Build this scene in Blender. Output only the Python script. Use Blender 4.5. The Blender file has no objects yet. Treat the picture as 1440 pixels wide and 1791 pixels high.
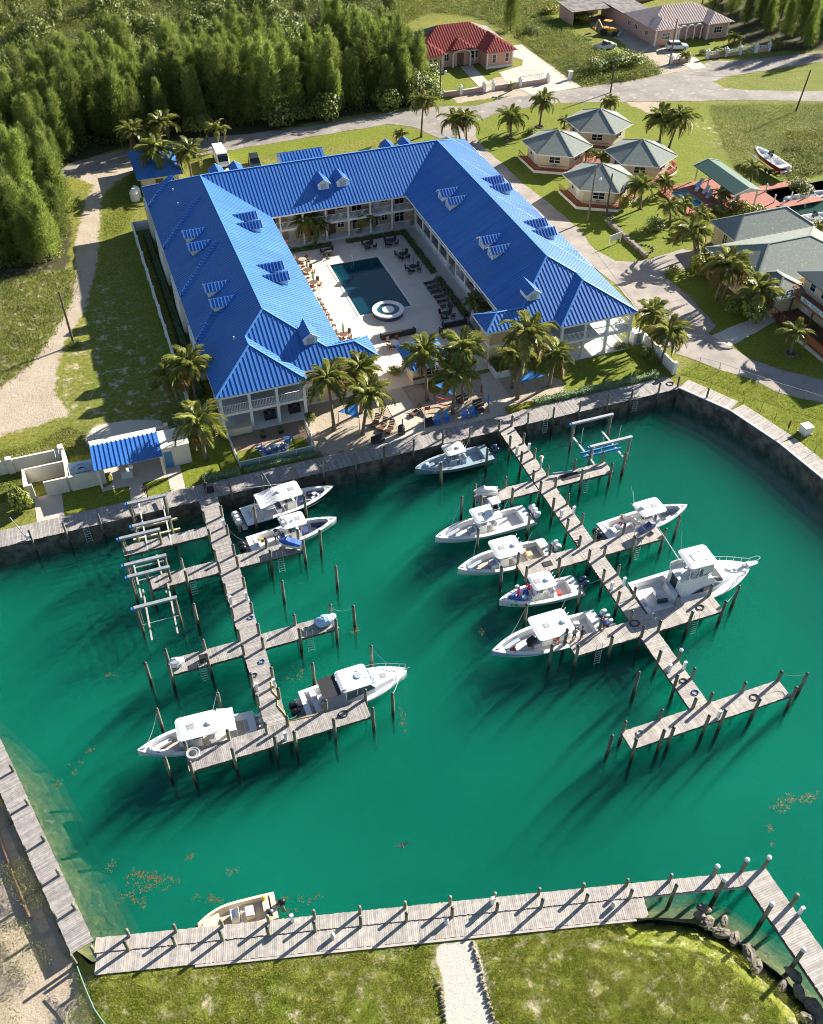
import bpy,bmesh,math,random
import numpy as np
from math import radians,sin,cos,pi,tan,atan2,hypot
from mathutils import Vector,Matrix
from mathutils.geometry import tessellate_polygon

random.seed(7)
rng=np.random.default_rng(7)
scene=bpy.context.scene
COL=scene.collection

# ---------------------------------------------------------------- camera, light, exposure
FPX,TILT,CAMZ,YAW=1643.0,radians(43.6),66.0,radians(-19.95)
cam=bpy.data.cameras.new('camera')
cam.sensor_fit='VERTICAL'
cam.sensor_height=36.0
cam.lens=36.0*FPX/1791.0
cam.clip_start=1.0
cam.clip_end=6000.0
cam_ob=bpy.data.objects.new('camera',cam)
cam_ob.location=(0,0,CAMZ)
cam_ob.rotation_euler=(pi/2-TILT,0,YAW)
COL.objects.link(cam_ob)
scene.camera=cam_ob

SUN_EL,SUN_AZ=radians(24.5),radians(19.4)        # azimuth from +X towards +Y
world=bpy.data.worlds.new('World')
scene.world=world
world.use_nodes=True
wn=world.node_tree.nodes
sky=wn.new('ShaderNodeTexSky')
sky.sky_type='NISHITA'
sky.sun_disc=False
sky.sun_elevation=SUN_EL
sky.sun_rotation=pi/2-SUN_AZ
sky.air_density=1.0
sky.dust_density=0.6
sky.ozone_density=1.6
wn['Background'].inputs['Strength'].default_value=0.05
world.node_tree.links.new(sky.outputs[0],wn['Background'].inputs['Color'])

sun=bpy.data.lights.new('sun','SUN')
sun.energy=5.0
sun.angle=radians(0.5)
sun.color=(1.0,0.93,0.81)
sun_ob=bpy.data.objects.new('sun',sun)
sd=Vector((cos(SUN_EL)*cos(SUN_AZ),cos(SUN_EL)*sin(SUN_AZ),sin(SUN_EL)))
sun_ob.rotation_euler=sd.to_track_quat('Z','Y').to_euler()
sun_ob.location=(60,60,120)
COL.objects.link(sun_ob)

scene.view_settings.view_transform='Standard'
scene.view_settings.look='None'
scene.view_settings.exposure=1.62
scene.view_settings.gamma=1.0
scene.view_settings.use_curve_mapping=False
scene.render.engine='CYCLES'
scene.cycles.max_bounces=6
scene.cycles.diffuse_bounces=2
scene.cycles.glossy_bounces=2
scene.cycles.transmission_bounces=4
scene.cycles.transparent_max_bounces=24
scene.cycles.caustics_reflective=False
scene.cycles.caustics_refractive=False
scene.cycles.use_denoising=True
scene.cycles.denoising_input_passes='RGB_ALBEDO_NORMAL'
scene.cycles.denoising_prefilter='ACCURATE'
scene.cycles.filter_width=1.0

# ---------------------------------------------------------------- survey helper: where a photo point lies on a level
_cy,_sy=cos(YAW),sin(YAW)
_R=Vector((_cy,_sy,0))
_F=Vector((-_sy*cos(TILT),_cy*cos(TILT),-sin(TILT)))
_U=Vector((-_sy*sin(TILT),_cy*sin(TILT),cos(TILT)))

def at(px,py,z=0.0):
 d=_F+_R*((px-720)/FPX)-_U*((py-895.5)/FPX)
 t=(z-CAMZ)/d.z
 return Vector((0,0,CAMZ))+d*t

def at2(pts,z=0.0):
 return [tuple(at(x,y,z)[:2]) for x,y in pts]

# ---------------------------------------------------------------- object helpers
ORG={}

def origin_of(o):
 v=Vector((0,0,0))
 while o is not None:
  v+=ORG.get(o.name,Vector((0,0,0)))
  o=o.parent
 return v

def tag(o,label=None,cat=None,group=None,kind=None):
 if label:
  o['label']=label
 if cat:
  o['category']=cat
 if group:
  o['group']=group
 if kind:
  o['kind']=kind
 return o

def thing(name,label,cat,loc=(0,0,0),group=None,rz=0.0):
 o=bpy.data.objects.new(name,None)
 o.empty_display_size=0.3
 o.location=loc
 o.rotation_euler=(0,0,rz)
 COL.objects.link(o)
 ORG[o.name]=Vector(loc)
 return tag(o,label,cat,group)

def local_thing(name,label,cat,group=None):
 """a thing whose parts are written round its own base (0,0,0)"""
 o=bpy.data.objects.new(name,None)
 o.empty_display_size=0.3
 COL.objects.link(o)
 return tag(o,label,cat,group)

def place(o,loc,rz=0.0,s=1.0,rx=0.0,ry=0.0):
 o.location=loc
 o.rotation_euler=(rx,ry,rz)
 o.scale=(s,s,s) if not isinstance(s,tuple) else s
 return o

def inst(name,mesh,parent=None,loc=(0,0,0),rot=(0,0,0),s=1.0):
 o=bpy.data.objects.new(name,mesh)
 if parent is not None:
  o.parent=parent
 o.location=loc
 o.rotation_euler=rot
 o.scale=(s,s,s) if not isinstance(s,tuple) else s
 COL.objects.link(o)
 return o

def copy_thing(root,loc,rz=0.0,label=None,s=None,group=None,keep=None):
 r=root.copy()
 COL.objects.link(r)
 r.location=loc
 r.rotation_euler=(0,0,rz)
 if s is not None:
  r.scale=(s,s,s) if not isinstance(s,tuple) else s
 if label:
  r['label']=label
 if group:
  r['group']=group
 for ch in list(root.children):
  c=ch.copy()
  COL.objects.link(c)
  c.parent=r
  for g in list(ch.children):
   d=g.copy()
   COL.objects.link(d)
   d.parent=c
 return r

class MB:
 def __init__(s):
  s.v=[]
  s.f=[]

 def add(s,vs,fs):
  n=len(s.v)
  s.v.extend([tuple(p) for p in vs])
  s.f.extend([tuple(i+n for i in f) for f in fs])
  return s

 def box(s,x0,y0,z0,x1,y1,z1):
  v=[(x0,y0,z0),(x1,y0,z0),(x1,y1,z0),(x0,y1,z0),(x0,y0,z1),(x1,y0,z1),(x1,y1,z1),(x0,y1,z1)]
  return s.add(v,[(0,3,2,1),(4,5,6,7),(0,1,5,4),(1,2,6,5),(2,3,7,6),(3,0,4,7)])

 def bx(s,c,size,rz=0.0,rx=0.0,ry=0.0):
  m=Matrix.Translation(c) @ Matrix.Rotation(rz,4,'Z') @ Matrix.Rotation(ry,4,'Y') @ Matrix.Rotation(rx,4,'X')
  a,b,d=size[0]/2,size[1]/2,size[2]/2
  v=[m @ Vector(p) for p in ((-a,-b,-d),(a,-b,-d),(a,b,-d),(-a,b,-d),(-a,-b,d),(a,-b,d),(a,b,d),(-a,b,d))]
  return s.add(v,[(0,3,2,1),(4,5,6,7),(0,1,5,4),(1,2,6,5),(2,3,7,6),(3,0,4,7)])

 def beam(s,p,q,w,h):
  """a box from p to q, w wide (level) and h high, centred on the line"""
  p,q=Vector(p),Vector(q)
  d=(q-p).normalized()
  side=d.cross(Vector((0,0,1)))
  side=side.normalized() if side.length>1e-5 else Vector((1,0,0))
  up=side.cross(d).normalized()
  a,b=side*w/2,up*h/2
  v=[p-a-b,p+a-b,p+a+b,p-a+b,q-a-b,q+a-b,q+a+b,q-a+b]
  return s.add(v,[(3,2,1,0),(4,5,6,7),(0,1,5,4),(1,2,6,5),(2,3,7,6),(3,0,4,7)])

 def tube(s,p,q,r,r2=None,n=6,cap=True):
  return s.path([p,q],[r,r if r2 is None else r2],n,cap)

 def path(s,pts,r,n=6,cap=True):
  pts=[Vector(p) for p in pts]
  if not hasattr(r,'__len__'):
   r=[r]*len(pts)
  rings=[]
  for i,p in enumerate(pts):
   d=(pts[min(i+1,len(pts)-1)]-pts[max(i-1,0)]).normalized()
   a=d.cross(Vector((0,0,1)))
   if a.length<1e-3:
    a=Vector((1,0,0))
   a.normalize()
   b=d.cross(a).normalized()
   rings.append([p+(a*cos(2*pi*k/n)+b*sin(2*pi*k/n))*r[i] for k in range(n)])
  v=[x for ring in rings for x in ring]
  f=[]
  for i in range(len(pts)-1):
   for k in range(n):
    f.append((i*n+k,i*n+(k+1)%n,(i+1)*n+(k+1)%n,(i+1)*n+k))
  if cap:
   f.append(tuple(reversed(range(n))))
   f.append(tuple((len(pts)-1)*n+k for k in range(n)))
  return s.add(v,f)

 def poly(s,pts):
  return s.add(pts,[tuple(range(len(pts)))])

 def slab(s,pts,t):
  """a flat polygon thickened downwards along its own normal by t"""
  pts=[Vector(p) for p in pts]
  n=Vector((0,0,0))
  for i in range(len(pts)):
   n+=(pts[i]-pts[0]).cross(pts[(i+1)%len(pts)]-pts[0])
  n.normalize()
  if n.z<0:
   pts.reverse()
   n=-n
  k=len(pts)
  v=pts+[p-n*t for p in pts]
  f=[tuple(range(k)),tuple(reversed(range(k,2*k)))]
  for i in range(k):
   j=(i+1)%k
   f.append((i,k+i,k+j,j))
  return s.add(v,f)

 def prism(s,poly,z0,z1):
  k=len(poly)
  if sum(poly[i][0]*poly[(i+1)%k][1]-poly[(i+1)%k][0]*poly[i][1] for i in range(k))<0:
   poly=list(reversed(poly))
  v=[(p[0],p[1],z0) for p in poly]+[(p[0],p[1],z1) for p in poly]
  f=[(i,(i+1)%k,k+(i+1)%k,k+i) for i in range(k)]
  tri=tessellate_polygon([[Vector((p[0],p[1],0)) for p in poly]])
  for t in tri:
   a,b,c=t
   ar=(poly[b][0]-poly[a][0])*(poly[c][1]-poly[a][1])-(poly[c][0]-poly[a][0])*(poly[b][1]-poly[a][1])
   if ar<0:
    a,b,c=c,b,a
   f.append((k+a,k+b,k+c))
   f.append((c,b,a))
  return s.add(v,f)

 def lathe(s,prof,c=(0,0,0),n=12):
  v,f=[],[]
  for r,z in prof:
   for k in range(n):
    v.append((c[0]+r*cos(2*pi*k/n),c[1]+r*sin(2*pi*k/n),c[2]+z))
  for i in range(len(prof)-1):
   for k in range(n):
    f.append((i*n+k,i*n+(k+1)%n,(i+1)*n+(k+1)%n,(i+1)*n+k))
  f.append(tuple(reversed(range(n))))
  f.append(tuple((len(prof)-1)*n+k for k in range(n)))
  return s.add(v,f)

 def ell(s,c,rx,ry,rz,n=10,m=6,jit=0.0):
  prof=[]
  v,f=[],[]
  for i in range(m+1):
   a=-pi/2+pi*i/m
   for k in range(n):
    b=2*pi*k/n
    j=1+random.uniform(-jit,jit)
    v.append((c[0]+rx*cos(a)*cos(b)*j,c[1]+ry*cos(a)*sin(b)*j,c[2]+rz*sin(a)*j))
  for i in range(m):
   for k in range(n):
    f.append((i*n+k,i*n+(k+1)%n,(i+1)*n+(k+1)%n,(i+1)*n+k))
  return s.add(v,f)

 def mesh(s,name,mat,org=Vector((0,0,0)),smooth=False):
  me=bpy.data.meshes.new(name)
  if org.length>0:
   me.from_pydata([(p[0]-org.x,p[1]-org.y,p[2]-org.z) for p in s.v],[],s.f)
  else:
   me.from_pydata(s.v,[],s.f)
  if isinstance(mat,(list,tuple)):
   for m in mat:
    me.materials.append(m)
  else:
   me.materials.append(mat)
  if smooth:
   me.polygons.foreach_set('use_smooth',[True]*len(me.polygons))
  me.update()
  return me

 def build(s,name,mat,parent=None,smooth=False,kind=None,label=None):
  me=s.mesh(name,mat,origin_of(parent),smooth)
  o=bpy.data.objects.new(name,me)
  if parent is not None:
   o.parent=parent
  COL.objects.link(o)
  if kind:
   o['kind']=kind
  if label:
   o['label']=label
  return o

def solo(mb,name,mat,label,cat,loc,group=None,smooth=False):
 """a thing that is one mesh; its origin set at loc"""
 me=mb.mesh(name,mat,Vector(loc),smooth)
 o=bpy.data.objects.new(name,me)
 o.location=loc
 COL.objects.link(o)
 ORG[o.name]=Vector(loc)
 return tag(o,label,cat,group)

def np_mesh(name,V,T,mat):
 V=np.asarray(V,dtype=np.float32)
 T=np.asarray(T,dtype=np.int32)
 me=bpy.data.meshes.new(name)
 k=T.shape[1]
 me.vertices.add(len(V))
 me.vertices.foreach_set('co',V.ravel())
 me.loops.add(T.size)
 me.loops.foreach_set('vertex_index',T.ravel())
 me.polygons.add(len(T))
 me.polygons.foreach_set('loop_start',np.arange(0,T.size,k,dtype=np.int32))
 me.polygons.foreach_set('loop_total',np.full(len(T),k,dtype=np.int32))
 me.materials.append(mat)
 me.update(calc_edges=True)
 return me

# ---------------------------------------------------------------- materials
def mk(name,c,rough=0.6,c2=None,ns=1.0,nd=4.0,lo=0.35,hi=0.65,isl=0.0,orand=0.0,bump=0.0,bs=20.0,
  metal=0.0,spec=0.5,stretch=None,coords='Object',trans=0.0,coat=0.0,coatr=0.1,c3=None,ns3=8.0,emit=None):
 m=bpy.data.materials.new(name)
 m.use_nodes=True
 nt=m.node_tree
 N,L=nt.nodes,nt.links
 b=N['Principled BSDF']
 b.inputs['Roughness'].default_value=rough
 b.inputs['Metallic'].default_value=metal
 b.inputs['Specular IOR Level'].default_value=spec
 if coat:
  b.inputs['Coat Weight'].default_value=coat
  b.inputs['Coat Roughness'].default_value=coatr
 tc=N.new('ShaderNodeTexCoord')
 vec=tc.outputs[coords]
 if stretch:
  mp=N.new('ShaderNodeMapping')
  mp.inputs['Scale'].default_value=stretch
  L.new(vec,mp.inputs['Vector'])
  vec=mp.outputs[0]
 colr=None
 if c2 is not None:
  nz=N.new('ShaderNodeTexNoise')
  nz.inputs['Scale'].default_value=ns
  nz.inputs['Detail'].default_value=nd
  nz.inputs['Roughness'].default_value=0.6
  L.new(vec,nz.inputs['Vector'])
  mr=N.new('ShaderNodeMapRange')
  mr.inputs[1].default_value=lo
  mr.inputs[2].default_value=hi
  L.new(nz.outputs[0],mr.inputs[0])
  mx=N.new('ShaderNodeMix')
  mx.data_type='RGBA'
  mx.inputs[6].default_value=(*c,1)
  mx.inputs[7].default_value=(*c2,1)
  L.new(mr.outputs[0],mx.inputs[0])
  colr=mx.outputs[2]
 if c3 is not None:
  nz=N.new('ShaderNodeTexNoise')
  nz.inputs['Scale'].default_value=ns3
  nz.inputs['Detail'].default_value=3
  L.new(vec,nz.inputs['Vector'])
  mr=N.new('ShaderNodeMapRange')
  mr.inputs[1].default_value=0.55
  mr.inputs[2].default_value=0.72
  L.new(nz.outputs[0],mr.inputs[0])
  mx=N.new('ShaderNodeMix')
  mx.data_type='RGBA'
  mx.inputs[7].default_value=(*c3,1)
  if colr is not None:
   L.new(colr,mx.inputs[6])
  else:
   mx.inputs[6].default_value=(*c,1)
  L.new(mr.outputs[0],mx.inputs[0])
  colr=mx.outputs[2]
 for amt,src in ((isl,'isl'),(orand,'obj')):
  if amt:
   if src=='isl':
    g=N.new('ShaderNodeNewGeometry')
    o=g.outputs['Random Per Island']
   else:
    g=N.new('ShaderNodeObjectInfo')
    o=g.outputs['Random']
   mr=N.new('ShaderNodeMapRange')
   mr.inputs[3].default_value=1-amt
   mr.inputs[4].default_value=1+amt
   L.new(o,mr.inputs[0])
   hs=N.new('ShaderNodeHueSaturation')
   if colr is not None:
    L.new(colr,hs.inputs['Color'])
   else:
    hs.inputs['Color'].default_value=(*c,1)
   L.new(mr.outputs[0],hs.inputs['Value'])
   colr=hs.outputs[0]
 if colr is not None:
  L.new(colr,b.inputs['Base Color'])
 else:
  b.inputs['Base Color'].default_value=(*c,1)
 if bump:
  nb=N.new('ShaderNodeTexNoise')
  nb.inputs['Scale'].default_value=bs
  nb.inputs['Detail'].default_value=3
  L.new(vec,nb.inputs['Vector'])
  bp=N.new('ShaderNodeBump')
  bp.inputs['Strength'].default_value=bump
  bp.inputs['Distance'].default_value=0.05
  L.new(nb.outputs[0],bp.inputs['Height'])
  L.new(bp.outputs[0],b.inputs['Normal'])
 if trans:
  tr=N.new('ShaderNodeBsdfTranslucent')
  if colr is not None:
   L.new(colr,tr.inputs['Color'])
  else:
   tr.inputs['Color'].default_value=(*c,1)
  ms=N.new('ShaderNodeMixShader')
  ms.inputs[0].default_value=trans
  L.new(b.outputs[0],ms.inputs[1])
  L.new(tr.outputs[0],ms.inputs[2])
  L.new(ms.outputs[0],N['Material Output'].inputs['Surface'])
 return m

M={}
M['blue_roof']=mk('blue_roof',(0.028,0.135,0.43),0.48,c2=(0.044,0.165,0.44),ns=0.22,nd=7,isl=0.10,spec=0.5,stretch=(1,1,.4))
M['blue_trim']=mk('blue_trim',(0.09,0.27,0.62),0.5)
M['white']=mk('white_paint',(0.78,0.77,0.74),0.5,c2=(0.70,0.69,0.66),ns=0.8)
M['cream']=mk('cream_wall',(0.66,0.57,0.41),0.8,c2=(0.60,0.52,0.38),ns=0.4,bump=0.1,bs=30)
M['tanwall']=mk('tan_wall',(0.60,0.47,0.29),0.8,c2=(0.55,0.43,0.27),ns=0.5,isl=0.05)
M['stucco']=mk('white_stucco',(0.70,0.65,0.55),0.85,c2=(0.56,0.52,0.44),ns=0.5,nd=6,bump=0.15,bs=15)
M['glass']=mk('dark_glass',(0.015,0.02,0.025),0.08,spec=0.6)
M['glassc']=mk('clear_rail_glass',(0.20,0.30,0.27),0.05,spec=0.7)
M['deckwood']=mk('weathered_planks',(0.42,0.385,0.36),0.85,c2=(0.30,0.27,0.25),ns=3.0,nd=5,isl=0.17,bump=0.2,bs=30,c3=(0.45,0.38,0.31),ns3=1.2)
M['deckdark']=mk('weathered_grey_planks',(0.35,0.325,0.31),0.85,c2=(0.24,0.22,0.21),ns=3.0,nd=5,isl=0.2,bump=0.2,bs=30)
M['beam']=mk('dark_timber',(0.12,0.095,0.075),0.9,c2=(0.06,0.05,0.04),ns=3)
M['cap']=mk('black_cap',(0.025,0.026,0.03),0.5)
M['ballcap']=mk('white_cap',(0.75,0.76,0.78),0.4)
M['seawall']=mk('stained_seawall',(0.20,0.175,0.14),0.95,c2=(0.07,0.062,0.052),ns=0.9,nd=8,bump=0.7,bs=3,lo=0.4,hi=0.6)
M['concrete']=mk('pale_concrete',(0.52,0.46,0.39),0.9,c2=(0.45,0.39,0.33),ns=0.35,nd=8,bump=0.08,bs=8)
M['courtdeck']=mk('pool_deck_concrete',(0.66,0.58,0.49),0.9,c2=(0.58,0.50,0.42),ns=0.5,nd=8,bump=0.05,bs=8)
M['beach']=mk('raked_sand',(0.50,0.40,0.29),0.95,c2=(0.41,0.32,0.23),ns=0.7,nd=8,bump=0.35,bs=5)
M['gravel']=mk('crushed_gravel',(0.60,0.555,0.49),0.95,c2=(0.40,0.36,0.31),ns=6,nd=6,bump=0.6,bs=9)
M['hull']=mk('white_gelcoat',(0.80,0.80,0.79),0.22,c2=(0.76,0.76,0.75),ns=0.6,coat=0.3)
M['hullgrey']=mk('grey_blue_gelcoat',(0.17,0.24,0.31),0.25,coat=0.4)
M['hulldeck']=mk('grey_blue_deck',(0.24,0.32,0.40),0.4)
M['hullblue']=mk('pale_blue_gelcoat',(0.34,0.50,0.66),0.22,coat=0.4)
M['hullnavy']=mk('navy_gelcoat',(0.015,0.022,0.05),0.2,coat=0.5)
M['hullred']=mk('red_gelcoat',(0.34,0.02,0.03),0.25,coat=0.4)
M['hullcream']=mk('cream_gelcoat',(0.72,0.62,0.46),0.35,c2=(0.62,0.52,0.38),ns=2)
M['floor']=mk('nonskid_floor',(0.70,0.69,0.67),0.7,c2=(0.63,0.62,0.60),ns=2)
M['floorg']=mk('grey_nonskid',(0.46,0.42,0.38),0.75,c2=(0.38,0.34,0.31),ns=2)
M['cush']=mk('grey_vinyl',(0.33,0.37,0.44),0.5)
M['cushw']=mk('white_vinyl',(0.70,0.70,0.71),0.5)
M['cushnavy']=mk('navy_vinyl',(0.05,0.07,0.16),0.5)
M['black']=mk('black_plastic',(0.02,0.02,0.022),0.45)
M['blackfab']=mk('black_fabric',(0.030,0.030,0.035),0.9)
M['alu']=mk('aluminium',(0.70,0.71,0.73),0.32,metal=0.75)
M['galv']=mk('galvanised_beam',(0.40,0.42,0.45),0.5,c2=(0.28,0.30,0.33),ns=2,metal=0.4)
M['grey']=mk('mid_grey',(0.30,0.31,0.32),0.6)
M['ltgrey']=mk('light_grey',(0.52,0.53,0.54),0.6)
M['engw']=mk('white_cowl',(0.74,0.75,0.77),0.25,coat=0.3)
M['engd']=mk('navy_cowl',(0.02,0.04,0.10),0.2,coat=0.5)
M['engblk']=mk('black_cowl',(0.015,0.016,0.02),0.22,coat=0.4)
M['tint']=mk('tinted_shield',(0.07,0.12,0.13),0.1,spec=0.6)
M['blueplast']=mk('blue_poly_lumber',(0.03,0.19,0.58),0.5,isl=0.08)
M['sail']=mk('blue_shade_cloth',(0.03,0.22,0.66),0.8,trans=0.3)
M['wickerblk']=mk('black_wicker',(0.035,0.032,0.032),0.8,isl=0.2)
M['brownwood']=mk('brown_wood',(0.17,0.085,0.045),0.7,c2=(0.11,0.055,0.03),ns=4,isl=0.15)
M['tancush']=mk('taupe_cushion',(0.36,0.29,0.24),0.9)
M['green']=mk('green_canvas',(0.13,0.24,0.19),0.85)
M['maroon']=mk('maroon_canvas',(0.16,0.025,0.03),0.85)
M['bluecan']=mk('blue_canvas',(0.03,0.16,0.45),0.85)
M['reddeck']=mk('red_stained_planks',(0.36,0.115,0.075),0.8,c2=(0.27,0.085,0.06),ns=2,isl=0.12)
M['redrail']=mk('red_brown_rail',(0.33,0.11,0.045),0.7,isl=0.1)
M['shingle']=mk('grey_green_shingles',(0.225,0.25,0.225),0.95,c2=(0.15,0.175,0.16),ns=9,nd=6,bump=0.4,bs=14,isl=0.04,c3=(0.29,0.30,0.27),ns3=3)
M['slate']=mk('dark_slate_shingles',(0.085,0.115,0.125),0.95,c2=(0.055,0.08,0.09),ns=9,nd=6,bump=0.4,bs=14)
M['darkgreen']=mk('dark_green_metal',(0.018,0.07,0.055),0.5)
M['redroof']=mk('red_tiles',(0.36,0.055,0.035),0.7,c2=(0.27,0.04,0.03),ns=1.5,isl=0.07)
M['worn']=mk('worn_underlay',(0.22,0.20,0.19),0.9,c2=(0.08,0.07,0.07),ns=0.9,nd=6)
M['pink']=mk('pink_stucco',(0.62,0.36,0.28),0.85,c2=(0.56,0.32,0.25),ns=0.5,bump=0.1)
M['pinkroof']=mk('faded_pink_tiles',(0.50,0.39,0.35),0.85,c2=(0.40,0.31,0.28),ns=1.5,isl=0.06,nd=6)
M['asphalt']=mk('worn_asphalt',(0.285,0.255,0.23),0.95,c2=(0.17,0.152,0.14),ns=0.3,nd=12,bump=0.15,bs=8,c3=(0.36,0.32,0.28),ns3=0.6)
M['conroad']=mk('concrete_road',(0.35,0.31,0.275),0.95,c2=(0.24,0.215,0.195),ns=0.35,nd=12,bump=0.1,bs=8,c3=(0.22,0.19,0.175),ns3=0.5)
M['rock']=mk('limestone_rock',(0.24,0.21,0.165),0.95,c2=(0.11,0.095,0.075),ns=2.5,nd=8,bump=0.6,bs=4)
M['trunk']=mk('palm_bark',(0.20,0.16,0.12),0.9,c2=(0.12,0.095,0.07),ns=6,stretch=(1,1,4))
M['bark']=mk('tree_bark',(0.13,0.10,0.075),0.9,c2=(0.07,0.055,0.04),ns=5)
M['frond']=mk('palm_frond',(0.18,0.225,0.035),0.4,c2=(0.28,0.285,0.07),ns=0.8,orand=0.3,isl=0.3,trans=0.34)
M['frondy']=mk('yellow_frond',(0.21,0.19,0.04),0.55,c2=(0.25,0.17,0.05),ns=0.8,orand=0.2,isl=0.2,trans=0.25)
M['casuarina']=mk('casuarina_needles',(0.235,0.285,0.06),0.8,c2=(0.17,0.225,0.045),ns=0.5,orand=0.35,isl=0.5,trans=0.42)
M['leaf']=mk('broad_leaves',(0.13,0.18,0.028),0.55,c2=(0.20,0.22,0.04),ns=0.8,orand=0.25,isl=0.35,trans=0.22)
M['leafy']=mk('yellow_leaves',(0.22,0.24,0.03),0.55,c2=(0.30,0.28,0.04),ns=0.8,orand=0.15,isl=0.35,trans=0.22)
M['hedge']=mk('hedge_leaves',(0.04,0.085,0.018),0.6,c2=(0.09,0.135,0.03),ns=1.5,isl=0.35,trans=0.15)
M['hedgep']=mk('silvery_hedge_leaves',(0.17,0.25,0.11),0.65,c2=(0.12,0.19,0.07),ns=1.5,isl=0.3,trans=0.15)
M['tuft']=mk('scrub_blades',(0.115,0.145,0.028),0.7,c2=(0.20,0.19,0.055),ns=0.15,isl=0.35,trans=0.2,coords='Object')
M['skin']=mk('skin',(0.42,0.24,0.16),0.6)
M['skind']=mk('dark_skin',(0.16,0.08,0.05),0.6)
M['pinkcloth']=mk('pink_cloth',(0.75,0.05,0.28),0.8)
M['bluecloth']=mk('blue_cloth',(0.04,0.12,0.48),0.8)
M['whitecloth']=mk('white_cloth',(0.68,0.68,0.70),0.8)
M['darkcloth']=mk('dark_cloth',(0.04,0.04,0.05),0.8)
M['redcloth']=mk('red_cloth',(0.5,0.05,0.03),0.8)
M['greencloth']=mk('green_cloth',(0.03,0.42,0.12),0.8)
M['yellow']=mk('yellow_plastic',(0.75,0.45,0.03),0.5)
M['yellowm']=mk('yellow_machine',(0.55,0.30,0.03),0.5,c2=(0.40,0.21,0.03),ns=2)
M['rope']=mk('pale_rope',(0.42,0.42,0.36),0.9)
M['ropeblue']=mk('blue_rope',(0.05,0.14,0.30),0.9)
M['ropedark']=mk('dark_rope',(0.05,0.05,0.055),0.9)
M['tyre']=mk('rubber',(0.02,0.02,0.02),0.8)
M['bluedoor']=mk('blue_door',(0.06,0.19,0.40),0.5)
M['weed']=mk('sargassum_weed',(0.115,0.065,0.014),0.8,c2=(0.06,0.045,0.012),ns=3,isl=0.3)
M['pooltile']=mk('pool_water',(0.012,0.075,0.105),0.05,c2=(0.010,0.065,0.095),ns=0.3,bump=0.05,bs=1.5)
M['poolaqua']=mk('aqua_pool_water',(0.06,0.33,0.42),0.05,bump=0.05,bs=1.5)
M['coping']=mk('pool_coping',(0.68,0.64,0.58),0.7)
M['navytile']=mk('navy_tile',(0.05,0.07,0.16),0.4)
M['orange']=mk('orange_plastic',(0.60,0.13,0.04),0.5)
M['stonewall']=mk('grey_fieldstone',(0.26,0.235,0.20),0.95,c2=(0.17,0.15,0.13),ns=2,isl=0.25,bump=0.4,bs=6)
M['pipe']=mk('rusty_pipe',(0.36,0.22,0.15),0.7,c2=(0.26,0.15,0.10),ns=2)

def pile_material():
 m=mk('treated_piling',(0.22,0.215,0.165),0.85,c2=(0.115,0.125,0.085),ns=2.0,nd=5,orand=0.3,bump=0.3,bs=8)
 nt=m.node_tree
 N,L=nt.nodes,nt.links
 b=N['Principled BSDF']
 src=b.inputs['Base Color'].links[0].from_socket
 g=N.new('ShaderNodeNewGeometry')
 sp=N.new('ShaderNodeSeparateXYZ')
 L.new(g.outputs['Position'],sp.inputs[0])
 nz=N.new('ShaderNodeTexNoise')
 nz.inputs['Scale'].default_value=2.0
 ad=N.new('ShaderNodeMath')
 ad.operation='ADD'
 L.new(sp.outputs[2],ad.inputs[0])
 L.new(nz.outputs[0],ad.inputs[1])
 for lo,hi,c in ((-0.05,-0.45,(0.14,0.075,0.035)),(-0.5,-0.85,(0.022,0.02,0.017))):
  mr=N.new('ShaderNodeMapRange')
  mr.inputs[1].default_value=lo
  mr.inputs[2].default_value=hi
  L.new(ad.outputs[0],mr.inputs[0])
  mx=N.new('ShaderNodeMix')
  mx.data_type='RGBA'
  mx.inputs[7].default_value=(*c,1)
  L.new(mr.outputs[0],mx.inputs[0])
  L.new(src,mx.inputs[6])
  src=mx.outputs[2]
 L.new(src,b.inputs['Base Color'])
 return m

M['pile']=pile_material()
WATER_Z=-1.6
ORD=['first','second','third','fourth','fifth','sixth','seventh','eighth','ninth','tenth','eleventh','twelfth','thirteenth','fourteenth','fifteenth','sixteenth','seventeenth','eighteenth','nineteenth','twentieth']

# ================================================================ SETTING: ground, water, roads
WATER_POLY=[(-60,74.7),(60.6,74.9),(63.9,68.6),(65.6,61.6),(66.4,54.5),(68,40),(72,12),(64,-6),(34.6,-6),
    (34.2,5),(33.2,11),(32.2,14.5),(30.6,17.6),(28.6,19.6),(26,20.9),(-12,30.9),(-13.2,33),(-17.6,48),(-22,56),(-60,60)]
CANAL_POLY=[(101.2,115.2),(140,116.5),(140,101),(97.6,100.5),(97.8,108.5)]
SHORE=[(25,21.2),(28.6,19.6),(30.6,17.6),(32.2,14.5),(33.2,11),(34.2,5)]
POOL=(30.0,102.3,37.05,116.3)
RPOOL=(87.0,113.6,89.9,119.9)

def seg_dist(px,py,pts,closed=True):
 n=len(pts)
 best=np.full(px.shape,1e9)
 for i in range(n if closed else n-1):
  x0,y0=pts[i]
  x1,y1=pts[(i+1)%n]
  dx,dy=x1-x0,y1-y0
  t=np.clip(((px-x0)*dx+(py-y0)*dy)/(dx*dx+dy*dy+1e-9),0,1)
  best=np.minimum(best,np.hypot(px-x0-t*dx,py-y0-t*dy))
 return best

def inside(px,py,pts):
 r=np.zeros(px.shape,bool)
 n=len(pts)
 for i in range(n):
  x0,y0=pts[i]
  x1,y1=pts[(i+1)%n]
  c=((y0>py) != (y1>py))&(px<(x1-x0)*(py-y0)/((y1-y0) if abs(y1-y0)>1e-9 else 1e-9)+x0)
  r ^= c
 return r

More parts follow.
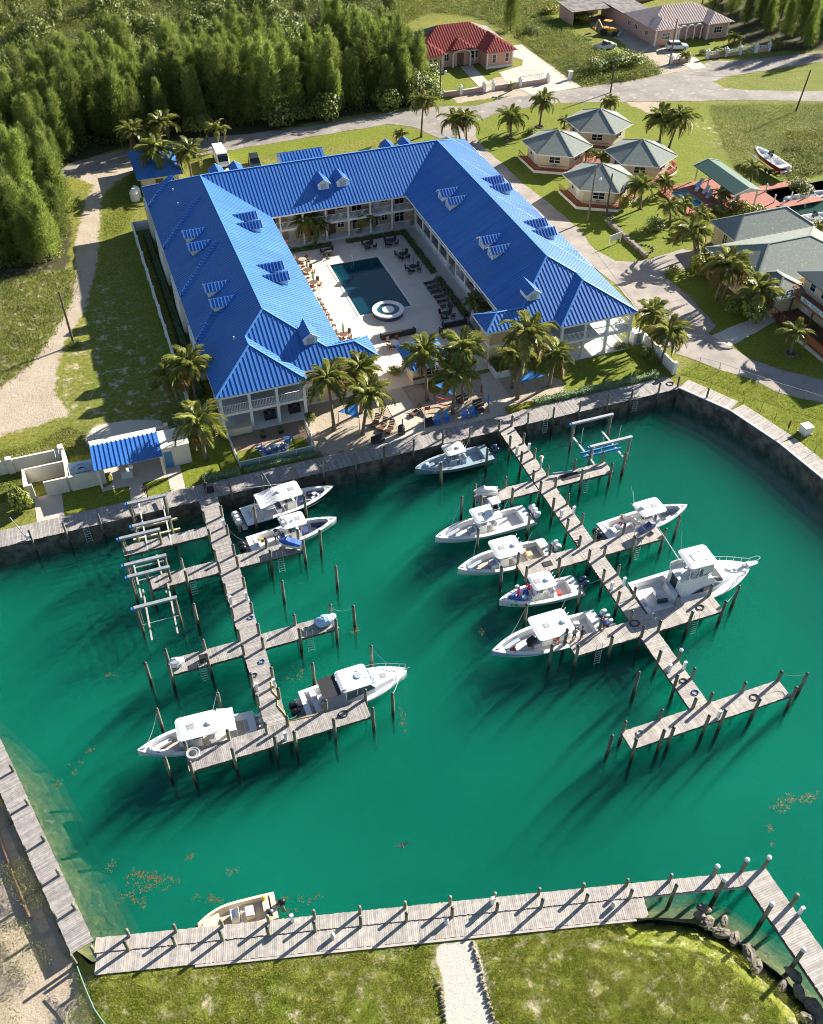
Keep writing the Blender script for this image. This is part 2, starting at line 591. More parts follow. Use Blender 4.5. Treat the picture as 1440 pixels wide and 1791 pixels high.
def sdf(px,py,pts):
 d=seg_dist(px,py,pts)
 return np.where(inside(px,py,pts),d,-d)

def nearest_on(px,py,pts):
 best=np.full(px.shape,1e9)
 bx,by=px.copy(),py.copy()
 n=len(pts)
 for i in range(n):
  x0,y0=pts[i]
  x1,y1=pts[(i+1)%n]
  dx,dy=x1-x0,y1-y0
  t=np.clip(((px-x0)*dx+(py-y0)*dy)/(dx*dx+dy*dy+1e-9),0,1)
  qx,qy=x0+t*dx,y0+t*dy
  d=np.hypot(px-qx,py-qy)
  m=d<best
  best=np.where(m,d,best)
  bx=np.where(m,qx,bx)
  by=np.where(m,qy,by)
 return bx,by

LAWNS=[at2(p) for p in (
 [(833,213),(863,200),(927,187),(1010,182),(1093,180),(1215,178),(1290,215),(1240,260),(1300,300),(1330,335),(1290,360),(1230,420),(1193,435),(1140,452),(1107,457),(1077,457),(1040,437),(960,353),(880,287),(830,240)],
 [(400,265),(480,252),(600,230),(690,219),(765,240),(760,250),(690,236),(560,258),(480,270),(395,285)],
 [(960,660),(1060,620),(1105,595),(1155,640),(1140,660),(985,700)],
 [(1183,650),(1225,632),(1320,668),(1460,712),(1460,830),(1290,705)],
 [(238,295),(200,330),(178,390),(185,430),(222,400),(250,330)],
 [(108,865),(225,832),(238,880),(113,912)],
 [(247,824),(290,815),(301,866),(258,876)],
 [(312,813),(400,765),(415,825),(345,850),(324,860)],
 [(412,800),(550,740),(556,775),(422,836)],
 [(1165,478),(1210,515),(1255,568),(1285,607),(1355,572),(1345,545),(1260,520),(1220,470)],
 [(1285,610),(1350,575),(1400,600),(1460,650),(1460,668),(1330,632)],
 [(735,140),(700,70),(668,70),(690,120),(760,165),(830,155),(905,140),(868,122),(830,120)],
 [(1190,75),(1230,70),(1290,88),(1290,107),(1225,102)],
 [(1225,118),(1290,105),(1295,112),(1240,122)],
 [(960,8),(1010,0),(1030,30),(1010,60),(960,90),(900,85),(930,40)],
)]
DRYLAWNS=[at2(p) for p in (
 [(140,1715),(760,1650),(782,1850),(100,1850)],
 [(828,1645),(1190,1598),(1260,1598),(1330,1685),(1420,1800),(1440,1850),(860,1850)],
 [(0,790),(60,775),(120,745),(185,775),(150,830),(105,840),(0,880),(-60,880)],
 [(1100,185),(1440,180),(1500,200),(1500,330),(1330,340),(1240,260),(1290,215),(1215,180)],
 [(185,430),(165,480),(150,560),(160,700),(200,745),(300,745),(310,640),(228,385)],
 [(1270,140),(1330,118),(1500,100),(1500,158),(1310,157),(1270,153)],
 [(0,490),(130,470),(128,530),(80,605),(50,640),(0,680),(-60,700)],
 [(1020,85),(1150,80),(1170,110),(1100,140),(1000,140)],
 [(770,160),(870,150),(960,150),(930,172),(770,190)],
)]
SANDS=[at2(p) for p in (
 [(120,305),(210,268),(240,255),(235,300),(200,320),(177,347),(173,413),(170,460),(147,547),(110,605),(100,650),(95,690),(125,725),(75,742),(0,762),(-80,770),(-80,690),(0,677),(50,640),(83,600),(127,527),(133,483),(133,420),(150,350),(165,325)],
 [(525,715),(640,655),(690,640),(760,690),(840,660),(900,640),(985,665),(995,700),(870,745),(720,768),(545,800)],
 [(-100,1380),(0,1395),(80,1560),(128,1690),(150,1740),(175,1850),(-100,1850)],
 [(758,1655),(832,1643),(848,1700),(872,1850),(786,1850),(776,1720)],
 [(148,770),(165,745),(225,735),(285,735),(280,752),(165,790)],
 [(870,135),(960,112),(1017,152),(975,162),(930,172),(860,172),(800,180),(790,170)],
 [(1090,178),(1150,178),(1165,190),(1140,200)],
 [(1027,27),(1083,37),(1150,80),(1215,100),(1235,120),(1160,132),(1140,110),(1090,75),(1030,40)],
 [(1100,75),(1125,85),(1200,125),(1180,132),(1100,90)],
)]
PATCHY=[at2(p) for p in (
 [(0,480),(128,465),(130,540),(80,610),(0,690),(-60,690)],
 [(100,640),(150,560),(170,470),(200,500),(300,660),(330,730),(200,760),(60,700)],
 [(150,590),(230,560),(300,650),(310,720),(200,740),(120,690)],
 [(-100,1380),(0,1395),(128,1690),(190,1850),(-100,1850)],
 [(130,1715),(760,1655),(785,1850),(130,1850)],
 [(825,1640),(1190,1598),(1260,1590),(1440,1800),(1440,1850),(860,1850)],
 [(1190,200),(1300,215),(1330,260),(1260,260)],
)]
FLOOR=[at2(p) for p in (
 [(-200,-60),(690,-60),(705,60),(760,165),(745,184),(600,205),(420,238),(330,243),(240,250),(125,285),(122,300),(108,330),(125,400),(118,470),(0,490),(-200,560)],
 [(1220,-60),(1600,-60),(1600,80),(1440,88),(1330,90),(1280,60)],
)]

def zone(px,py,polys,R):
 best=np.full(px.shape,-1e9)
 for p in polys:
  best=np.maximum(best,sdf(px,py,p))
 return np.clip(0.5+best/(2*R),0,1)

ys=[6.0]
while ys[-1]<330:
 ys.append(ys[-1]+0.42+0.0042*max(0,ys[-1]-20))
xs=list(np.arange(-70,215,0.85))
gx,gy=np.meshgrid(np.array(xs),np.array(ys))
nx_,ny_=len(xs),len(ys)
X,Y=gx.ravel(),gy.ravel()
fx=((gx[:-1,:-1]+gx[1:,1:])/2).ravel()
fy=((gy[:-1,:-1]+gy[1:,1:])/2).ravel()
idx=np.arange(nx_*ny_).reshape(ny_,nx_)
quads=np.stack([idx[:-1,:-1],idx[:-1,1:],idx[1:,1:],idx[1:,:-1]],-1).reshape(-1,4)
# keep only what the picture could plausibly see, plus a margin
_d=np.stack([fx,fy],1)
dep=fx*_F.x+fy*_F.y-CAMZ*_F.z
lat=fx*_R.x+fy*_R.y
keep=np.abs(lat)<dep*(720/FPX)*1.0+26
keep &= ~inside(fx,fy,WATER_POLY)&~inside(fx,fy,CANAL_POLY)
keep &= ~((fx>24.5)&(fx<42.5)&(fy>93)&(fy<121))
keep &= ~((fx>RPOOL[0]-.5)&(fx<RPOOL[2]+.5)&(fy>RPOOL[1]-.5)&(fy<RPOOL[3]+.5))
quads=quads[keep]
for P_ in (WATER_POLY,CANAL_POLY):
 near=(sdf(X,Y,P_)>-0.62)
 cx_,cy_=nearest_on(X[near],Y[near],P_)
 X[near],Y[near]=cx_,cy_
Z=0.015*np.sin(X*0.9)*np.cos(Y*0.7)
west=np.clip((-11.6-X)/1.6,0,1)*np.clip((60-Y)/6,0,1)
Z-=0.85*west
ds=seg_dist(X,Y,SHORE,closed=False)
Z=np.where((X>22)&(Y<30)&(ds<3.2),-0.08-1.9*np.clip(1-ds/3.0,0,1)**1.3+0.12*np.sin(X*3.1)*np.sin(Y*2.7),Z)
used=np.unique(quads)
remap=-np.ones(len(X),int)
remap[used]=np.arange(len(used))
X,Y,Z=X[used],Y[used],Z[used]
quads=remap[quads]
n0=len(X)
# the ring that carries the ground out to the horizon
R0=[(-70,6),(214.5,6),(214.5,ys[-1]),(-70,ys[-1])]

def ground_material():
 m=bpy.data.materials.new('ground_cover')
 m.use_nodes=True
 nt=m.node_tree
 N,L=nt.nodes,nt.links
 b=N['Principled BSDF']
 b.inputs['Roughness'].default_value=0.95
 b.inputs['Specular IOR Level'].default_value=0.15
 g=N.new('ShaderNodeNewGeometry')
 P=g.outputs['Position']

 def noise(scale,det=5,rough=0.6):
  n=N.new('ShaderNodeTexNoise')
  n.inputs['Scale'].default_value=scale
  n.inputs['Detail'].default_value=det
  n.inputs['Roughness'].default_value=rough
  L.new(P,n.inputs['Vector'])
  return n.outputs[0]

 def mr(s,a,b_,c=0.0,d=1.0):
  n=N.new('ShaderNodeMapRange')
  n.inputs[1].default_value,n.inputs[2].default_value=a,b_
  n.inputs[3].default_value,n.inputs[4].default_value=c,d
  L.new(s,n.inputs[0])
  return n.outputs[0]

 def math_(op,a,b_):
  n=N.new('ShaderNodeMath')
  n.operation=op
  for i,s in enumerate((a,b_)):
   if isinstance(s,(int,float)):
    n.inputs[i].default_value=s
   else:
    L.new(s,n.inputs[i])
  return n.outputs[0]

 def mix(f,a,b_):
  n=N.new('ShaderNodeMix')
  n.data_type='RGBA'
  L.new(f,n.inputs[0]) if not isinstance(f,float) else setattr(n.inputs[0],'default_value',f)
  for i,s in ((6,a),(7,b_)):
   if isinstance(s,tuple):
    n.inputs[i].default_value=(*s,1)
   else:
    L.new(s,n.inputs[i])
  return n.outputs[2]

 def attr(name,amp,ns,lo=0.44,hi=0.56):
  a=N.new('ShaderNodeAttribute')
  a.attribute_name=name
  nn=math_('MULTIPLY',math_('SUBTRACT',noise(ns,6,0.65),0.5),amp)
  return mr(math_('ADD',a.outputs['Fac'],nn),lo,hi)

 n_big,n_mid,n_fine,n_tiny=noise(0.06,4),noise(0.35,6),noise(2.2,6,0.7),noise(9.0,4,0.7)
 scrub=mix(mr(n_mid,0.35,0.65),(0.15,0.17,0.03),(0.235,0.225,0.05))
 scrub=mix(mr(n_big,0.45,0.65),scrub,(0.23,0.22,0.035))
 scrub=mix(mr(n_fine,0.45,0.7),scrub,(0.060,0.085,0.020))
 lawn=mix(mr(n_mid,0.3,0.7),(0.185,0.225,0.022),(0.24,0.255,0.035))
 lawn=mix(mr(n_fine,0.42,0.68),lawn,(0.12,0.16,0.016))
 lawn=mix(mr(n_tiny,0.45,0.75),lawn,(0.060,0.085,0.014))
 dry=mix(mr(n_mid,0.35,0.65),(0.175,0.215,0.022),(0.27,0.26,0.06))
 dry=mix(mr(n_fine,0.42,0.66),dry,(0.10,0.135,0.018))
 dry=mix(mr(n_tiny,0.45,0.72),dry,(0.055,0.075,0.017))
 sand=mix(mr(n_mid,0.3,0.7),(0.46,0.385,0.30),(0.37,0.305,0.235))
 sand=mix(mr(n_fine,0.5,0.75),sand,(0.33,0.27,0.20))
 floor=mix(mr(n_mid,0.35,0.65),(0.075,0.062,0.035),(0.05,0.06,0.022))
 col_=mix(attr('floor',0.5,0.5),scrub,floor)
 col_=mix(attr('dry',0.6,0.6),col_,dry)
 col_=mix(attr('lawn',0.35,1.2),col_,lawn)
 pa=N.new('ShaderNodeAttribute')
 pa.attribute_name='patchy'
 pm=math_('MULTIPLY',pa.outputs['Fac'],mr(noise(0.75,8,0.72),0.53,0.64))
 col_=mix(pm,col_,(0.47,0.395,0.29))
 col_=mix(attr('sand',0.7,0.8),col_,sand)
 ba=N.new('ShaderNodeAttribute')
 ba.attribute_name='gravel'
 grav=mix(mr(n_tiny,0.35,0.65),(0.62,0.57,0.50),(0.44,0.40,0.34))
 col_=mix(attr('gravel',0.3,2.0),col_,grav)
 L.new(col_,b.inputs['Base Color'])
 bp=N.new('ShaderNodeBump')
 bp.inputs['Strength'].default_value=0.9
 bp.inputs['Distance'].default_value=0.12
 L.new(math_('ADD',math_('MULTIPLY',n_fine,0.7),math_('MULTIPLY',n_tiny,0.5)),bp.inputs['Height'])
 L.new(bp.outputs[0],b.inputs['Normal'])
 return m

M['ground']=ground_material()
far=2600.0
ringv=np.array([(R0[0][0],R0[0][1],-0.02),(R0[1][0],R0[1][1],-0.02),(R0[2][0],R0[2][1],-0.02),(R0[3][0],R0[3][1],-0.02),
     (-far,-far,-0.02),(far,-far,-0.02),(far,far,-0.02),(-far,far,-0.02)])
# the part of the land the grid leaves out beside the view, far to either side
V=np.concatenate([np.stack([X,Y,Z],1),ringv])
ringq=np.array([(0,4,5,1),(1,5,6,2),(2,6,7,3),(3,7,4,0)])+n0
me=np_mesh('ground',V,np.concatenate([quads,ringq[1:3]]),M['ground'])
GRAVEL=[SANDS[3],SANDS[4]]
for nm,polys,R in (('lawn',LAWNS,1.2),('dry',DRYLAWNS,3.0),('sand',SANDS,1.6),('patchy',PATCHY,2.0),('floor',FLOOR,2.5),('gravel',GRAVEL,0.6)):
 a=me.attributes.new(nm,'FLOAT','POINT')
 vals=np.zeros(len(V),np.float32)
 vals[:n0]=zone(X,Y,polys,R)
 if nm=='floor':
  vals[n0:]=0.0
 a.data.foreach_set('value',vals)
go=bpy.data.objects.new('ground',me)
COL.objects.link(go)
tag(go,kind='structure')

# ---- water: a rippled surface over three levels of green murk, and the bed that shoals at the banks
def water_layer(name,z,colr,opac,tint,gloss=False,poly=WATER_POLY,sss=0.0):
 m=bpy.data.materials.new(name)
 m.use_nodes=True
 nt=m.node_tree
 N,L=nt.nodes,nt.links
 b=N['Principled BSDF']
 g=N.new('ShaderNodeNewGeometry')
 n1=N.new('ShaderNodeTexNoise')
 n1.inputs['Scale'].default_value=0.05
 n1.inputs['Detail'].default_value=5
 L.new(g.outputs['Position'],n1.inputs['Vector'])
 mr=N.new('ShaderNodeMapRange')
 mr.inputs[1].default_value,mr.inputs[2].default_value=0.35,0.65
 mr.inputs[3].default_value,mr.inputs[4].default_value=0.86,1.12
 L.new(n1.outputs[0],mr.inputs[0])
 hs=N.new('ShaderNodeHueSaturation')
 hs.inputs['Color'].default_value=(*colr,1)
 L.new(mr.outputs[0],hs.inputs['Value'])
 L.new(hs.outputs[0],b.inputs['Base Color'])
 b.inputs['Roughness'].default_value=0.9
 b.inputs['Specular IOR Level'].default_value=0.0
 if sss:
  b.subsurface_method='BURLEY'
  b.inputs['Subsurface Weight'].default_value=1.0
  b.inputs['Subsurface Radius'].default_value=(1,1,1)
  b.inputs['Subsurface Scale'].default_value=sss
 out=b.outputs[0]
 if opac<1:
  tr=N.new('ShaderNodeBsdfTransparent')
  tr.inputs['Color'].default_value=(*tint,1)
  ms=N.new('ShaderNodeMixShader')
  ms.inputs[0].default_value=opac
  L.new(tr.outputs[0],ms.inputs[1])
  L.new(out,ms.inputs[2])
  out=ms.outputs[0]
 if gloss:
  gl=N.new('ShaderNodeBsdfGlossy')
  gl.inputs['Roughness'].default_value=0.08
  nb=N.new('ShaderNodeTexNoise')
  nb.inputs['Scale'].default_value=3.2
  nb.inputs['Detail'].default_value=4
  L.new(g.outputs['Position'],nb.inputs['Vector'])
  bp=N.new('ShaderNodeBump')
  bp.inputs['Strength'].default_value=0.5
  bp.inputs['Distance'].default_value=0.06
  L.new(nb.outputs[0],bp.inputs['Height'])
  L.new(bp.outputs[0],gl.inputs['Normal'])
  fr=N.new('ShaderNodeFresnel')
  fr.inputs['IOR'].default_value=1.33
  L.new(bp.outputs[0],fr.inputs['Normal'])
  ms=N.new('ShaderNodeMixShader')
  inv=N.new('ShaderNodeMath')
  inv.operation='MULTIPLY_ADD'
  inv.inputs[1].default_value=-1
  inv.inputs[2].default_value=1
  L.new(g.outputs['Backfacing'],inv.inputs[0])
  mu=N.new('ShaderNodeMath')
  mu.operation='MULTIPLY'
  L.new(inv.outputs[0],mu.inputs[0])
  L.new(fr.outputs[0],mu.inputs[1])
  L.new(mu.outputs[0],ms.inputs[0])
  L.new(out,ms.inputs[1])
  L.new(gl.outputs[0],ms.inputs[2])
  out=ms.outputs[0]
 L.new(out,N['Material Output'].inputs['Surface'])
 mb=MB()
 for t in tessellate_polygon([[Vector((p[0],p[1],0)) for p in poly]]):
  mb.add([(poly[i][0],poly[i][1],z) for i in t],[(0,1,2)])
 for i,f in enumerate(mb.f):
  a,b2,c=[Vector(mb.v[k]) for k in f]
  if (b2-a).cross(c-a).z<0:
   mb.f[i]=(f[2],f[1],f[0])
 return mb.build(name,m,kind='structure')

GREEN=(0.004,0.188,0.122)
water_layer('water',WATER_Z,GREEN,0.06,(1,1,1),gloss=True)
for dz_,op_ in ((.35,.12),(.75,.14),(1.2,.17),(1.7,.2),(2.3,.26),(3.0,.36),(3.9,1.0)):
 water_layer('water',WATER_Z-dz_,GREEN,op_,(.99,1,1),sss=.25+.3*dz_)
water_layer('water',WATER_Z+0.004,(0.03,0.075,0.062),0.8,(0.7,0.85,0.8),gloss=True,poly=CANAL_POLY)
water_layer('water',WATER_Z-1.2,(0.03,0.085,0.07),1.0,(1,1,1),poly=CANAL_POLY)

# shoaling bed along the banks
M['bed']=mk('algae_bed',(0.10,0.105,0.03),0.9,c2=(0.03,0.035,0.014),ns=0.9,nd=7,c3=(0.15,0.13,0.06),ns3=2.5)
mb=MB()
bank=[(-22,56),(-17.6,48),(-15.4,40.5),(-13.2,33),(-11.2,30.6),(0,27.6),(14,23.9),(26,20.9),(28.6,19.6),(30.6,17.6),(32.2,14.5),(33.2,11),(34.2,5)]
inw=[(.9,.4),(1,.3),(1,.25),(1,.3),(.6,.8),(.25,1),(.25,1),(.3,1),(.5,.9),(.7,.7),(.9,.5),(1,.3),(1,0)]
prof=[(0,-1.3),(0.6,-2.0),(1.4,-2.6),(2.6,-3.5),(4.2,-5.2)]
rows=[]
fine=[]
for i in range(len(bank)-1):
 k=max(2,int(hypot(bank[i+1][0]-bank[i][0],bank[i+1][1]-bank[i][1])/0.8))
 for j in range(k):
  t=j/k
  fine.append(((bank[i][0]*(1-t)+bank[i+1][0]*t,bank[i][1]*(1-t)+bank[i+1][1]*t),
      (inw[i][0]*(1-t)+inw[i+1][0]*t,inw[i][1]*(1-t)+inw[i+1][1]*t)))
for (p,d) in fine:
 sc_=(0.75 if-11<p[0]<24 else 1.0)
 rows.append([(p[0]+d[0]*o*sc_,p[1]+d[1]*o*sc_,z+(0 if o==0 else random.uniform(-.18,.18))-(0.5 if-10<p[0]<22 else 0)) for o,z in prof])
k=len(prof)
mb.v=[q for r in rows for q in r]
for i in range(len(rows)-1):
 for j in range(k-1):
  mb.f.append((i*k+j,i*k+j+1,(i+1)*k+j+1,(i+1)*k+j))
mb.build('seabed',M['bed'],smooth=True,kind='structure')

def sheet(name,pts,z,mat,jit=0.0,step=1.2):
 out=[]
 n=len(pts)
 for i in range(n):
  a,b_=pts[i],pts[(i+1)%n]
  d=hypot(b_[0]-a[0],b_[1]-a[1])
  k_=max(1,int(d/step)) if jit else 1
  for j in range(k_):
   t=j/k_
   out.append((a[0]+(b_[0]-a[0])*t+random.uniform(-jit,jit),a[1]+(b_[1]-a[1])*t+random.uniform(-jit,jit)))
 mb_=MB()
 v3=[Vector((p[0],p[1],0)) for p in out]
 vs=[(p[0],p[1],z) for p in out]
 fs=[]
 for t in tessellate_polygon([v3]):
  a,b_,c=t
  if (v3[b_]-v3[a]).cross(v3[c]-v3[a]).z<0:
   a,b_,c=c,b_,a
  fs.append((a,b_,c))
 mb_.add(vs,fs)
 return mb_.build(name,mat,kind='structure')

ROAD_BACK=[(60,330),(125,285),(210,263),(330,243),(420,236),(480,229),(547,220),(680,197),(763,187),(833,185),(880,173),(927,166),(977,160),(1023,153),(1093,143),(1160,130),(1210,121),(1243,107),(1293,106),(1360,99),(1440,91),(1600,70),
    (1600,92),(1440,107),(1360,120),(1277,133),(1247,143),(1267,154),(1310,158),(1440,160),(1600,163),(1600,184),(1440,177),(1300,175),(1213,177),(1093,178),(977,180),(923,188),(863,200),(833,213),(800,240),(767,242),(720,221),(680,217),(597,231),(480,250),(400,263),(330,275),(235,285),(125,308)]
sheet('road',at2(ROAD_BACK),0.024,M['asphalt'],0.16)
ROAD_SIDE=[(800,238),(833,212),(832,240),(850,263),(880,287),(913,320),(960,354),(1013,401),(1040,437),(1077,456),(1107,458),(1140,452),(1193,436),(1225,440),(1205,468),(1160,480),(1167,487),(1207,519),(1253,570),(1237,583),(1280,608),(1313,628),(1360,645),(1440,665),(1600,720),(1600,775),(1440,704),(1403,698),(1360,687),(1320,665),(1260,648),(1223,632),(1180,618),(1150,585),(1117,545),(1080,500),(980,420),(900,330),(800,250)]
sheet('road',at2(ROAD_SIDE),0.028,M['conroad'],0.10)
# expansion joints of the concrete road, cut as dark filler strips
mb=MB()
for a,b_ in (((1080,500),(1167,487)),((1117,545),(1207,519)),((1150,585),(1250,565)),((1055,472),(1077,456)),((960,398),(1013,401)),((1120,545),(1040,437))):
 p,q=at(*a,0.031),at(*b_,0.031)
 mb.beam(p,q,0.05,0.004)
mb.build('road_joint',M['beam'],kind='structure')
sheet('driveway',at2([(898,80),(913,78),(960,113),(993,137),(1017,152),(973,160),(930,166),(885,143),(873,127),(913,115),(915,105),(898,100)]),0.032,M['concrete'],0.05)
sheet('driveway',at2([(1147,83),(1168,90),(1200,100),(1220,103),(1235,118),(1212,122),(1178,104)]),0.032,M['concrete'],0.05)
sheet('car_park',[(20,140.4),(20,153.5),(56,148.2),(58,142.5),(56,140.4)],0.02,M['concrete'],0.05)
mb=MB()
for i in range(12):
 u=25+i*2.7
 vt=153.2-(u-20)*.147
 mb.box(u,vt-5.0,0.024,u+0.1,vt-.3,0.028)
mb.build('parking_line',M['white'],kind='structure')
# parking curb stops
for i in range(11):
 u=26.3+i*2.7
 vt=153.0-(u-20)*.147
 mb=MB().bx((u,vt,0.1),(1.7,0.15,0.15),rz=-0.146)
 solo(mb,'wheel_stop',M['concrete'],f'{ORD[i]} low concrete wheel stop from the van along the verge behind the hotel','wheel stop',(u,vt,0.02),group='wheel stops behind the hotel')
sheet('path',at2([(223,830),(247,824),(259,876),(230,882)]),0.016,M['concrete'])
sheet('path',at2([(289,816),(314,810),(326,859),(301,866)]),0.016,M['concrete'])
sheet('path',at2([(60,872),(108,858),(114,912),(66,926)]),0.016,M['concrete'])
sheet('path',[(-5.6,79.0),(1.15,79.0),(1.15,84.6),(-5.6,84.6)],0.010,M['concrete'])
sheet('path',at2([(640,640),(672,625),(700,672),(742,742),(778,752),(735,772),(700,765),(690,735)]),0.020,M['concrete'])
sheet('path',at2([(838,655),(862,650),(890,690),(905,722),(872,748),(848,700)]),0.020,M['concrete'])
sheet('path',[(24.5,76.4),(38.5,76.4),(38.0,77.4),(24.5,77.4)],0.024,M['concrete'])
sheet('path',at2([(1237,590),(1345,545),(1360,560),(1275,607)]),0.020,M['gravel'],.1)
# pool deck round the swimming pool
x0,y0,x1,y1=POOL
for a in ((23.6,85.6,x0,122.4),(x1,85.6,46.6,122.4),(x0,85.6,x1,y0),(x0,y1,x1,122.4),(23.6,122.4,46.6,125.0)):
 sheet('pool_deck',[(a[0],a[1]),(a[2],a[1]),(a[2],a[3]),(a[0],a[3])],0.05,M['courtdeck'])

# ================================================================ DOCKS
def planks(mb,p,d,length,width,w=0.145,z=0.1,jit=0.008,t=0.045):
 """boards laid across a walkway that starts at p (left edge), runs along d, and is `width` wide to its right"""
 d=Vector((d[0],d[1],0)).normalized()
 r=Vector((d.y,-d.x,0))
 n=int(length/w)
 for i in range(n):
  c0=Vector((p[0],p[1],z+random.uniform(-jit,jit)))+d*(i*w+0.007)
  e=random.uniform(-.025,.025)
  a=c0-r*(0.02+e)
  b_=c0+r*(width+0.02+random.uniform(-.025,.025))
  q=d*(w-0.014)
  dn=Vector((0,0,-t))
  vs=[a,b_,b_+q,a+q,a+dn,b_+dn,b_+q+dn,a+q+dn]
  mb.add(vs,[(0,1,2,3),(0,4,5,1),(1,5,6,2),(2,6,7,3),(3,7,4,0)])

def pier(name,label,main,arms,cat='pier',mat='deckwood'):
 t=thing(name,label,cat,(main[0],main[1],0.0))
 for (x0_,y0_,x1_,y1_,along) in [main]+arms:
  mb=MB()
  if along=='v':
   planks(mb,(x0_,y0_),(0,1),y1_-y0_,x1_-x0_)
  else:
   planks(mb,(x0_,y1_),(1,0),x1_-x0_,y1_-y0_)
  mb.build('deck_planks',M[mat],t,kind='stuff')
  s=MB()
  if along=='v':
   for x in (x0_+.05,x1_-.05,(x0_+x1_)/2):
    s.box(x-.05,y0_,-0.22,x+.05,y1_,0.05)
  else:
   for y in (y0_+.05,y1_-.05,(y0_+y1_)/2):
    s.box(x0_,y-.05,-0.22,x1_,y+.05,0.05)
  s.build('stringer',M['beam'],t)
 return t

pier('pier','grey plank pier with short finger docks that starts near the blue-roofed shed',(3.62,45.0,5.48,74.0,'v'),
  [(-4.7,68.75,3.6,70.1,'u'),(-2.8,63.4,3.6,65.1,'u'),(5.5,63.45,12.0,65.1,'u'),(-2.5,53.0,3.6,54.7,'u'),(5.5,53.05,12.35,54.75,'u'),(-3.0,43.1,12.2,44.98,'u')],mat='deckdark')
pier('pier','light plank pier with finger docks that runs out from the sandy beach',(37.32,34.75,39.08,74.8,'v'),
  [(30.5,63.55,37.3,65.2,'u'),(39.1,63.55,46.0,65.3,'u'),(30.6,53.0,37.3,54.8,'u'),(39.1,53.0,46.0,54.8,'u'),(30.9,42.95,37.3,44.8,'u'),(39.1,42.95,46.1,45.0,'u'),(30.8,33.0,46.15,34.72,'u')])

# the boardwalk along the seawall
bw=thing('boardwalk','long plank boardwalk on the seawall between the hotel beach and the water','boardwalk',(20,75.2,0))
mb=MB()
planks(mb,(-40,76.5),(1,0),77.5,2.4)
planks(mb,(37.5,76.7),(1,0),23.1,2.55)
mb.build('deck_planks',M['deckdark'],bw,kind='stuff')
ne=[(60.55,74.25),(63.75,68.4),(65.45,61.5),(66.25,54.4),(67.8,40)]
bw2=thing('boardwalk','pale plank boardwalk with a white edge board along the grass bank by the chain-link fence','boardwalk',(63,68,0))
mb=MB()
eb=MB()
for i in range(len(ne)-1):
 a,b_=Vector((*ne[i],0)),Vector((*ne[i+1],0))
 d=(b_-a).normalized()
 L_=(b_-a).length
 r=Vector((d.y,-d.x,0))
 if r.x<0:
  r=-r
 # planks run across; walk the line so that the deck lies on the land side
 p=a+r*2.2
 planks(mb,(p.x,p.y),(d.x,d.y),L_,2.2) if Vector((d.y,-d.x,0)).dot(r)<0 else planks(mb,(b_.x+r.x*2.2,b_.y+r.y*2.2),(-d.x,-d.y),L_,2.2)
 eb.beam(a+Vector((0,0,.17)),b_+Vector((0,0,.17)),0.22,0.12)
mb.build('deck_planks',M['deckwood'],bw2,kind='stuff')
eb.build('edge_board',M['ltgrey'],bw2)

def wall_face(mb,pts,z0,z1,thick,amp=0.12,step=0.5,rows=6):
 """a rough vertical wall face that follows pts"""
 cols=[]
 for i in range(len(pts)-1):
  a,b_=Vector((*pts[i],0)),Vector((*pts[i+1],0))
  n=max(1,int((b_-a).length/step))
  d=(b_-a).normalized()
  r=Vector((d.y,-d.x,0))
  for j in range(n+(i==len(pts)-2)):
   cols.append((a+(b_-a)*(j/n),r))
 base=len(mb.v)
 for (p,r) in cols:
  for k_ in range(rows+1):
   z=z0+(z1-z0)*k_/rows
   q=p+r*random.uniform(0,amp)
   mb.v.append((q.x,q.y,z))
  q=p-r*thick
  mb.v.append((q.x,q.y,z1))
 m=rows+2
 for i in range(len(cols)-1):
  for k_ in range(m-1):
   mb.f.append((base+i*m+k_,base+(i+1)*m+k_,base+(i+1)*m+k_+1,base+i*m+k_+1))

mb=MB()
wall_face(mb,[(-60,74.55),(60.55,74.75)],-5,0.03,0.6)
solo(mb,'seawall',M['seawall'],'stained concrete seawall under the boardwalk in front of the hotel','seawall',(20,74.6,0))
mb=MB()
wall_face(mb,[(60.55,74.75),(63.85,68.55),(65.55,61.6),(66.35,54.5),(67.9,40),(72,12)],-5,0.03,0.6)
solo(mb,'seawall',M['seawall'],'dark stone seawall below the pale boardwalk on the grass bank','seawall',(65,62,0))

# the two docks near the camera
SD0,SD1=Vector((-11.45,32.45,0)),Vector((34.55,20.9,0))
sdir=(SD1-SD0).normalized()
sr=Vector((sdir.y,-sdir.x,0))
sd_=thing('dock','long weathered dock with a double row of short posts along the near grass bank','dock',(10,26.5,0))
mb=MB()
planks(mb,SD0+sdir*0.1,sdir,47.2,0.98,z=0.16)
planks(mb,SD0+sdir*0.3+sr*1.0,sdir,38.2,1.42,z=0.10)
mb.build('deck_planks',M['deckwood'],sd_,kind='stuff')
eb=MB()
eb.beam(SD0+sr*2.55+sdir*7+Vector((0,0,.02)),SD0+sr*2.55+sdir*37.5+Vector((0,0,.02)),0.16,0.16)
eb.beam(SD0+sr*0.1+Vector((0,0,-.05)),SD1+sr*0.1+Vector((0,0,-.05)),0.1,0.25)
eb.beam(SD0+sr*1.0+Vector((0,0,-.05)),SD1+sr*1.0+Vector((0,0,-.05)),0.1,0.25)
eb.build('edge_board',M['deckwood'],sd_)
se=thing('dock','dock with white-capped posts turning off the end of the long near dock','dock',(35,16,0))
mb=MB()
planks(mb,(34.95,21.05),Vector((35.55-34.95,5.0-21.05)),17.0,2.0,z=0.16,w=0.16)
mb.f=[tuple(f) for f in mb.f]
mb.build('deck_planks',M['deckwood'],se,kind='stuff')
eb=MB()
eb.beam((34.85,21.0,-.02),(35.4,5,-.02),0.1,0.25)
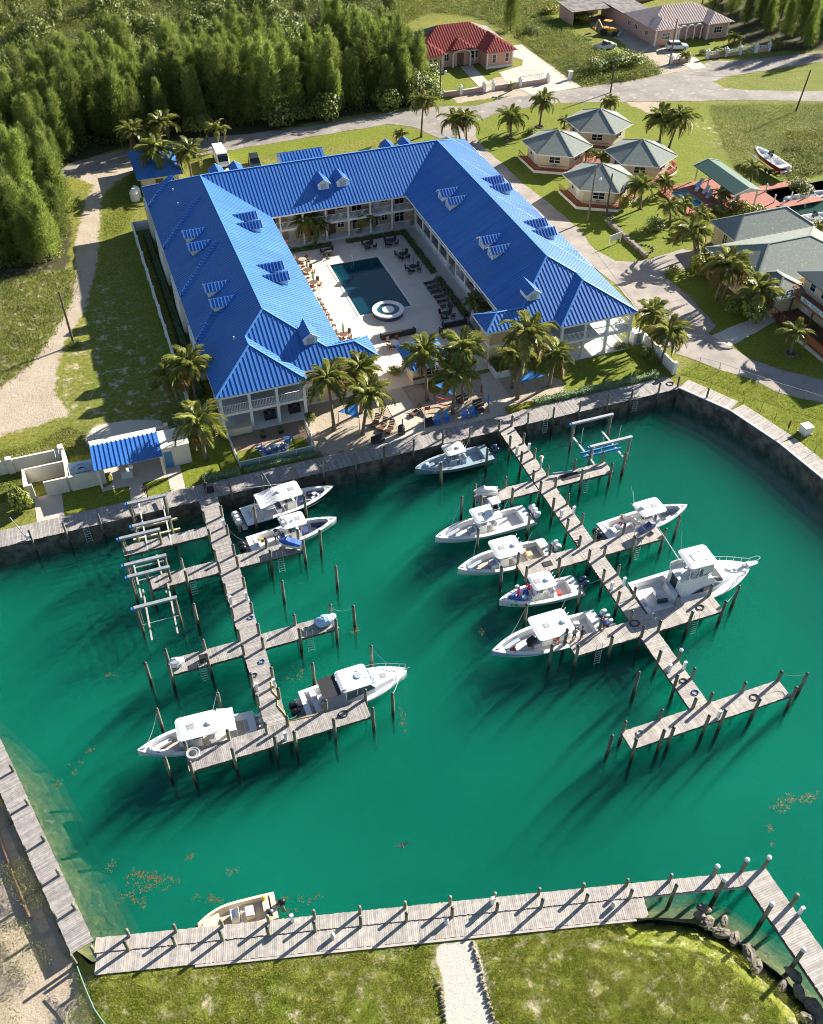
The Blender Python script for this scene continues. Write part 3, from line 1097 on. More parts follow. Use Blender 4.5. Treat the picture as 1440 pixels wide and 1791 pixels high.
eb.beam((32.95,21.0,-.02),(33.5,5,-.02),0.1,0.25)
eb.build('stringer',M['beam'],se)
W0,W1=Vector((-17.6,54.0,0)),Vector((-11.55,32.3,0))
wdir=(W1-W0).normalized()
wr=Vector((-wdir.y,wdir.x,0))*-1
wd=thing('dock','grey plank dock along the sandy bank with a pipe lying beside it','dock',(-14.5,42,0))
mb=MB()
planks(mb,W0,wdir,22.6,1.55,z=0.13,w=0.15)
mb.build('deck_planks',M['deckdark'],wd,kind='stuff')
eb=MB()
eb.beam(W0+wr*.08+Vector((0,0,-.05)),W1+wr*.08+Vector((0,0,-.05)),0.1,0.25)
eb.beam(W0+wr*1.45+Vector((0,0,-.05)),W1+wr*1.45+Vector((0,0,-.05)),0.1,0.25)
eb.build('stringer',M['beam'],wd)

# ================================================================ PILINGS
pm=MB()
pm.lathe([(0.155,-6.2),(0.15,-3),(0.145,-0.02),(0.14,0.0)],n=10)
PILE_ME=pm.mesh('piling',M['pile'],smooth=True)
cm=MB()
cm.lathe([(0.15,-0.03),(0.155,0.0),(0.10,0.06),(0.02,0.10)],n=10)
CAP_ME=cm.mesh('cap',M['cap'],smooth=True)
cm=MB()
cm.lathe([(0.15,-0.04),(0.185,0.0),(0.165,0.10),(0.09,0.17),(0.02,0.19)],n=12)
BALL_ME=cm.mesh('cap',M['ballcap'],smooth=True)

def piling(u,v,label,group=None,top=1.45,cap='black',r=1.0):
 o=inst('piling',PILE_ME,None,(u,v,top+random.uniform(-.08,.08)),
    (random.uniform(-.018,.018),random.uniform(-.018,.018),random.uniform(0,6)),(r,r,1))
 tag(o,label,'piling',group)
 if cap:
  inst('cap',CAP_ME if cap=='black' else BALL_ME,o)
 return o

G_P='dock pilings'
lv=[70.9,68.1,65.1,63.4,60.6,57.4,54.7,53.0,49.7,47.4,44.5]
for i,v in enumerate(lv):
 piling(3.62,v,f'{ORD[i]} piling from the seawall on the west edge of the shed pier',G_P)
 piling(5.40,v+0.1,f'{ORD[i]} piling from the seawall on the east edge of the shed pier',G_P)
for nm,pts in {
 'tan-beamed lift finger dock': [(0.4,65.2),(0.5,63.4),(-3.0,65.0),(-2.9,63.3)],
 'finger dock with the blue-covered jet ski': [(8.6,65.15),(8.6,63.4),(11.8,65.15),(11.9,63.45)],
 'white tarp finger dock': [(-2.75,54.75),(-2.75,53.0),(0.5,54.75),(0.5,53.0)],
 'grey tarp finger dock': [(8.7,54.8),(8.7,53.0),(12.1,54.8),(12.05,53.0)],
 'finger dock behind the tower boat': [(34.1,65.25),(34.1,63.5),(30.7,65.3),(30.6,63.5)],
 'finger dock at the blue-bunk lift': [(42.1,63.5),(42.2,65.35),(45.6,65.4),(45.6,63.5)],
 'finger dock beside the pink-shirted crew': [(34.2,54.9),(34.2,52.95),(30.8,53.0),(30.8,54.85)],
 'finger dock with the navy jet ski': [(42.3,54.95),(42.3,52.95),(45.75,54.95),(45.75,53.0)],
 'finger dock beside the pale blue boat': [(34.3,44.9),(34.3,42.9),(31.0,42.95),(30.9,44.9)],
 'finger dock beside the sportfishing yacht': [(42.3,45.05),(42.4,42.9),(45.8,45.05),(45.9,42.95)],
}.items():
 for i,(u,v) in enumerate(pts):
  piling(u,v,f'{("inner rear", "inner front", "outer rear", "outer front")[i]} piling of the {nm}',G_P)
for i,(u,v) in enumerate([(-2.8,44.95),(0.6,44.95),(8.8,45.0),(12.2,44.9)]):
 piling(u,v,f'{ORD[i]} piling from the west on the far edge of the shed pier end dock',G_P)
for i,(u,v) in enumerate([(-2.75,43.1),(0.6,43.05),(4.0,43.05),(5.6,43.0),(8.9,43.0),(12.2,43.0)]):
 piling(u,v,f'{ORD[i]} piling from the west on the near edge of the shed pier end dock',G_P)
for i,(u,v) in enumerate([(37.4,74.3),(37.32,71.2),(37.4,68.4),(37.3,65.25),(37.3,63.45),(37.35,60.6),(37.4,57.5),(37.4,54.9),(37.4,52.95),(37.4,50.1),(37.4,47.2),(37.4,44.85),(37.4,42.9),(37.4,40.0),(37.4,37.3),(37.6,34.75)]):
 piling(u,v,f'{ORD[i]} piling from the beach on the west edge of the beach pier',G_P)
for i,(u,v) in enumerate([(39.0,74.4),(38.95,71.2),(39.0,68.5),(39.0,65.35),(39.05,63.5),(39.05,60.7),(39.05,57.6),(39.1,55.0),(39.1,52.95),(39.1,50.3),(39.05,47.2),(39.1,42.9),(39.1,39.5),(39.1,37.4),(39.15,34.75)]):
 piling(u,v,f'{ORD[i]} piling from the beach on the east edge of the beach pier',G_P,cap='white' if i==12 else 'black')
for i,(u,v) in enumerate([(31.0,34.75),(34.4,34.75),(42.4,34.75),(45.95,34.7)]):
 piling(u,v,f'{ORD[i]} piling from the west on the far edge of the empty end dock',G_P)
for i,(u,v) in enumerate([(31.0,33.0),(33.5,32.95),(34.4,32.95),(37.7,32.95),(39.2,32.9),(42.5,32.9),(46.1,32.9)]):
 piling(u,v,f'{ORD[i]} piling from the west on the near edge of the empty end dock',G_P)
G_F='free-standing mooring piles'
for (u,v,lab) in [(0.5,59.1,'lone mooring pile standing in open water east of the last boat lift'),(-4.6,54.0,'blue-stained mooring pile off the white tarp finger dock'),
     (0.6,48.8,'mooring pile beside the motors of the white boat at the shed pier end'),(-4.4,48.9,'mooring pile off the bow of the white boat at the shed pier end, far side'),
     (-4.5,44.1,'mooring pile off the bow of the white boat at the shed pier end, near side'),(8.8,49.0,'mooring pile beside the black canopy of the cabin cruiser'),
     (14.1,49.1,'mooring pile with weed at its foot beside the cruiser bow rail'),(14.2,43.8,'mooring pile with floating weed off the near side of the cruiser bow'),
     (14.0,54.0,'mooring pile with orange weed beyond the grey tarp finger dock'),(8.7,59.2,'lone mooring pile in open water nearest the shed pier middle'),
     (13.9,59.2,'lone mooring pile standing farthest out in the open water of the middle basin'),(13.8,64.3,'mooring pile off the covered outboard at the finger end'),
     (13.7,69.7,'mooring pile beside the bow of the boat with outriggers'),(8.5,69.7,'mooring pile beside the dark hull of the boat with outriggers'),
     (47.8,64.5,'mooring pile standing close to the lift with blue bunks'),(48.0,54.1,'mooring pile off the bow of the boat by the covered jet ski'),
     (28.8,48.8,'mooring pile between the bows of the pink-crew boat and pale blue boat'),(28.9,43.8,'mooring pile beside the pale blue hull bow, near side'),
     (34.4,49.1,'red-footed mooring pile behind the motors of the pink-crew boat'),(34.5,38.7,'lone mooring pile in the water south of the pale blue boat'),
     (47.9,33.8,'mooring pile roped to the tip of the empty end dock'),(28.7,64.1,'mooring pile roped to the bow of the boat with the white tower'),
     (28.5,59.3,'mooring pile between the bows of the white tower boat and the wide hardtop boat'),(34.1,59.4,'mooring pile between the motors of the two boats in the upper beach slips'),
     (28.6,53.9,'mooring pile off the near bow of the wide hardtop boat'),(48.2,44.2,'mooring pile beside the near bow of the sportfishing yacht'),
     (28.6,69.7,'mooring pile beside the bow of the grey boat'),(34.2,70.3,'mooring pile beside the stern of the grey boat'),(29.4,34.0,'mooring pile off the west tip of the empty end dock')]:
 piling(u,v,lab,G_F,top=1.4)
for i,(u,v) in enumerate([(-12.9,74.0),(-9.7,74.0),(-6.3,74.05),(0.4,74.1),(7.0,74.1),(10.3,74.1),(13.6,74.1),(16.9,74.1),(20.5,74.15),(23.8,74.2),(27.2,74.2),(30.6,74.2),(33.8,74.2),(40.9,74.25),(44.1,74.25),(47.5,74.3),(51.1,74.3),(54.2,74.3),(57.8,74.3),(60.5,74.5)]):
 piling(u,v,f'{ORD[i]} piling from the west along the hotel seawall boardwalk','seawall pilings',r=0.8)
piling(62.5,71.4,'thin piling against the dark seawall just past the corner of the basin','seawall pilings',r=0.8)
for i in range(13):
 s_=2.4+i*3.18
 p=SD0+sdir*s_+sr*0.12
 q=SD0+sdir*(s_+.02)+sr*1.02
 piling(p.x,p.y,f'{ORD[i]} post from the west in the outer row of the near dock','near dock posts',top=1.2,cap=None,r=0.85)
 piling(q.x,q.y,f'{ORD[i]} post from the west in the inner row of the near dock','near dock posts',top=1.45,cap='black',r=0.85)
for (u,v,lab) in [(31.1,21.75,'white-capped post first along the outer edge before the dock corner'),(33.3,21.4,'white-capped post second along the outer edge before the dock corner'),(34.95,21.05,'white-capped post at the outer dock corner'),
     (31.0,20.75,'white-capped post on the inner edge before the dock corner'),(33.05,18.1,'white-capped post on the inner edge of the corner dock, far one'),(33.2,14.8,'white-capped post on the inner edge of the corner dock, near one'),(35.2,18.1,'post with flat grey top on the outer edge of the corner dock')]:
 piling(u,v,lab,'corner dock posts',top=1.6,cap=None if 'flat' in lab else 'white',r=1.05)
for i,(u,v) in enumerate([(-16.0,47.9),(-15.1,44.5),(-14.15,41.0),(-13.3,37.9),(-12.5,35.0),(-11.6,31.6)]):
 piling(u,v,f'{ORD[i]} post from the top along the water edge of the sandy bank dock','bank dock posts',top=0.9,cap=None,r=0.8)
for i,(u,v) in enumerate([(-17.3,47.2),(-16.45,44.1),(-15.5,40.8),(-14.55,37.5),(-13.8,34.8),(-12.95,31.5)]):
 piling(u,v,f'{ORD[i]} post from the top along the sand edge of the sandy bank dock','bank dock posts',top=0.9,cap=None,r=0.8)

# ================================================================ builders shared by the buildings
def clip_half(poly,f):
 out=[]
 n=len(poly)
 for i in range(n):
  a,b_=poly[i],poly[(i+1)%n]
  fa,fb=f(a),f(b_)
  if fa>=0:
   out.append(a)
  if fa*fb<0:
   t=fa/(fa-fb)
   out.append((a[0]+(b_[0]-a[0])*t,a[1]+(b_[1]-a[1])*t))
 return out

def area2(p):
 return abs(sum(p[i][0]*p[(i+1)%len(p)][1]-p[(i+1)%len(p)][0]*p[i][1] for i in range(len(p))))/2

class Panels:
 """standing-seam panels: each strip of a roof plane is its own panel with its rib"""

 def __init__(s,parent,mat,w=0.5,t=0.03,rib=(0.055,0.07),limit=300,name='panel',proud=0.0):
  s.parent,s.mat,s.w,s.t,s.rib,s.limit,s.name,s.proud=parent,mat,w,t,rib,limit,name,proud
  s.n=0
  s.rest=MB()

 def plane(s,pts,eave=None,single=True,lift=0.0):
  pts=[Vector(p) for p in pts]
  n=Vector((0,0,0))
  for i in range(len(pts)):
   n+=(pts[i]-pts[0]).cross(pts[(i+1)%len(pts)]-pts[0])
  n.normalize()
  if n.z<0:
   n=-n
  e=Vector((-n.y,n.x,0)).normalized() if eave is None else Vector(eave)
  e=(e-n*e.dot(n)).normalized()
  u=n.cross(e)
  if u.z<0:
   u=-u
   e=-e
  o=pts[0]+n*lift
  P2=[((p-pts[0]).dot(e),(p-pts[0]).dot(u)) for p in pts]
  e0,e1=min(p[0] for p in P2),max(p[0] for p in P2)
  k=max(1,round((e1-e0)/s.w))
  w=(e1-e0)/k
  for i in range(k):
   a,b_=e0+i*w,e0+(i+1)*w
   q=clip_half(P2,lambda p: p[0]-a)
   q=clip_half(q,lambda p: b_-p[0]) if len(q)>2 else q
   if len(q)<3 or area2(q)<0.02:
    continue
   rib=s.rib if abs(n.y)>abs(n.x) else (s.rib[0]*.7,s.rib[1]*.55)
   mb=MB() if (single and s.n<s.limit) else s.rest
   mb.slab([o+e*p[0]+u*p[1]+n*s.t for p in q],s.t)
   # the rib stands along the strip's left edge
   am=a+rib[0]/2+0.004
   ss=[]
   for j in range(len(q)):
    c,d=q[j],q[(j+1)%len(q)]
    if (c[0]-am)*(d[0]-am)<=0 and abs(c[0]-d[0])>1e-6:
     ss.append(c[1]+(d[1]-c[1])*(am-c[0])/(d[0]-c[0]))
   if len(ss)>=2:
    lo,hi=min(ss),max(ss)
    if hi-lo>0.05:
     p0=o+e*am+u*lo+n*(s.t+rib[1]/2-.002)
     p1=o+e*am+u*hi+n*(s.t+rib[1]/2-.002)
     A,B_=e*rib[0]/2,n*rib[1]/2
     vs=[p0-A-B_,p0+A-B_,p0+A+B_,p0-A+B_,p1-A-B_,p1+A-B_,p1+A+B_,p1-A+B_]
     mb.add(vs,[(3,2,1,0),(4,5,6,7),(0,1,5,4),(1,2,6,5),(2,3,7,6),(3,0,4,7)])
   if single and s.n<s.limit:
    mb.build(s.name,s.mat,s.parent)
    s.n+=1

 def finish(s):
  if s.rest.v:
   s.rest.build(s.name+'_field',s.mat,s.parent,kind='stuff')

def frame_of(n):
 n=Vector((n[0],n[1],0)).normalized()
 return n,Vector((-n.y,n.x,0))

def window(parent,c,n,w,h,mull=1,rows=1,fmat='white',pmat='glass',name='window',fw=0.09):
 """c = centre of the sill line on the wall face, n = outward normal"""
 n,t=frame_of(n)
 c=Vector(c)
 rz=atan2(t.y,t.x)
 fb=MB()
 for s_ in (-1,1):
  fb.bx(c+t*s_*(w/2-fw/2)+n*.03+Vector((0,0,h/2)),(fw,.10,h),rz)
 for z in (fw/2,h-fw/2):
  fb.bx(c+n*.031+Vector((0,0,z)),(w-2*fw,.10,fw),rz)
 for i in range(1,mull+1):
  fb.bx(c+t*(-w/2+w*i/(mull+1))+n*.032+Vector((0,0,h/2)),(fw*.7,.08,h-2*fw),rz)
 for i in range(1,rows+1):
  fb.bx(c+n*.034+Vector((0,0,h*i/(rows+1))),(w-2*fw,.06,fw*.5),rz)
 o=fb.build(name,M[fmat],parent)
 pb=MB().bx(c+n*.012+Vector((0,0,h/2)),(w-2*fw+.01,.02,h-2*fw+.01),rz)
 pb.build('pane',M[pmat],o)
 return o

def door(parent,c,n,w=0.95,h=2.1,mat='white',knob=True):
 n,t=frame_of(n)
 c=Vector(c)
 rz=atan2(t.y,t.x)
 o=MB().bx(c+n*.02+Vector((0,0,h/2)),(w,.06,h),rz).build('door',M[mat],parent)
 k=MB().bx(c+n*.08+t*w*.38+Vector((0,0,1.0)),(.05,.06,.12),rz)
 k.build('handle',M['ltgrey'],o)
 return o

def railing(mb,p,q,h=0.95,sp=0.17,th=0.035,z0=0.08):
 p,q=Vector(p),Vector(q)
 up=Vector((0,0,1))
 mb.beam(p+up*h,q+up*h,0.08,0.06)
 mb.beam(p+up*z0,q+up*z0,0.06,0.05)
 n=max(2,int((q-p).length/sp))
 for i in range(1,n):
  c=p+(q-p)*(i/n)
  mb.box(c.x-th/2,c.y-th/2,c.z+z0,c.x+th/2,c.y+th/2,c.z+h-.02)

# ================================================================ THE HOTEL
EV,KP,CX=5.4,3.9/7.85,33.65
hotel=thing('hotel','large two-storey U-shaped hotel with bright blue metal roof round a pool court','hotel',(CX,112,0))
roof=MB()

def mir(pts,right):
 return [((2*CX-p[0]) if right else p[0],p[1],p[2]) for p in pts]

def zO(u):
 return EV+(u-8)*KP

FV=85.2            # main front eave
RE=FV+7.85       # ridge end
PZ=EV+5.1*KP
PV=FV+5.1        # where the porch ridge meets the front plane
SZ=EV+2.15*KP
RZ=EV+3.9
LEFT={
 'outer': [(8,138.2,EV),(15.85,130.35,RZ),(15.85,RE,RZ),(13.1,PV,PZ),(13.1,88.5,PZ),(8,83.4,EV)],
 'porch': [(8,83.4,EV),(13.1,88.5,PZ),(18.2,83.4,EV)],
 'porchside': [(18.2,83.4,EV),(13.1,88.5,PZ),(13.1,PV,PZ),(18.2,FV,EV)],
 'front': [(15.85,RE,RZ),(13.1,PV,PZ),(18.2,FV,EV),(27.0,FV,EV),(24.85,FV+2.15,SZ),(21.4+.15,FV+2.15,SZ)],
 'stubend': [(27.0,FV,EV),(27.0,FV+4.3,EV),(24.85,FV+2.15,SZ)],
 'stubback': [(27.0,FV+4.3,EV),(23.7,FV+4.3,EV),(21.55,FV+2.15,SZ),(24.85,FV+2.15,SZ)],
 'inner': [(15.85,RE,RZ),(21.55,FV+2.15,SZ),(23.7,FV+4.3,EV),(23.7,122.5,EV),(15.85,130.35,RZ)],
}
for right in (False,True):
 for k_,pts in LEFT.items():
  roof.slab([(p[0],p[1],p[2]-0.004) for p in mir(pts,right)],0.16)
BACKIN=[(15.85,130.35,RZ),(23.7,122.5,EV),(43.6,122.5,EV),(51.45,130.35,RZ)]
BACKOUT=[(8,138.2,EV),(59.3,138.2,EV),(51.45,130.35,RZ),(15.85,130.35,RZ)]
roof.slab([(p[0],p[1],p[2]-0.004) for p in BACKIN],0.16)
roof.slab([(p[0],p[1],p[2]-0.004) for p in BACKOUT],0.16)
roof_o=roof.build('roof',M['blue_trim'],hotel)
pn=Panels(roof_o,M['blue_roof'],0.5,rib=(0.07,0.062),limit=300)
for right in (False,True):
 pn.plane(mir(LEFT['porch'],right))
 pn.plane(mir(LEFT['front'],right))
 pn.plane(mir(LEFT['porchside'],right),single=True)
pn.plane(BACKIN)
pn.plane(LEFT['outer'])
pn.plane(mir(LEFT['outer'],True))
pn.plane(LEFT['inner'])
pn.plane(mir(LEFT['inner'],True))
for right in (False,True):
 pn.plane(mir(LEFT['stubend'],right))
 pn.plane(mir(LEFT['stubback'],right))
pn.plane(BACKOUT)
pn.finish()
# ridge and hip flashings
fl=MB()
for right in (False,True):
 P_=lambda*p: mir([p],right)[0]
 for a,b_ in (((15.85,RE,RZ),(15.85,130.35,RZ)),((15.85,RE,RZ),(13.1,PV,PZ)),((13.1,PV,PZ),(13.1,88.5,PZ)),((13.1,88.5,PZ),(8,83.4,EV)),
     ((13.1,88.5,PZ),(18.2,83.4,EV)),((15.85,RE,RZ),(21.55,FV+2.15,SZ)),((21.55,FV+2.15,SZ),(24.85,FV+2.15,SZ)),((24.85,FV+2.15,SZ),(27,FV,EV)),
     ((24.85,FV+2.15,SZ),(27,FV+4.3,EV)),((8,138.2,EV),(15.85,130.35,RZ))):
  a,b_=Vector(P_(*a)),Vector(P_(*b_))
  fl.beam(a+Vector((0,0,.10)),b_+Vector((0,0,.10)),0.20,0.06)
fl.beam((15.85,130.35,RZ+.10),(51.45,130.35,RZ+.10),0.20,0.06)
fl.build('ridge_flashing',M['blue_trim'],roof_o)
fa=MB()
for right in (False,True):
 P_=lambda*p: Vector(mir([p],right)[0])
 for a,b_ in (((8,83.4),(18.2,83.4)),((18.2,83.4),(18.2,FV)),((18.2,FV),(27,FV)),((27,FV),(27,FV+4.3)),((27,FV+4.3),(23.7,FV+4.3)),((23.7,FV+4.3),(23.7,122.5)),((8,83.4),(8,138.2))):
  fa.beam(P_(*a,EV-.11),P_(*b_,EV-.11),0.05,0.22)
fa.beam((23.7,122.5,EV-.11),(43.6,122.5,EV-.11),0.05,0.22)
fa.beam((8,138.2,EV-.11),(59.3,138.2,EV-.11),0.05,0.22)
fa.build('fascia',M['white'],roof_o)

# walls, floors and galleries
W_TOP=EV+0.25
wl=MB()
bands=MB()
slabs=MB()
for right in (False,True):
 def X_(u):
  return 2*CX-u if right else u

 def wbox(mb_,u0,v0,z0,u1,v1,z1):
  a,b_=sorted((X_(u0),X_(u1)))
  mb_.box(a,v0,z0,b_,v1,z1)
 wbox(wl,9.0,87.6,0,9.25,137.3,W_TOP)                 # outer wall
 wbox(wl,20.4,90.2,0,20.65,125.2,W_TOP)               # wall along the court gallery
 wbox(wl,9.25,87.6,0,18.0,87.85,W_TOP+.15)           # wall behind the porch
 wbox(wl,18.0,86.1,0,26.1,86.35,W_TOP)                # front wall of the end block
 wbox(wl,25.85,86.35,0,26.1,89.0,W_TOP)
 wbox(wl,20.65,88.75,0,25.85,89.0,W_TOP)
 wbox(wl,18.0,86.35,0,18.25,87.6,W_TOP)
 wbox(slabs,20.65,89.0,2.62,22.25,122.9,2.95)         # gallery floor
 wbox(slabs,8.2,83.65,2.62,18.0,87.6,2.93)            # porch balcony floor
 wbox(slabs,8.2,83.65,-0.05,18.0,87.6,0.16)
 wbox(slabs,20.65,89.0,-0.05,22.25,124.0,0.16)
 wbox(bands,17.95,86.03,2.62,26.17,86.1,2.95)
 wbox(bands,26.1,86.1,2.62,26.17,89.0,2.95)
 wbox(bands,8.93,87.6,2.62,9.0,137.3,2.95)
 wbox(bands,17.95,86.03,0.0,26.17,86.1,0.25)
wl.box(20.65,125.0,0,46.65,125.25,W_TOP)
wl.box(9.25,137.05,0,58.05,137.3,W_TOP)
slabs.box(22.25,123.2,2.62,45.05,125.0,2.95)
slabs.box(22.25,123.2,-0.05,45.05,125.0,0.16)
wl.build('wall',M['tanwall'],hotel)
bands.build('string_course',M['white'],hotel)
slabs.build('gallery_floor',M['white'],hotel)
# columns: one mesh for each, and the railings between them
cmesh={}

def column(u,v,z0,z1,w=0.26):
 key=(round(z1-z0,2),w)
 if key not in cmesh:
  m=MB()
  h=z1-z0
  m.box(-w/2,-w/2,0,w/2,w/2,h)
  m.box(-w*.68,-w*.68,0,w*.68,w*.68,.25)
  m.box(-w*.62,-w*.62,h-.14,w*.62,w*.62,h)
  cmesh[key]=m.mesh('column',M['white'])
 o=inst('column',cmesh[key],hotel,Vector((u,v,z0))-origin_of(hotel))
 return o

vs_=[122.9-3.25*i for i in range(11)]
for right in (False,True):
 uu=2*CX-22.05 if right else 22.05
 for i,v in enumerate(vs_):
  column(uu,v,0.16,2.62)
  column(uu,v,2.95,EV-.1)
  if i:
   rb=MB()
   railing(rb,(uu,vs_[i-1]-.14,2.95),(uu,v+.14,2.95))
   rb.build('railing',M['white'],hotel)
   if right:
    rb=MB()
    rb.box(uu-.05,v+.14,.16,uu+.05,vs_[i-1]-.14,1.0) if i not in (5,10) else railing(rb,(uu,vs_[i-1]-.14,.16),(uu,(v+vs_[i-1])/2+.5,.16))
    rb.build('gallery_panel',M['white'],hotel)
us_=[25.0,28.3,31.7,35.05,38.4,41.75]
for i,u in enumerate(us_):
 column(u,123.4,0.16,2.62)
 column(u,123.4,2.95,EV-.1)
ub=[22.3]+us_+[45.0]
for i in range(len(ub)-1):
 rb=MB()
 railing(rb,(ub[i]+.14,123.4,2.95),(ub[i+1]-.14,123.4,2.95))
 rb.build('railing',M['white'],hotel)
 if i != 3:
  rb=MB()
  railing(rb,(ub[i]+.14,123.4,.16),(ub[i+1]-.14,123.4,.16))
  rb.build('railing',M['white'],hotel)
for right in (False,True):
 for u in (8.45,11.6,14.65,17.75):
  uu=2*CX-u if right else u
  column(uu,83.9,0.16,2.62,.3)
  column(uu,83.9,2.93,EV-.1,.3)
 for a,b_ in ((8.45,11.6),(11.6,14.65),(14.65,17.75)):
  p,q=sorted((2*CX-a if right else a,2*CX-b_ if right else b_))
  rb=MB()
  railing(rb,(p+.16,83.9,2.93),(q-.16,83.9,2.93))
  rb.build('railing',M['white'],hotel)
 for z in (2.93,0.16):
  uu=2*CX-8.4 if right else 8.4
  if z<1 and not right:
   continue
  rb=MB()
  railing(rb,(uu,84.1,z),(uu,87.5,z))
  rb.build('railing',M['white'],hotel)
rb=MB()
railing(rb,(2*CX-14.5,83.9,.16),(2*CX-17.6,83.9,.16))
rb.build('railing',M['white'],hotel)
# doors and windows
for z in (0.16,2.95):
 for i in range(10):
  v=121.2-3.25*i
  for right in (False,True):
   uu=2*CX-20.65 if right else 20.65
   n=(-1,0,0) if right else (1,0,0)
   if i%2==0:
    door(hotel,(uu,v+.5,z),n,mat='brownwood' if i%4 else 'white')
    window(hotel,(uu,v-.9,z+.8),n,1.3,1.2)
   else:
    window(hotel,(uu,v+.8,z+.8),n,1.3,1.2)
    door(hotel,(uu,v-.5,z),n,mat='brownwood')
 for i,u in enumerate((24,27.3,30.2,33.4,36.8,40.2,43.4)):
  if i%2:
   door(hotel,(u-.4,125.0,z),(0,-1,0),1.0,mat='white' if i != 3 else 'brownwood')
   window(hotel,(u+.9,125.0,z+.7),(0,-1,0),1.1,1.3)
  else:
   window(hotel,(u,125.0,z+.1),(0,-1,0),1.6,2.0)
 for right in (False,True):
  f=(lambda u: 2*CX-u) if right else (lambda u: u)
  for u in (12.2,13.2,15.2,16.2):
   window(hotel,(f(u),87.6,z+.05),(0,-1,0),0.9,2.1,mull=0)
  window(hotel,(f(19.0),86.1,z+1.0),(0,-1,0),0.95,1.2,mull=0,rows=1)
  if z<1:
   window(hotel,(f(10.3),87.6,.2),(0,-1,0),1.6,2.0)
sh=MB().box(28.4,124.5,.16,29.2,124.9,2.2)
# patio half wall and outdoor kitchen under the near porch
kt=MB().box(8.6,83.2,0.16,11.4,83.5,1.05).box(8.6,83.5,0.85,11.4,84.1,0.95)
kt.build('kitchen_counter',M['cream'],hotel)

# dormers
def dormer(c,d,zf):
 """c = (u, v) of the gable face, d = outward (downslope) direction, zf = roof level under the face"""
 d=Vector((*d,0))
 t=Vector((-d.y,d.x,0))
 c=Vector((*c,zf))
 w,hw,hr=0.78,1.02,0.52
 L_=(hw+hr)/KP
 up=Vector((0,0,1))
 b=MB()
 f=[c-t*w-up*.3,c+t*w-up*.3,c+t*w+up*hw,c+up*(hw+hr),c-t*w+up*hw]
 back=-d*(hw/KP)
 b.add([*f,f[0]+back,f[1]+back,f[2]+back,f[4]+back],
   [(0,1,2,3,4),(1,6,7,2),(5,0,4,8)])
 o=b.build('dormer',M['white'],hotel)
 rb=Panels(o,M['blue_roof'],0.45,rib=(0.055,0.06),limit=0,name='dormer_roof')
 ov,of=0.22,0.28
 for s_ in (-1,1):
  e0=c+t*s_*(w+ov)+up*(hw-ov*hr/w)+d*of
  r0=c+up*(hw+hr)+d*of
  r1=c+up*(hw+hr)-d*L_
  e1=c+t*s_*(w+ov)+up*(hw-ov*hr/w)-d*((hw-ov*hr/w)/KP)
  rb.plane([e0,r0,r1,e1])
 rb.finish()
 tr=MB()
 for s_ in (-1,1):
  tr.beam(c+t*s_*(w+ov)+up*(hw-ov*hr/w)+d*(of+.02),c+up*(hw+hr)+d*(of+.02),.04,.13)
 tr.build('bargeboard',M['white'],o)
 lv_=MB()
 for k_ in range(5):
  lv_.bx(c+d*.03+up*(.22+.14*k_),(.8,.05,.10),atan2(t.y,t.x),rx=0.4)
 lv_.build('louvre',M['ltgrey'],o)

for u,v in ((10.3,112.0),(10.3,109.0)):
 pass
DORM_L_OUT=[(at(337,419,7.0)),(at(344,441,7.0)),(at(378,512,7.0)),(at(387,539,7.0))]
for p in DORM_L_OUT:
 dormer((11.0,p.y),(-1,0),zO(11.0))
for v in (118.9,116.2,104.6,101.9):
 dormer((20.7,v),(1,0),EV+(23.7-20.7)*KP)
for p in ((774,349),(786,364),(846,432),(862,450)):
 q=at(*p,6.9)
 dormer((46.6,q.y),(-1,0),EV+(46.6-43.6)*KP)
for v in (117.9,115.2,103.9,101.2):
 dormer((56.3,v),(1,0),EV+(59.3-56.3)*KP)
for u in (32.2,35.0):
 dormer((u,125.4),(0,-1),EV+(125.4-122.5)*KP)
for u in (18.6,21.4,44.6,47.4):
 dormer((u,134.2),(0,1),EV+(138.2-134.2)*KP)
dormer((19.9,88.0),(0,-1),EV+(88.0-FV)*KP)
dormer((2*CX-19.9,88.0),(0,-1),EV+(88.0-FV)*KP)

# raised bays where the outer eaves step up: a shallow plane with a seamed cheek below it
rb=Panels(roof_o,M['blue_roof'],0.5,rib=(0.06,0.07),limit=0,name='bay_roof')
ww=MB()
for right in (False,True):
 f=(lambda u: 2*CX-u) if right else (lambda u: u)
 for vE,lu in ((131.4,4.2),(118.4,6.4),(105.6,6.2),(95.0,4.4)):
  uT=7.7+lu
  T=(f(uT),vE+lu*1.0,zO(uT)+.02)
  rise,lift_=(0.10,.05) if right else (0.42,.26)
  vT=vE+lu
  P1=(f(uT),vT,zO(uT)+lift_)
  P2=(f(8.1),vE,EV+rise)
  E1=(f(8.1),vT,EV+.06)
  Q1=(f(uT+1.0),vT-.25,zO(uT+1.0)+.02)
  Q2=(f(8.6),vE-.55,zO(8.6)+.02)
  rb.plane([P1,E1,P2])
  rb.plane([P1,P2,Q2,Q1],eave=(Q2[0]-Q1[0],Q2[1]-Q1[1],0))
  a,b_=sorted((f(7.75),f(9.0)))
  ww.box(a,vE+.02,0.0,b_,vE+lu*.95,EV-.15)
  ww.add([(f(8.12),vE-.5,EV-.1),(f(8.12),vE+lu*.97,EV-.1),(f(8.12),vE+.05,EV+rise-.04)],[(0,1,2) if right else (2,1,0)])
  ww.build('bay_wall',M['white'],hotel)
  ww=MB()
  window(hotel,(f(7.75),vE+lu*.5,3.6),(1 if right else-1,0,0),1.6,1.3)
rb.finish()
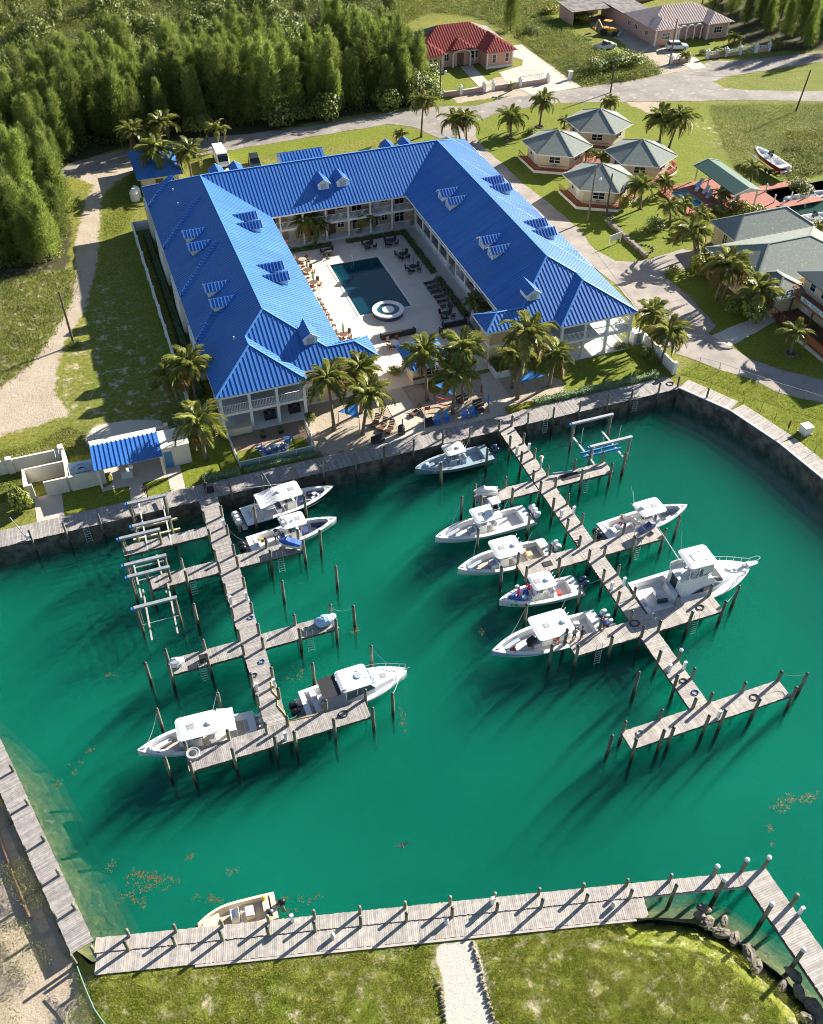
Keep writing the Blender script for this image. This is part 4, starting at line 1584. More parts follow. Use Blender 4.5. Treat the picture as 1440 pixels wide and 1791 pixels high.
# vent pipes on the slopes
vp=MB()
for px,py,z in ((303,333,7.4),(311,352,7.8),(347,446,6.9),(409,590,7.6)):
 q=at(px,py,z)
 q.z=zO(q.x)
 vp.tube(q+Vector((0,0,-.1)),q+Vector((0,0,.4)),.07,n=8)
vp.build('vent_pipe',M['white'],hotel)
# rear entrance canopy
pc=thing('entrance_canopy','blue gabled entrance canopy behind the hotel beside the car park','canopy',(33,141,0))
pcp=Panels(pc,M['blue_roof'],0.5,limit=0,name='canopy_roof')
pcp.plane([(29.3,138.3,5.0),(36.4,138.3,5.0),(36.4,141.2,6.2),(29.3,141.2,6.2)])
pcp.plane([(29.3,144.1,5.0),(36.4,144.1,5.0),(36.4,141.2,6.2),(29.3,141.2,6.2)])
pcp.finish()
mb=MB()
for u in (29.8,35.9):
 for v in (139,143.5):
  mb.box(u-.15,v-.15,0,u+.15,v+.15,5.0)
mb.build('post',M['white'],pc)

# ---- swimming pool, spa
x0,y0,x1,y1=POOL
pool=thing('swimming_pool','rectangular dark blue swimming pool in the middle of the hotel court','swimming pool',((x0+x1)/2,(y0+y1)/2,0))
cp=MB()
cp.box(x0-.3,y0-.3,-.1,x0,y1+.3,.09).box(x1,y0-.3,-.1,x1+.3,y1+.3,.09).box(x0,y0-.3,-.1,x1,y0,.09).box(x0,y1,-.1,x1,y1+.3,.09)
cp.build('coping',M['coping'],pool)
ba_=MB()
ba_.add([(x0,y0,-1.6),(x1,y0,-1.6),(x1,y1,-1.6),(x0,y1,-1.6),(x0,y0,.0),(x1,y0,.0),(x1,y1,.0),(x0,y1,.0)],[(0,1,2,3),(0,4,5,1),(1,5,6,2),(2,6,7,3),(3,7,4,0)])
ba_.build('basin',mk('pool_plaster',(0.10,0.30,0.34),0.6),pool)

def pool_water_mat(name,colr,opac):
 m=bpy.data.materials.new(name)
 m.use_nodes=True
 nt=m.node_tree
 N,L=nt.nodes,nt.links
 b=N['Principled BSDF']
 b.inputs['Base Color'].default_value=(*colr,1)
 b.inputs['Roughness'].default_value=0.04
 tr=N.new('ShaderNodeBsdfTransparent')
 tr.inputs['Color'].default_value=(0.35,0.72,0.80,1)
 ms=N.new('ShaderNodeMixShader')
 ms.inputs[0].default_value=opac
 nz=N.new('ShaderNodeTexNoise')
 nz.inputs['Scale'].default_value=2.5
 bp=N.new('ShaderNodeBump')
 bp.inputs['Strength'].default_value=0.12
 bp.inputs['Distance'].default_value=0.05
 g=N.new('ShaderNodeNewGeometry')
 L.new(g.outputs['Position'],nz.inputs['Vector'])
 L.new(nz.outputs[0],bp.inputs['Height'])
 L.new(bp.outputs[0],b.inputs['Normal'])
 L.new(tr.outputs[0],ms.inputs[1])
 L.new(b.outputs[0],ms.inputs[2])
 L.new(ms.outputs[0],N['Material Output'].inputs['Surface'])
 return m

M['poolw']=pool_water_mat('pool_water_clear',(0.006,0.055,0.085),0.62)
MB().add([(x0,y0,-.08),(x1,y0,-.08),(x1,y1,-.08),(x0,y1,-.08)],[(0,1,2,3)]).build('pool_water',M['poolw'],pool)
st_=MB()
for i in range(3):
 st_.box(x0+.02,107+i*.02,-1.6,x0+1.2-.35*i,115.6,-1.1+.35*i)
st_.build('pool_step',M['coping'],pool)
hr=MB()
hr.path([(33.2,115.4,-.6),(33.2,115.4,.6),(33.2,116.0,.95),(33.2,116.6,.95),(33.2,116.9,.1)],.03,6)
hr.build('handrail',M['alu'],pool)
spa=thing('hot_tub','round raised hot tub with white rim and island at the pool end','hot tub',(33.6,101.5,0))
MB().lathe([(1.98,0.05),(1.98,.62)],(33.6,101.5,0),40).build('tub_wall',M['navytile'],spa)
rm=MB()
n=40
for k_ in range(n):
 a0,a1=2*pi*k_/n,2*pi*(k_+1)/n
 q=[(33.6+r_*cos(a),101.5+r_*sin(a)) for a in (a0,a1) for r_ in (1.5,2.08)]
 rm.add([(q[0][0],q[0][1],.78),(q[1][0],q[1][1],.78),(q[3][0],q[3][1],.78),(q[2][0],q[2][1],.78),
   (q[0][0],q[0][1],.5),(q[1][0],q[1][1],.6),(q[3][0],q[3][1],.6),(q[2][0],q[2][1],.5)],
   [(0,1,2,3),(1,5,6,2),(0,3,7,4)])
rm.build('rim',M['white'],spa)
wm=MB().lathe([(1.52,.55),(1.52,.64)],(33.6,101.5,0),40)
wm.build('tub_water',M['pooltile'],spa)
MB().lathe([(.82,.5),(.82,.72),(.78,.74)],(33.6,101.5,0),28).build('island',M['white'],spa)

# ================================================================ OTHER BUILDINGS
# ---- fish-cleaning shed with the sign, left of the hotel
shed=thing('dock_shed','open blue-roofed shed with a white block store room and blue door','shed',(-1,81.5,0))
r_=MB().slab([(-5.75,79.3,2.72),(1.15,79.3,2.72),(1.15,83.7,3.0),(-5.75,83.7,3.0)],.1).build('roof',M['white'],shed)
pp=Panels(r_,M['blue_roof'],0.46,rib=(.09,.08),limit=40)
pp.plane([(-5.8,79.2,2.72),(1.2,79.2,2.72),(1.2,83.0,2.97),(-5.8,83.0,2.97)])
pp.plane([(-5.8,83.0,2.97),(1.2,83.0,2.97),(1.2,83.9,2.7),(-5.8,83.9,2.7)])
pp.finish()
b=MB()
b.box(-5.9,84.55,0,2.4,84.85,2.35).box(2.1,84.5,0,2.55,84.95,2.6)
b.build('back_wall',M['stucco'],shed)
b=MB().box(1.2,80.55,0,4.1,83.6,2.6)
b.box(1.15,80.5,2.6,4.15,83.65,2.66)
b.build('store_room',M['stucco'],shed)
door(shed,(1.75,80.55,0),(0,-1,0),.85,2.1,'bluedoor')
MB().box(.85,79.5,0,1.15,79.8,2.7).box(-5.65,79.5,0,-5.4,79.75,2.7).build('post',M['stucco'],shed)
MB().box(-3.4,80.2,0,-2.2,80.9,.9).build('cleaning_table',M['ltgrey'],shed)
tag(MB().bx((-2.2,79.35,2.2),(.35,.3,.35),.3).build('wall_lamp',M['ballcap'],shed))
enc=thing('shower_enclosure','roofless white block shower enclosure beside the sea-grape bush','enclosure',(-10,81.5,0))
for a in ((-12.95,80.25,-12.7,83.15),(-12.7,82.95,-8.6,83.15),(-8.75,80.35,-8.5,82.95),(-11.0,80.2,-8.75,80.42),(-12.7,80.25,-12.1,80.5)):
 MB().box(a[0],a[1],0,a[2],a[3],1.9).build('wall',M['stucco'],enc)
MB().box(-8.5,80.18,0,-4.95,80.42,1.85).build('wall',M['stucco'],enc)
bwl=thing('boundary_wall','white block boundary wall with bare rebar stubs on its top','wall',(-12,85.4,0))
MB().box(-26,85.3,0,-8.9,85.55,1.75).build('wall',M['stucco'],bwl)
MB().box(-14.5,85.15,0,-13.9,85.75,1.95).box(-9.1,85.2,0,-8.6,86.0,1.95).build('pillar',M['stucco'],bwl)
MB().box(-8.85,83.2,0,-8.5,85.2,1.7).build('return_wall',M['stucco'],bwl)
for i in range(12):
 u=-15.5+i*.58+random.uniform(-.15,.15)
 MB().tube((u,85.42,1.7),(u+random.uniform(-.06,.06),85.42+random.uniform(-.05,.05),2.25),.018,n=5).build('rebar_stub',M['stucco'],bwl)
for u in (-9.6,-9.2):
 MB().tube((u,83.4,.1),(u+.1,85.1,1.85),.045,n=6).build('leaning_pipe',M['ltgrey'],bwl)
# sign board: an arc of blue lettering over a fish and a line of smaller lettering
sg=thing('sign_board','pale blue sign board with arched lettering over a leaping fish, leaning by the shed','sign',(-7.1,81.8,1.2))
n_s=Vector((0,-0.78,0.62)).normalized()
t_s=Vector((1,0,0))
u_s=n_s.cross(t_s)
c_s=Vector((-7.1,81.8,1.45))

def sp(x,y,o=0.0):
 return c_s+t_s*x+u_s*y+n_s*o

M['signblue']=mk('pale_blue_board',(0.44,0.57,0.64),0.6)
M['ink']=mk('dark_blue_lettering',(0.03,0.07,0.16),0.6)
MB().slab([sp(-1.22,-.72),sp(1.22,-.72),sp(1.22,.72),sp(-1.22,.72)],.06).build('board',M['signblue'],sg)
bb=MB()
for x in (-1.1,1.1):
 bb.beam(sp(x,-.7,-.1),Vector(sp(x,.7,-.1))+Vector((0,.0,-.02)),.1,.1)
bb.box(-8.3,81.15,0,-5.9,81.45,0.95)
bb.build('support',M['stucco'],sg)

def text_mesh(s,size,mat,name,parent,origin,tx,ux,align='CENTER',depth=0.006):
 """flat lettering turned to mesh and laid on a board"""
 cu=bpy.data.curves.new(name,'FONT')
 cu.body=s
 cu.size=size
 cu.align_x=align
 cu.extrude=depth
 tmp=bpy.data.objects.new('tmp_text',cu)
 COL.objects.link(tmp)
 dg=bpy.context.evaluated_depsgraph_get()
 me_=bpy.data.meshes.new_from_object(tmp.evaluated_get(dg))
 bpy.data.objects.remove(tmp)
 nn=Vector(tx).cross(Vector(ux))
 off=origin_of(parent)
 for v in me_.vertices:
  v.co=Vector(origin)+Vector(tx)*v.co.x+Vector(ux)*v.co.y+nn*v.co.z-off
 me_.materials.clear()
 me_.materials.append(mat)
 me_.name=name
 o=bpy.data.objects.new(name,me_)
 o.parent=parent
 COL.objects.link(o)
 return o

word='BLUE MARLIN COVE'
for i,ch in enumerate(word):
 if ch==' ':
  continue
 a=(i-(len(word)-1)/2)/(len(word)-1)*1.5
 R_=1.45
 x,y=R_*sin(a)*.98,-1.08+R_*cos(a)*.98
 tx=t_s*cos(a)-u_s*sin(a)
 ux=t_s*sin(a)+u_s*cos(a)
 text_mesh(ch,.22,M['ink'],'letter',sg,sp(x,y,.012),tx,ux)
for i,ch in enumerate('RESORT & MARINA'):
 if ch != ' ':
  text_mesh(ch,.17,M['ink'],'letter',sg,sp(-.66+i*.094,-.50,.012),t_s,u_s)
fish=[(-.42,-.22),(-.30,-.02),(-.12,.10),(.10,.08),(.30,-.06),(.46,-.16),(.50,-.28),(.40,-.20),(.28,-.13),(.12,-.06),(.0,-.06),(-.06,-.16),(-.12,-.06),(-.26,-.10),(-.36,-.22),(-.56,-.36)]
fv=[sp(x,y+.05,.016) for x,y in fish]
fm=MB()
for t in tessellate_polygon([[Vector((p[0],p[1],0)) for p in fish]]):
 fm.add([fv[i] for i in t],[(0,1,2)])
fm.build('fish_emblem',M['ink'],sg)

# ---- beach bar hut
hut=thing('beach_bar','small cream bar hut with a blue hipped metal roof among the beach palms','bar hut',(33.3,87.7,0))
MB().box(31.3,85.6,0,35.4,89.7,2.5).build('wall',M['cream'],hut)
rr=MB().slab([(30.8,84.9,2.58),(35.9,84.9,2.58),(35.9,90.4,2.58),(30.8,90.4,2.58)],.08).build('roof',M['white'],hut)
pp=Panels(rr,M['blue_roof'],.42,limit=60,rib=(.06,.07))
a_,b_,c_,d_=(30.7,84.8,2.6),(36.0,84.8,2.6),(36.0,90.5,2.6),(30.7,90.5,2.6)
e_,f_=(33.35,87.5,3.75),(33.35,87.85,3.75)
for q in ((a_,b_,e_),(b_,c_,f_,e_),(c_,d_,f_),(d_,a_,e_,f_)):
 pp.plane(list(q))
pp.finish()
window(hut,(33.6,85.6,1.0),(0,-1,0),1.9,1.1)
window(hut,(31.3,88.0,1.0),(-1,0,0),1.6,1.1)
MB().box(31.15,85.2,.95,35.55,85.58,1.03).build('counter',M['brownwood'],hut)

# ---- blue shed by the rear palms
bs_=thing('utility_house','small cream utility house with blue roof behind the rear palms','outbuilding',(11.6,152.5,0))
MB().box(8.8,148.0,0,14.6,157.8,2.6).build('wall',M['cream'],bs_)
rr=MB().slab([(8.2,147.4,2.62),(15.2,147.4,2.62),(15.2,158.4,2.62),(8.2,158.4,2.62)],.08).build('roof',M['white'],bs_)
pp=Panels(rr,M['blue_roof'],.5,limit=60)
a_,b_,c_,d_=(8.1,147.3,2.64),(15.3,147.3,2.64),(15.3,158.5,2.64),(8.1,158.5,2.64)
e_,f_=(11.7,150.9,4.4),(11.7,154.9,4.4)
for q in ((a_,b_,e_),(b_,c_,f_,e_),(c_,d_,f_),(d_,a_,e_,f_)):
 pp.plane(list(q))
pp.finish()
door(bs_,(11.5,148.0,0),(0,-1,0),1.2,2.1,'brownwood')
window(bs_,(13.4,148.0,1.0),(0,-1,0),1.0,1.0)

# ---- four hexagonal cottages
VILLAS=[(75.5,137.3,'hexagonal cottage with grey shingle roof nearest the wheel track corner of the hotel road','hexagonal cream cottage nearest the rear of the hotel, red deck round it'),
   (86.4,143.2,'','hexagonal cream cottage farthest back, beside the lone fan palm'),
   (86.6,129.2,'','hexagonal cream cottage next to the pool pavilion with towels on its rail'),
   (76.0,123.2,'','hexagonal cream cottage behind two utility poles')]

def hexpt(c,R,k,z):
 a=radians(90+60*k)
 return (c[0]+R*cos(a),c[1]+R*sin(a),z)

for ci,(u,v,_,lab) in enumerate(VILLAS):
 t=thing('cottage',lab,'cottage',(u,v,0),group='hexagonal cottages by the hotel road')
 c=(u,v)
 MB().prism([hexpt(c,4.75,k_,0)[:2] for k_ in range(6)],.45,3.05).build('wall',M['cream'],t)
 rb_=MB()
 for k_ in range(6):
  rb_.slab([hexpt(c,5.85,k_,2.95),hexpt(c,5.85,k_+1,2.95),(u,v,5.15)],.12)
 ro=rb_.build('roof',M['shingle'],t)
 fb=MB()
 for k_ in range(6):
  fb.beam(hexpt(c,5.86,k_,2.86),hexpt(c,5.86,k_+1,2.86),.05,.16)
 fb.build('fascia',M['white'],ro)
 rc=MB()
 for k_ in range(6):
  rc.beam(hexpt(c,5.8,k_,3.0),(u,v,5.19),.22,.05)
 rc.build('hip_cap',M['shingle'],ro)
 dk=MB()
 ring0=[hexpt(c,4.7,k_,0) for k_ in range(6)]
 sides=(1,2,3) if ci in (0,3) else ((2,3,4) if ci==2 else (2,0))
 for k_ in sides:
  p,q=hexpt(c,6.3,k_,.42),hexpt(c,6.3,k_+1,.42)
  i0,i1=hexpt(c,4.7,k_,.42),hexpt(c,4.7,k_+1,.42)
  n=8
  for j in range(n):
   lerp=lambda A,B,s_: tuple(A[i]+(B[i]-A[i])*s_ for i in range(3))
   s0,s1=j/n+.006,(j+1)/n-.006
   dk.slab([lerp(i0,p,s0),lerp(i1,q,s0),lerp(i1,q,s1),lerp(i0,p,s1)],.05)
 dk.build('deck_planks',M['reddeck'],t,kind='stuff')
 for k_ in sides:
  p,q=Vector(hexpt(c,6.25,k_,.42)),Vector(hexpt(c,6.25,k_+1,.42))
  sk=MB()
  sk.beam(p+Vector((0,0,-.2)),q+Vector((0,0,-.2)),.08,.42)
  sk.build('skirting',M['white'],t)
  rl=MB()
  railing(rl,p,q,h=.95,sp=.32,th=.04)
  rl.beam(p+Vector((0,0,.5)),q+Vector((0,0,.5)),.04,.06)
  rl.build('railing',M['redrail'],t)
 for k_ in range(6):
  p,q=Vector(hexpt(c,4.75,k_,0)),Vector(hexpt(c,4.75,k_+1,0))
  m_=(p+q)/2
  n_=Vector((m_.x-u,m_.y-v,0)).normalized()
  if k_ in (2,3) or (k_+ci)%3==0:
   window(t,(m_.x,m_.y,1.25),n_,1.9,1.15,mull=1,rows=1)
  else:
   d_=(q-p).normalized()
   door(t,m_+d_*.7+Vector((0,0,.45)),n_,.9,2.0)
   window(t,m_-d_*.9+Vector((0,0,1.25)),n_,.8,1.1,mull=0,rows=1)
 if ci==0 or ci==3:
  n_=Vector(hexpt(c,1,2.5,0))-Vector((u,v,0))
  MB().bx((c[0]+n_.x*4.25,c[1]+n_.y*4.25,.95),(.6,.4,.4),atan2(n_.y,n_.x)+pi/2).build('air_conditioner',M['grey'],t)
cen=thing('connecting_deck','red plank deck that links the four hexagonal cottages','deck',(80.9,133,0))
mb=MB()
for i in range(26):
 v=126.6+i*.42
 mb.box(79.6,v,.36,82.2,v+.39,.40)
mb.build('deck_planks',M['reddeck'],cen,kind='stuff')

# ---- pavilion and its pool
pv=thing('pool_pavilion','long open pavilion with a dark green roof beside the red pool deck','pavilion',(95,116.8,0))
MB().slab([(92.5,111.2,2.62),(92.5,122.6,2.62),(95.0,122.6,3.35),(95.0,111.2,3.35)],.12).build('roof_plane',M['darkgreen'],pv)
MB().slab([(97.3,111.2,2.66),(97.3,122.6,2.66),(95.004,122.6,3.35),(95.004,111.2,3.35)],.12).build('roof_plane',M['darkgreen'],pv)
g_=MB()
for v in (111.18,122.62):
 for a,b_ in (((92.4,2.6),(95.0,3.34)),((97.4,2.64),(95.0,3.34))):
  g_.beam((a[0],v,a[1]),(b_[0],v,b_[1]),.07,.2)
g_.add([(92.9,111.3,2.6),(97.0,111.3,2.6),(95.0,111.3,3.2)],[(0,1,2)])
g_.build('bargeboard',M['white'],pv)
for u in (93.0,96.9):
 for v in (111.7,115.3,118.8,122.2):
  MB().box(u-.09,v-.09,0,u+.09,v+.09,2.7).build('post',M['white'],pv)
x0,y0,x1,y1=RPOOL
rp=thing('swimming_pool','small aqua swimming pool with red plank deck near the green pavilion','swimming pool',((x0+x1)/2,(y0+y1)/2,0))
ba_=MB()
ba_.add([(x0,y0,-1.4),(x1,y0,-1.4),(x1,y1,-1.4),(x0,y1,-1.4),(x0,y0,.2),(x1,y0,.2),(x1,y1,.2),(x0,y1,.2)],[(0,1,2,3),(0,4,5,1),(1,5,6,2),(2,6,7,3),(3,7,4,0)])
ba_.build('basin',mk('aqua_plaster',(0.22,0.55,0.62),0.6),rp)
M['poolw2']=pool_water_mat('aqua_water',(0.03,0.26,0.36),0.5)
MB().add([(x0,y0,.08),(x1,y0,.08),(x1,y1,.08),(x0,y1,.08)],[(0,1,2,3)]).build('pool_water',M['poolw2'],rp)
rd=thing('red_deck','red-stained plank deck round the small pool and along the canal','deck',(93,114,0))
mb=MB()

def deckrect(a,b_,c,d,z=.25):
 n=max(1,int((c-a)/.3))
 for i in range(n):
  u0=a+(c-a)*i/n
  mb.box(u0,b_,z-.05,u0+(c-a)/n-.015,d,z)

for q in ((85.6,112.4,87.0,121.0),(89.9,111.4,97.8,121.9),(87.0,119.9,89.9,121.4),(87.0,112.4,89.9,113.6),(97.8,110.0,101.1,116.8),(101.1,115.3,109.8,116.8),(97.8,103.0,99.6,110.0)):
 deckrect(*q)
mb.build('deck_planks',M['reddeck'],rd,kind='stuff')
s_=MB()
for q in ((85.6,112.35,97.8,112.4),(85.55,112.4,85.6,121.0)):
 s_.box(q[0],q[1],0,q[2],q[3],.2)
s_.build('skirting',M['redrail'],rd)
rl=MB()
for a,b_ in (((85.7,113.0),(85.7,120.8)),((85.7,120.9),(88.8,121.3)),((85.7,112.5),(89.6,112.5))):
 railing(rl,(*a,.25),(*b_,.25),.9,.5,.06)
 rl.beam((*a,.7),(*b_,.7),.05,.1)
rl.build('railing',M['redrail'],rd)
fd=thing('canal_jetty','red plank jetty in the canal beside the moored boats','jetty',(104,109.5,0))
mb=MB()
deckrect(100.3,109.3,108.2,110.9,.2)
mb.build('deck_planks',M['reddeck'],fd,kind='stuff')
for u,v in ((101.3,114.9),(100.2,111.2),(103.2,111.1),(106.4,111.1),(100.2,109.1)):
 solo(MB().tube((u,v,-3),(u,v,1.5),.11,n=8),'piling',M['white'],f'white piling in the canal {["by the red boardwalk corner", "at the jetty head", "midway along the red jetty", "towards the outer jetty end", "at the near corner of the jetty"][[101.3, 100.2, 103.2, 106.4].index(u) if v > 110 else 4]}','piling',(u,v,0),group='white canal pilings')

# ---- shingle-roofed buildings at right
def hip_house(t,u0,v0,u1,v1,ze,zr,mat,wallmat,ov=.6,wall=True,ridge='u',name='roof',zb=0.0):
 if wall:
  MB().box(u0+ov,v0+ov,zb,u1-ov,v1-ov,ze+.05).build('wall',M[wallmat],t)
 if ridge=='u':
  h=(v1-v0)/2
  e,f=(u0+h,(v0+v1)/2,zr),(u1-h,(v0+v1)/2,zr)
  A=[(u0,v0,ze),(u1,v0,ze),f,e],[(u1,v1,ze),(u0,v1,ze),e,f],[(u0,v1,ze),(u0,v0,ze),e],[(u1,v0,ze),(u1,v1,ze),f]
 else:
  h=(u1-u0)/2
  e,f=((u0+u1)/2,v0+h,zr),((u0+u1)/2,v1-h,zr)
  A=[(u0,v0,ze),(u1,v0,ze),e],[(u1,v0,ze),(u1,v1,ze),f,e],[(u1,v1,ze),(u0,v1,ze),f],[(u0,v1,ze),(u0,v0,ze),e,f]
 rb_=MB()
 for q in A:
  rb_.slab(list(q),.14)
 o=rb_.build(name,M[mat],t)
 fb=MB()
 for a,b_ in (((u0,v0),(u1,v0)),((u1,v0),(u1,v1)),((u1,v1),(u0,v1)),((u0,v1),(u0,v0))):
  fb.beam((*a,ze-.1),(*b_,ze-.1),.06,.16)
 fb.build('fascia',M['white'],o)
 cb=MB()
 for c,g in (((u0,v0),e),((u0,v1),e if ridge=='u' else f),((u1,v0),f if ridge=='u' else e),((u1,v1),f)):
  cb.beam((*c,ze+.02),(g[0],g[1],g[2]+.03),.24,.05)
 cb.beam((e[0],e[1],e[2]+.03),(f[0],f[1],f[2]+.03),.24,.05)
 cb.build('hip_cap',M[mat],o)
 return o

b1=thing('shingle_house','grey-green shingle house with tan walls between the pool pavilion and the canal','house',(90,101.5,0))
hip_house(b1,83.6,98.3,97.0,104.6,3.1,5.0,'shingle','tanwall')
window(b1,(84.2,101,1.0),(-1,0,0),1.0,1.6)
door(b1,(85.6,98.9,0),(0,-1,0),1.0,2.1,'black')
b2=thing('shingle_restaurant','large grey-green shingle roofed building behind the roadside palms','building',(87,91,0))
hip_house(b2,78.6,86.6,96.5,97.9,3.2,5.5,'shingle','tanwall')
hip_house(b2,79.6,83.2,85.4,90.4,3.0,4.2,'shingle','tanwall',ridge='v')
for px,py,z in ((1362,452,4.2),(1320,470,4.0)):
 q=at(px,py,z)
 MB().tube(q-Vector((0,0,.5)),q+Vector((0,0,.35)),.07,n=8).build('vent_pipe',M['galv'],b2)
window(b2,(79.2,93,1.0),(-1,0,0),1.6,1.3)
# ---- two-storey bar with balcony and sign
b3=thing('waterside_bar','two-storey cream bar with red-brown balcony and a lettered sign along it','bar',(87,80,0))
MB().box(84.3,70.5,.5,93,84.2,5.5).build('wall',M['cream'],b3)
MB().slab([(83.2,69.9,5.5),(83.2,84.8,5.5),(88.6,79.4,7.4),(88.6,75.3,7.4)],.14).slab([(83.2,84.8,5.5),(93.8,84.8,5.5),(88.6,79.4,7.4)],.14).slab([(93.8,84.8,5.5),(93.8,69.9,5.5),(88.6,75.3,7.4),(88.6,79.4,7.4)],.14).slab([(93.8,69.9,5.5),(83.2,69.9,5.5),(88.6,75.3,7.4)],.14).build('roof',M['slate'],b3)
bl=MB()
for i in range(20):
 bl.box(82.6+.001,70.6+i*.68,2.95,84.28,70.6+i*.68+.66,3.0)
bl.build('balcony_planks',M['reddeck'],b3,kind='stuff')
bl=MB()
bl.beam((82.62,70.5,2.78),(82.62,84.2,2.78),.1,.34)
bl.build('balcony_beam',M['redrail'],b3)
bl=MB()
railing(bl,(82.65,82.3,3.0),(82.65,84.2,3.0),1.0,2.5,.09)
railing(bl,(82.65,84.2,3.0),(85.6,84.2,3.0),1.0,1.4,.09)
for z in (3.35,3.7):
 bl.beam((82.65,82.3,z),(82.65,84.2,z),.05,.12)
 bl.beam((82.65,84.25,z),(85.6,84.25,z),.05,.12)
bl.build('railing',M['redrail'],b3)
sgn=MB().box(82.50,71.0,3.02,82.56,82.1,3.62).build('sign',mk('pale_sign_board',(0.55,0.68,0.70),0.6),b3)
M['teal']=mk('teal_lettering',(0.02,0.16,0.22),0.6)
for i,ch in enumerate('Bar Food Ice'):
 if ch != ' ':
  text_mesh(ch,.68,M['teal'],'letter',sgn,(82.49,81.55-i*.40,3.10),Vector((0,-1,0)),Vector((0,0,1)),'LEFT')
for v in (72.5,76.0,79.6,83.6):
 MB().box(82.66,v-.09,0.5,82.84,v+.09,2.95).build('post',M['brownwood'],b3)
for v in (82.4,80.2,77,73.5):
 window(b3,(84.3,v,3.7),(-1,0,0),1.1,1.25,mull=0,rows=1)
for v in (80.0,76.4):
 window(b3,(84.3,v,1.4),(-1,0,0),1.9,1.2)
door(b3,(84.3,82.6,.5),(-1,0,0),1.0,2.1,'white')
dk=MB()
for i in range(24):
 dk.box(80.2,70.5+i*.6,.42,84.25,70.5+i*.6+.58,.48)
dk.build('deck_planks',M['brownwood'],b3,kind='stuff')
rl=MB()
railing(rl,(80.25,80.9,.48),(80.25,84.6,.48),1.0,.6,.06)
railing(rl,(80.25,84.7,.48),(84.2,84.9,.48),1.0,.6,.06)
rl.beam((80.25,70.5,1.1),(80.25,78.8,1.1),.08,1.0)
rl.build('deck_railing',M['redrail'],b3)
for i in range(3):
 MB().box(79.2+i*.34,79.0,0,79.54+i*.34,80.8,.14+.14*i).build('step',M['brownwood'],b3)
rk=MB().box(79.9,70.4,0,80.15,78.9,.45)
rk.build('plinth',M['concrete'],b3)

# ---- pink house with the red roof
rh=thing('red_roof_house','pink house with a red tiled roof partly stripped to its underlay','house',(78.5,190,0))
MB().box(69.0,185.6,0,87.6,196.4,3.2).build('wall',M['pink'],rh)
MB().box(69.0,183.8,0,73.4,185.6,3.2).build('front_bay',M['pink'],rh)
MB().box(82.0,181.7,0,87.7,185.6,3.2).build('front_bay',M['pink'],rh)
zr_,ze_=6.4,3.2
rbm=MB().slab([(68.3,184.9,ze_-.02),(88.4,184.9,ze_-.02),(81.8,191.0,zr_-.02),(74.9,191.0,zr_-.02)],.1)
rbm.slab([(68.3,197.1,ze_),(88.4,197.1,ze_),(81.8,191.0,zr_),(74.9,191.0,zr_)],.1)
rr=rbm.build('roof',M['worn'],rh)
pr_=Panels(rr,M['redroof'],.55,rib=(.16,.08),limit=120,name='tile_course')
pr_.plane([(68.3,184.9,ze_),(88.4,184.9,ze_),(81.8,191.0,zr_),(74.9,191.0,zr_)],lift=.01)
pr_.plane([(68.3,184.9,ze_),(68.3,191.5,ze_),(74.3,190.45,6.1)],lift=.01)
MB().slab([(68.3,191.5,ze_),(68.3,197.1,ze_),(74.9,191.0,zr_),(74.3,190.45,6.1)],.08).build('bare_slope',M['worn'],rh)
MB().slab([(88.4,184.9,ze_-.01),(88.4,197.1,ze_-.01),(81.8,191.0,zr_-.01)],.08).build('bare_slope',M['worn'],rh)
MB().slab([(82.2,190.6,6.22),(84.4,188.6,5.2),(88.4,190.2,3.26),(88.4,197.1,3.26)],.04).build('bare_patch',M['worn'],rh)

def bay_roof(u0,u1,vf,vb,z0,zr):
 c=(u0+u1)/2
 h=(u1-u0)/2
 k_=(zr-z0)
 pr_.plane([(u0,vf,z0),(u1,vf,z0),(c,vf+h,zr)],lift=.02)
 pr_.plane([(u0,vf,z0),(c,vf+h,zr),(c,vb+h,zr),(u0,vb,z0)],lift=.02)
 pr_.plane([(u1,vf,z0),(c,vf+h,zr),(c,vb+h,zr),(u1,vb,z0)],lift=.02)

bay_roof(68.3,74.0,183.1,185.0,ze_,4.75)
bay_roof(81.3,88.4,181.0,185.0,ze_,5.05)
bay_roof(75.4,80.4,184.3,185.0,ze_+.3,4.9)
pr_.finish()
ar=MB()
for u in (76.0,79.8):
 ar.tube((u,184.9,0),(u,184.9,2.4),.2,n=10)
for k_ in range(10):
 a0,a1=pi*k_/10,pi*(k_+1)/10
 ar.beam((77.9-1.9*cos(a0),184.9,2.3+.9*sin(a0)),(77.9-1.9*cos(a1),184.9,2.3+.9*sin(a1)),.3,.2)
ar.build('entrance_arch',M['white'],rh)
MB().box(68.9,183.7,0,73.5,183.8,.5).box(81.9,181.6,0,87.8,181.7,.5).build('plinth',M['white'],rh)
for u,v0 in ((69.05,183.72),(73.3,183.72),(82.1,181.62),(87.6,181.62),(74.2,185.5),(81.0,185.5)):
 MB().box(u-.16,v0-.05,.5,u+.16,v0+.1,3.15).build('pilaster',M['white'],rh)
window(rh,(71.2,183.8,1.1),(0,-1,0),1.9,1.4)
window(rh,(74.8,185.6,1.1),(0,-1,0),1.2,1.5)
window(rh,(80.9,185.6,1.1),(0,-1,0),1.7,1.5)
for u in (83.6,86.4):
 window(rh,(u,181.7,1.0),(0,-1,0),.9,1.7,mull=0)
door(rh,(77.9,185.6,0),(0,-1,0),1.4,2.4,'brownwood')
sheet('path',at2([(805,117),(825,113),(858,147),(838,152)]),.034,M['concrete'])

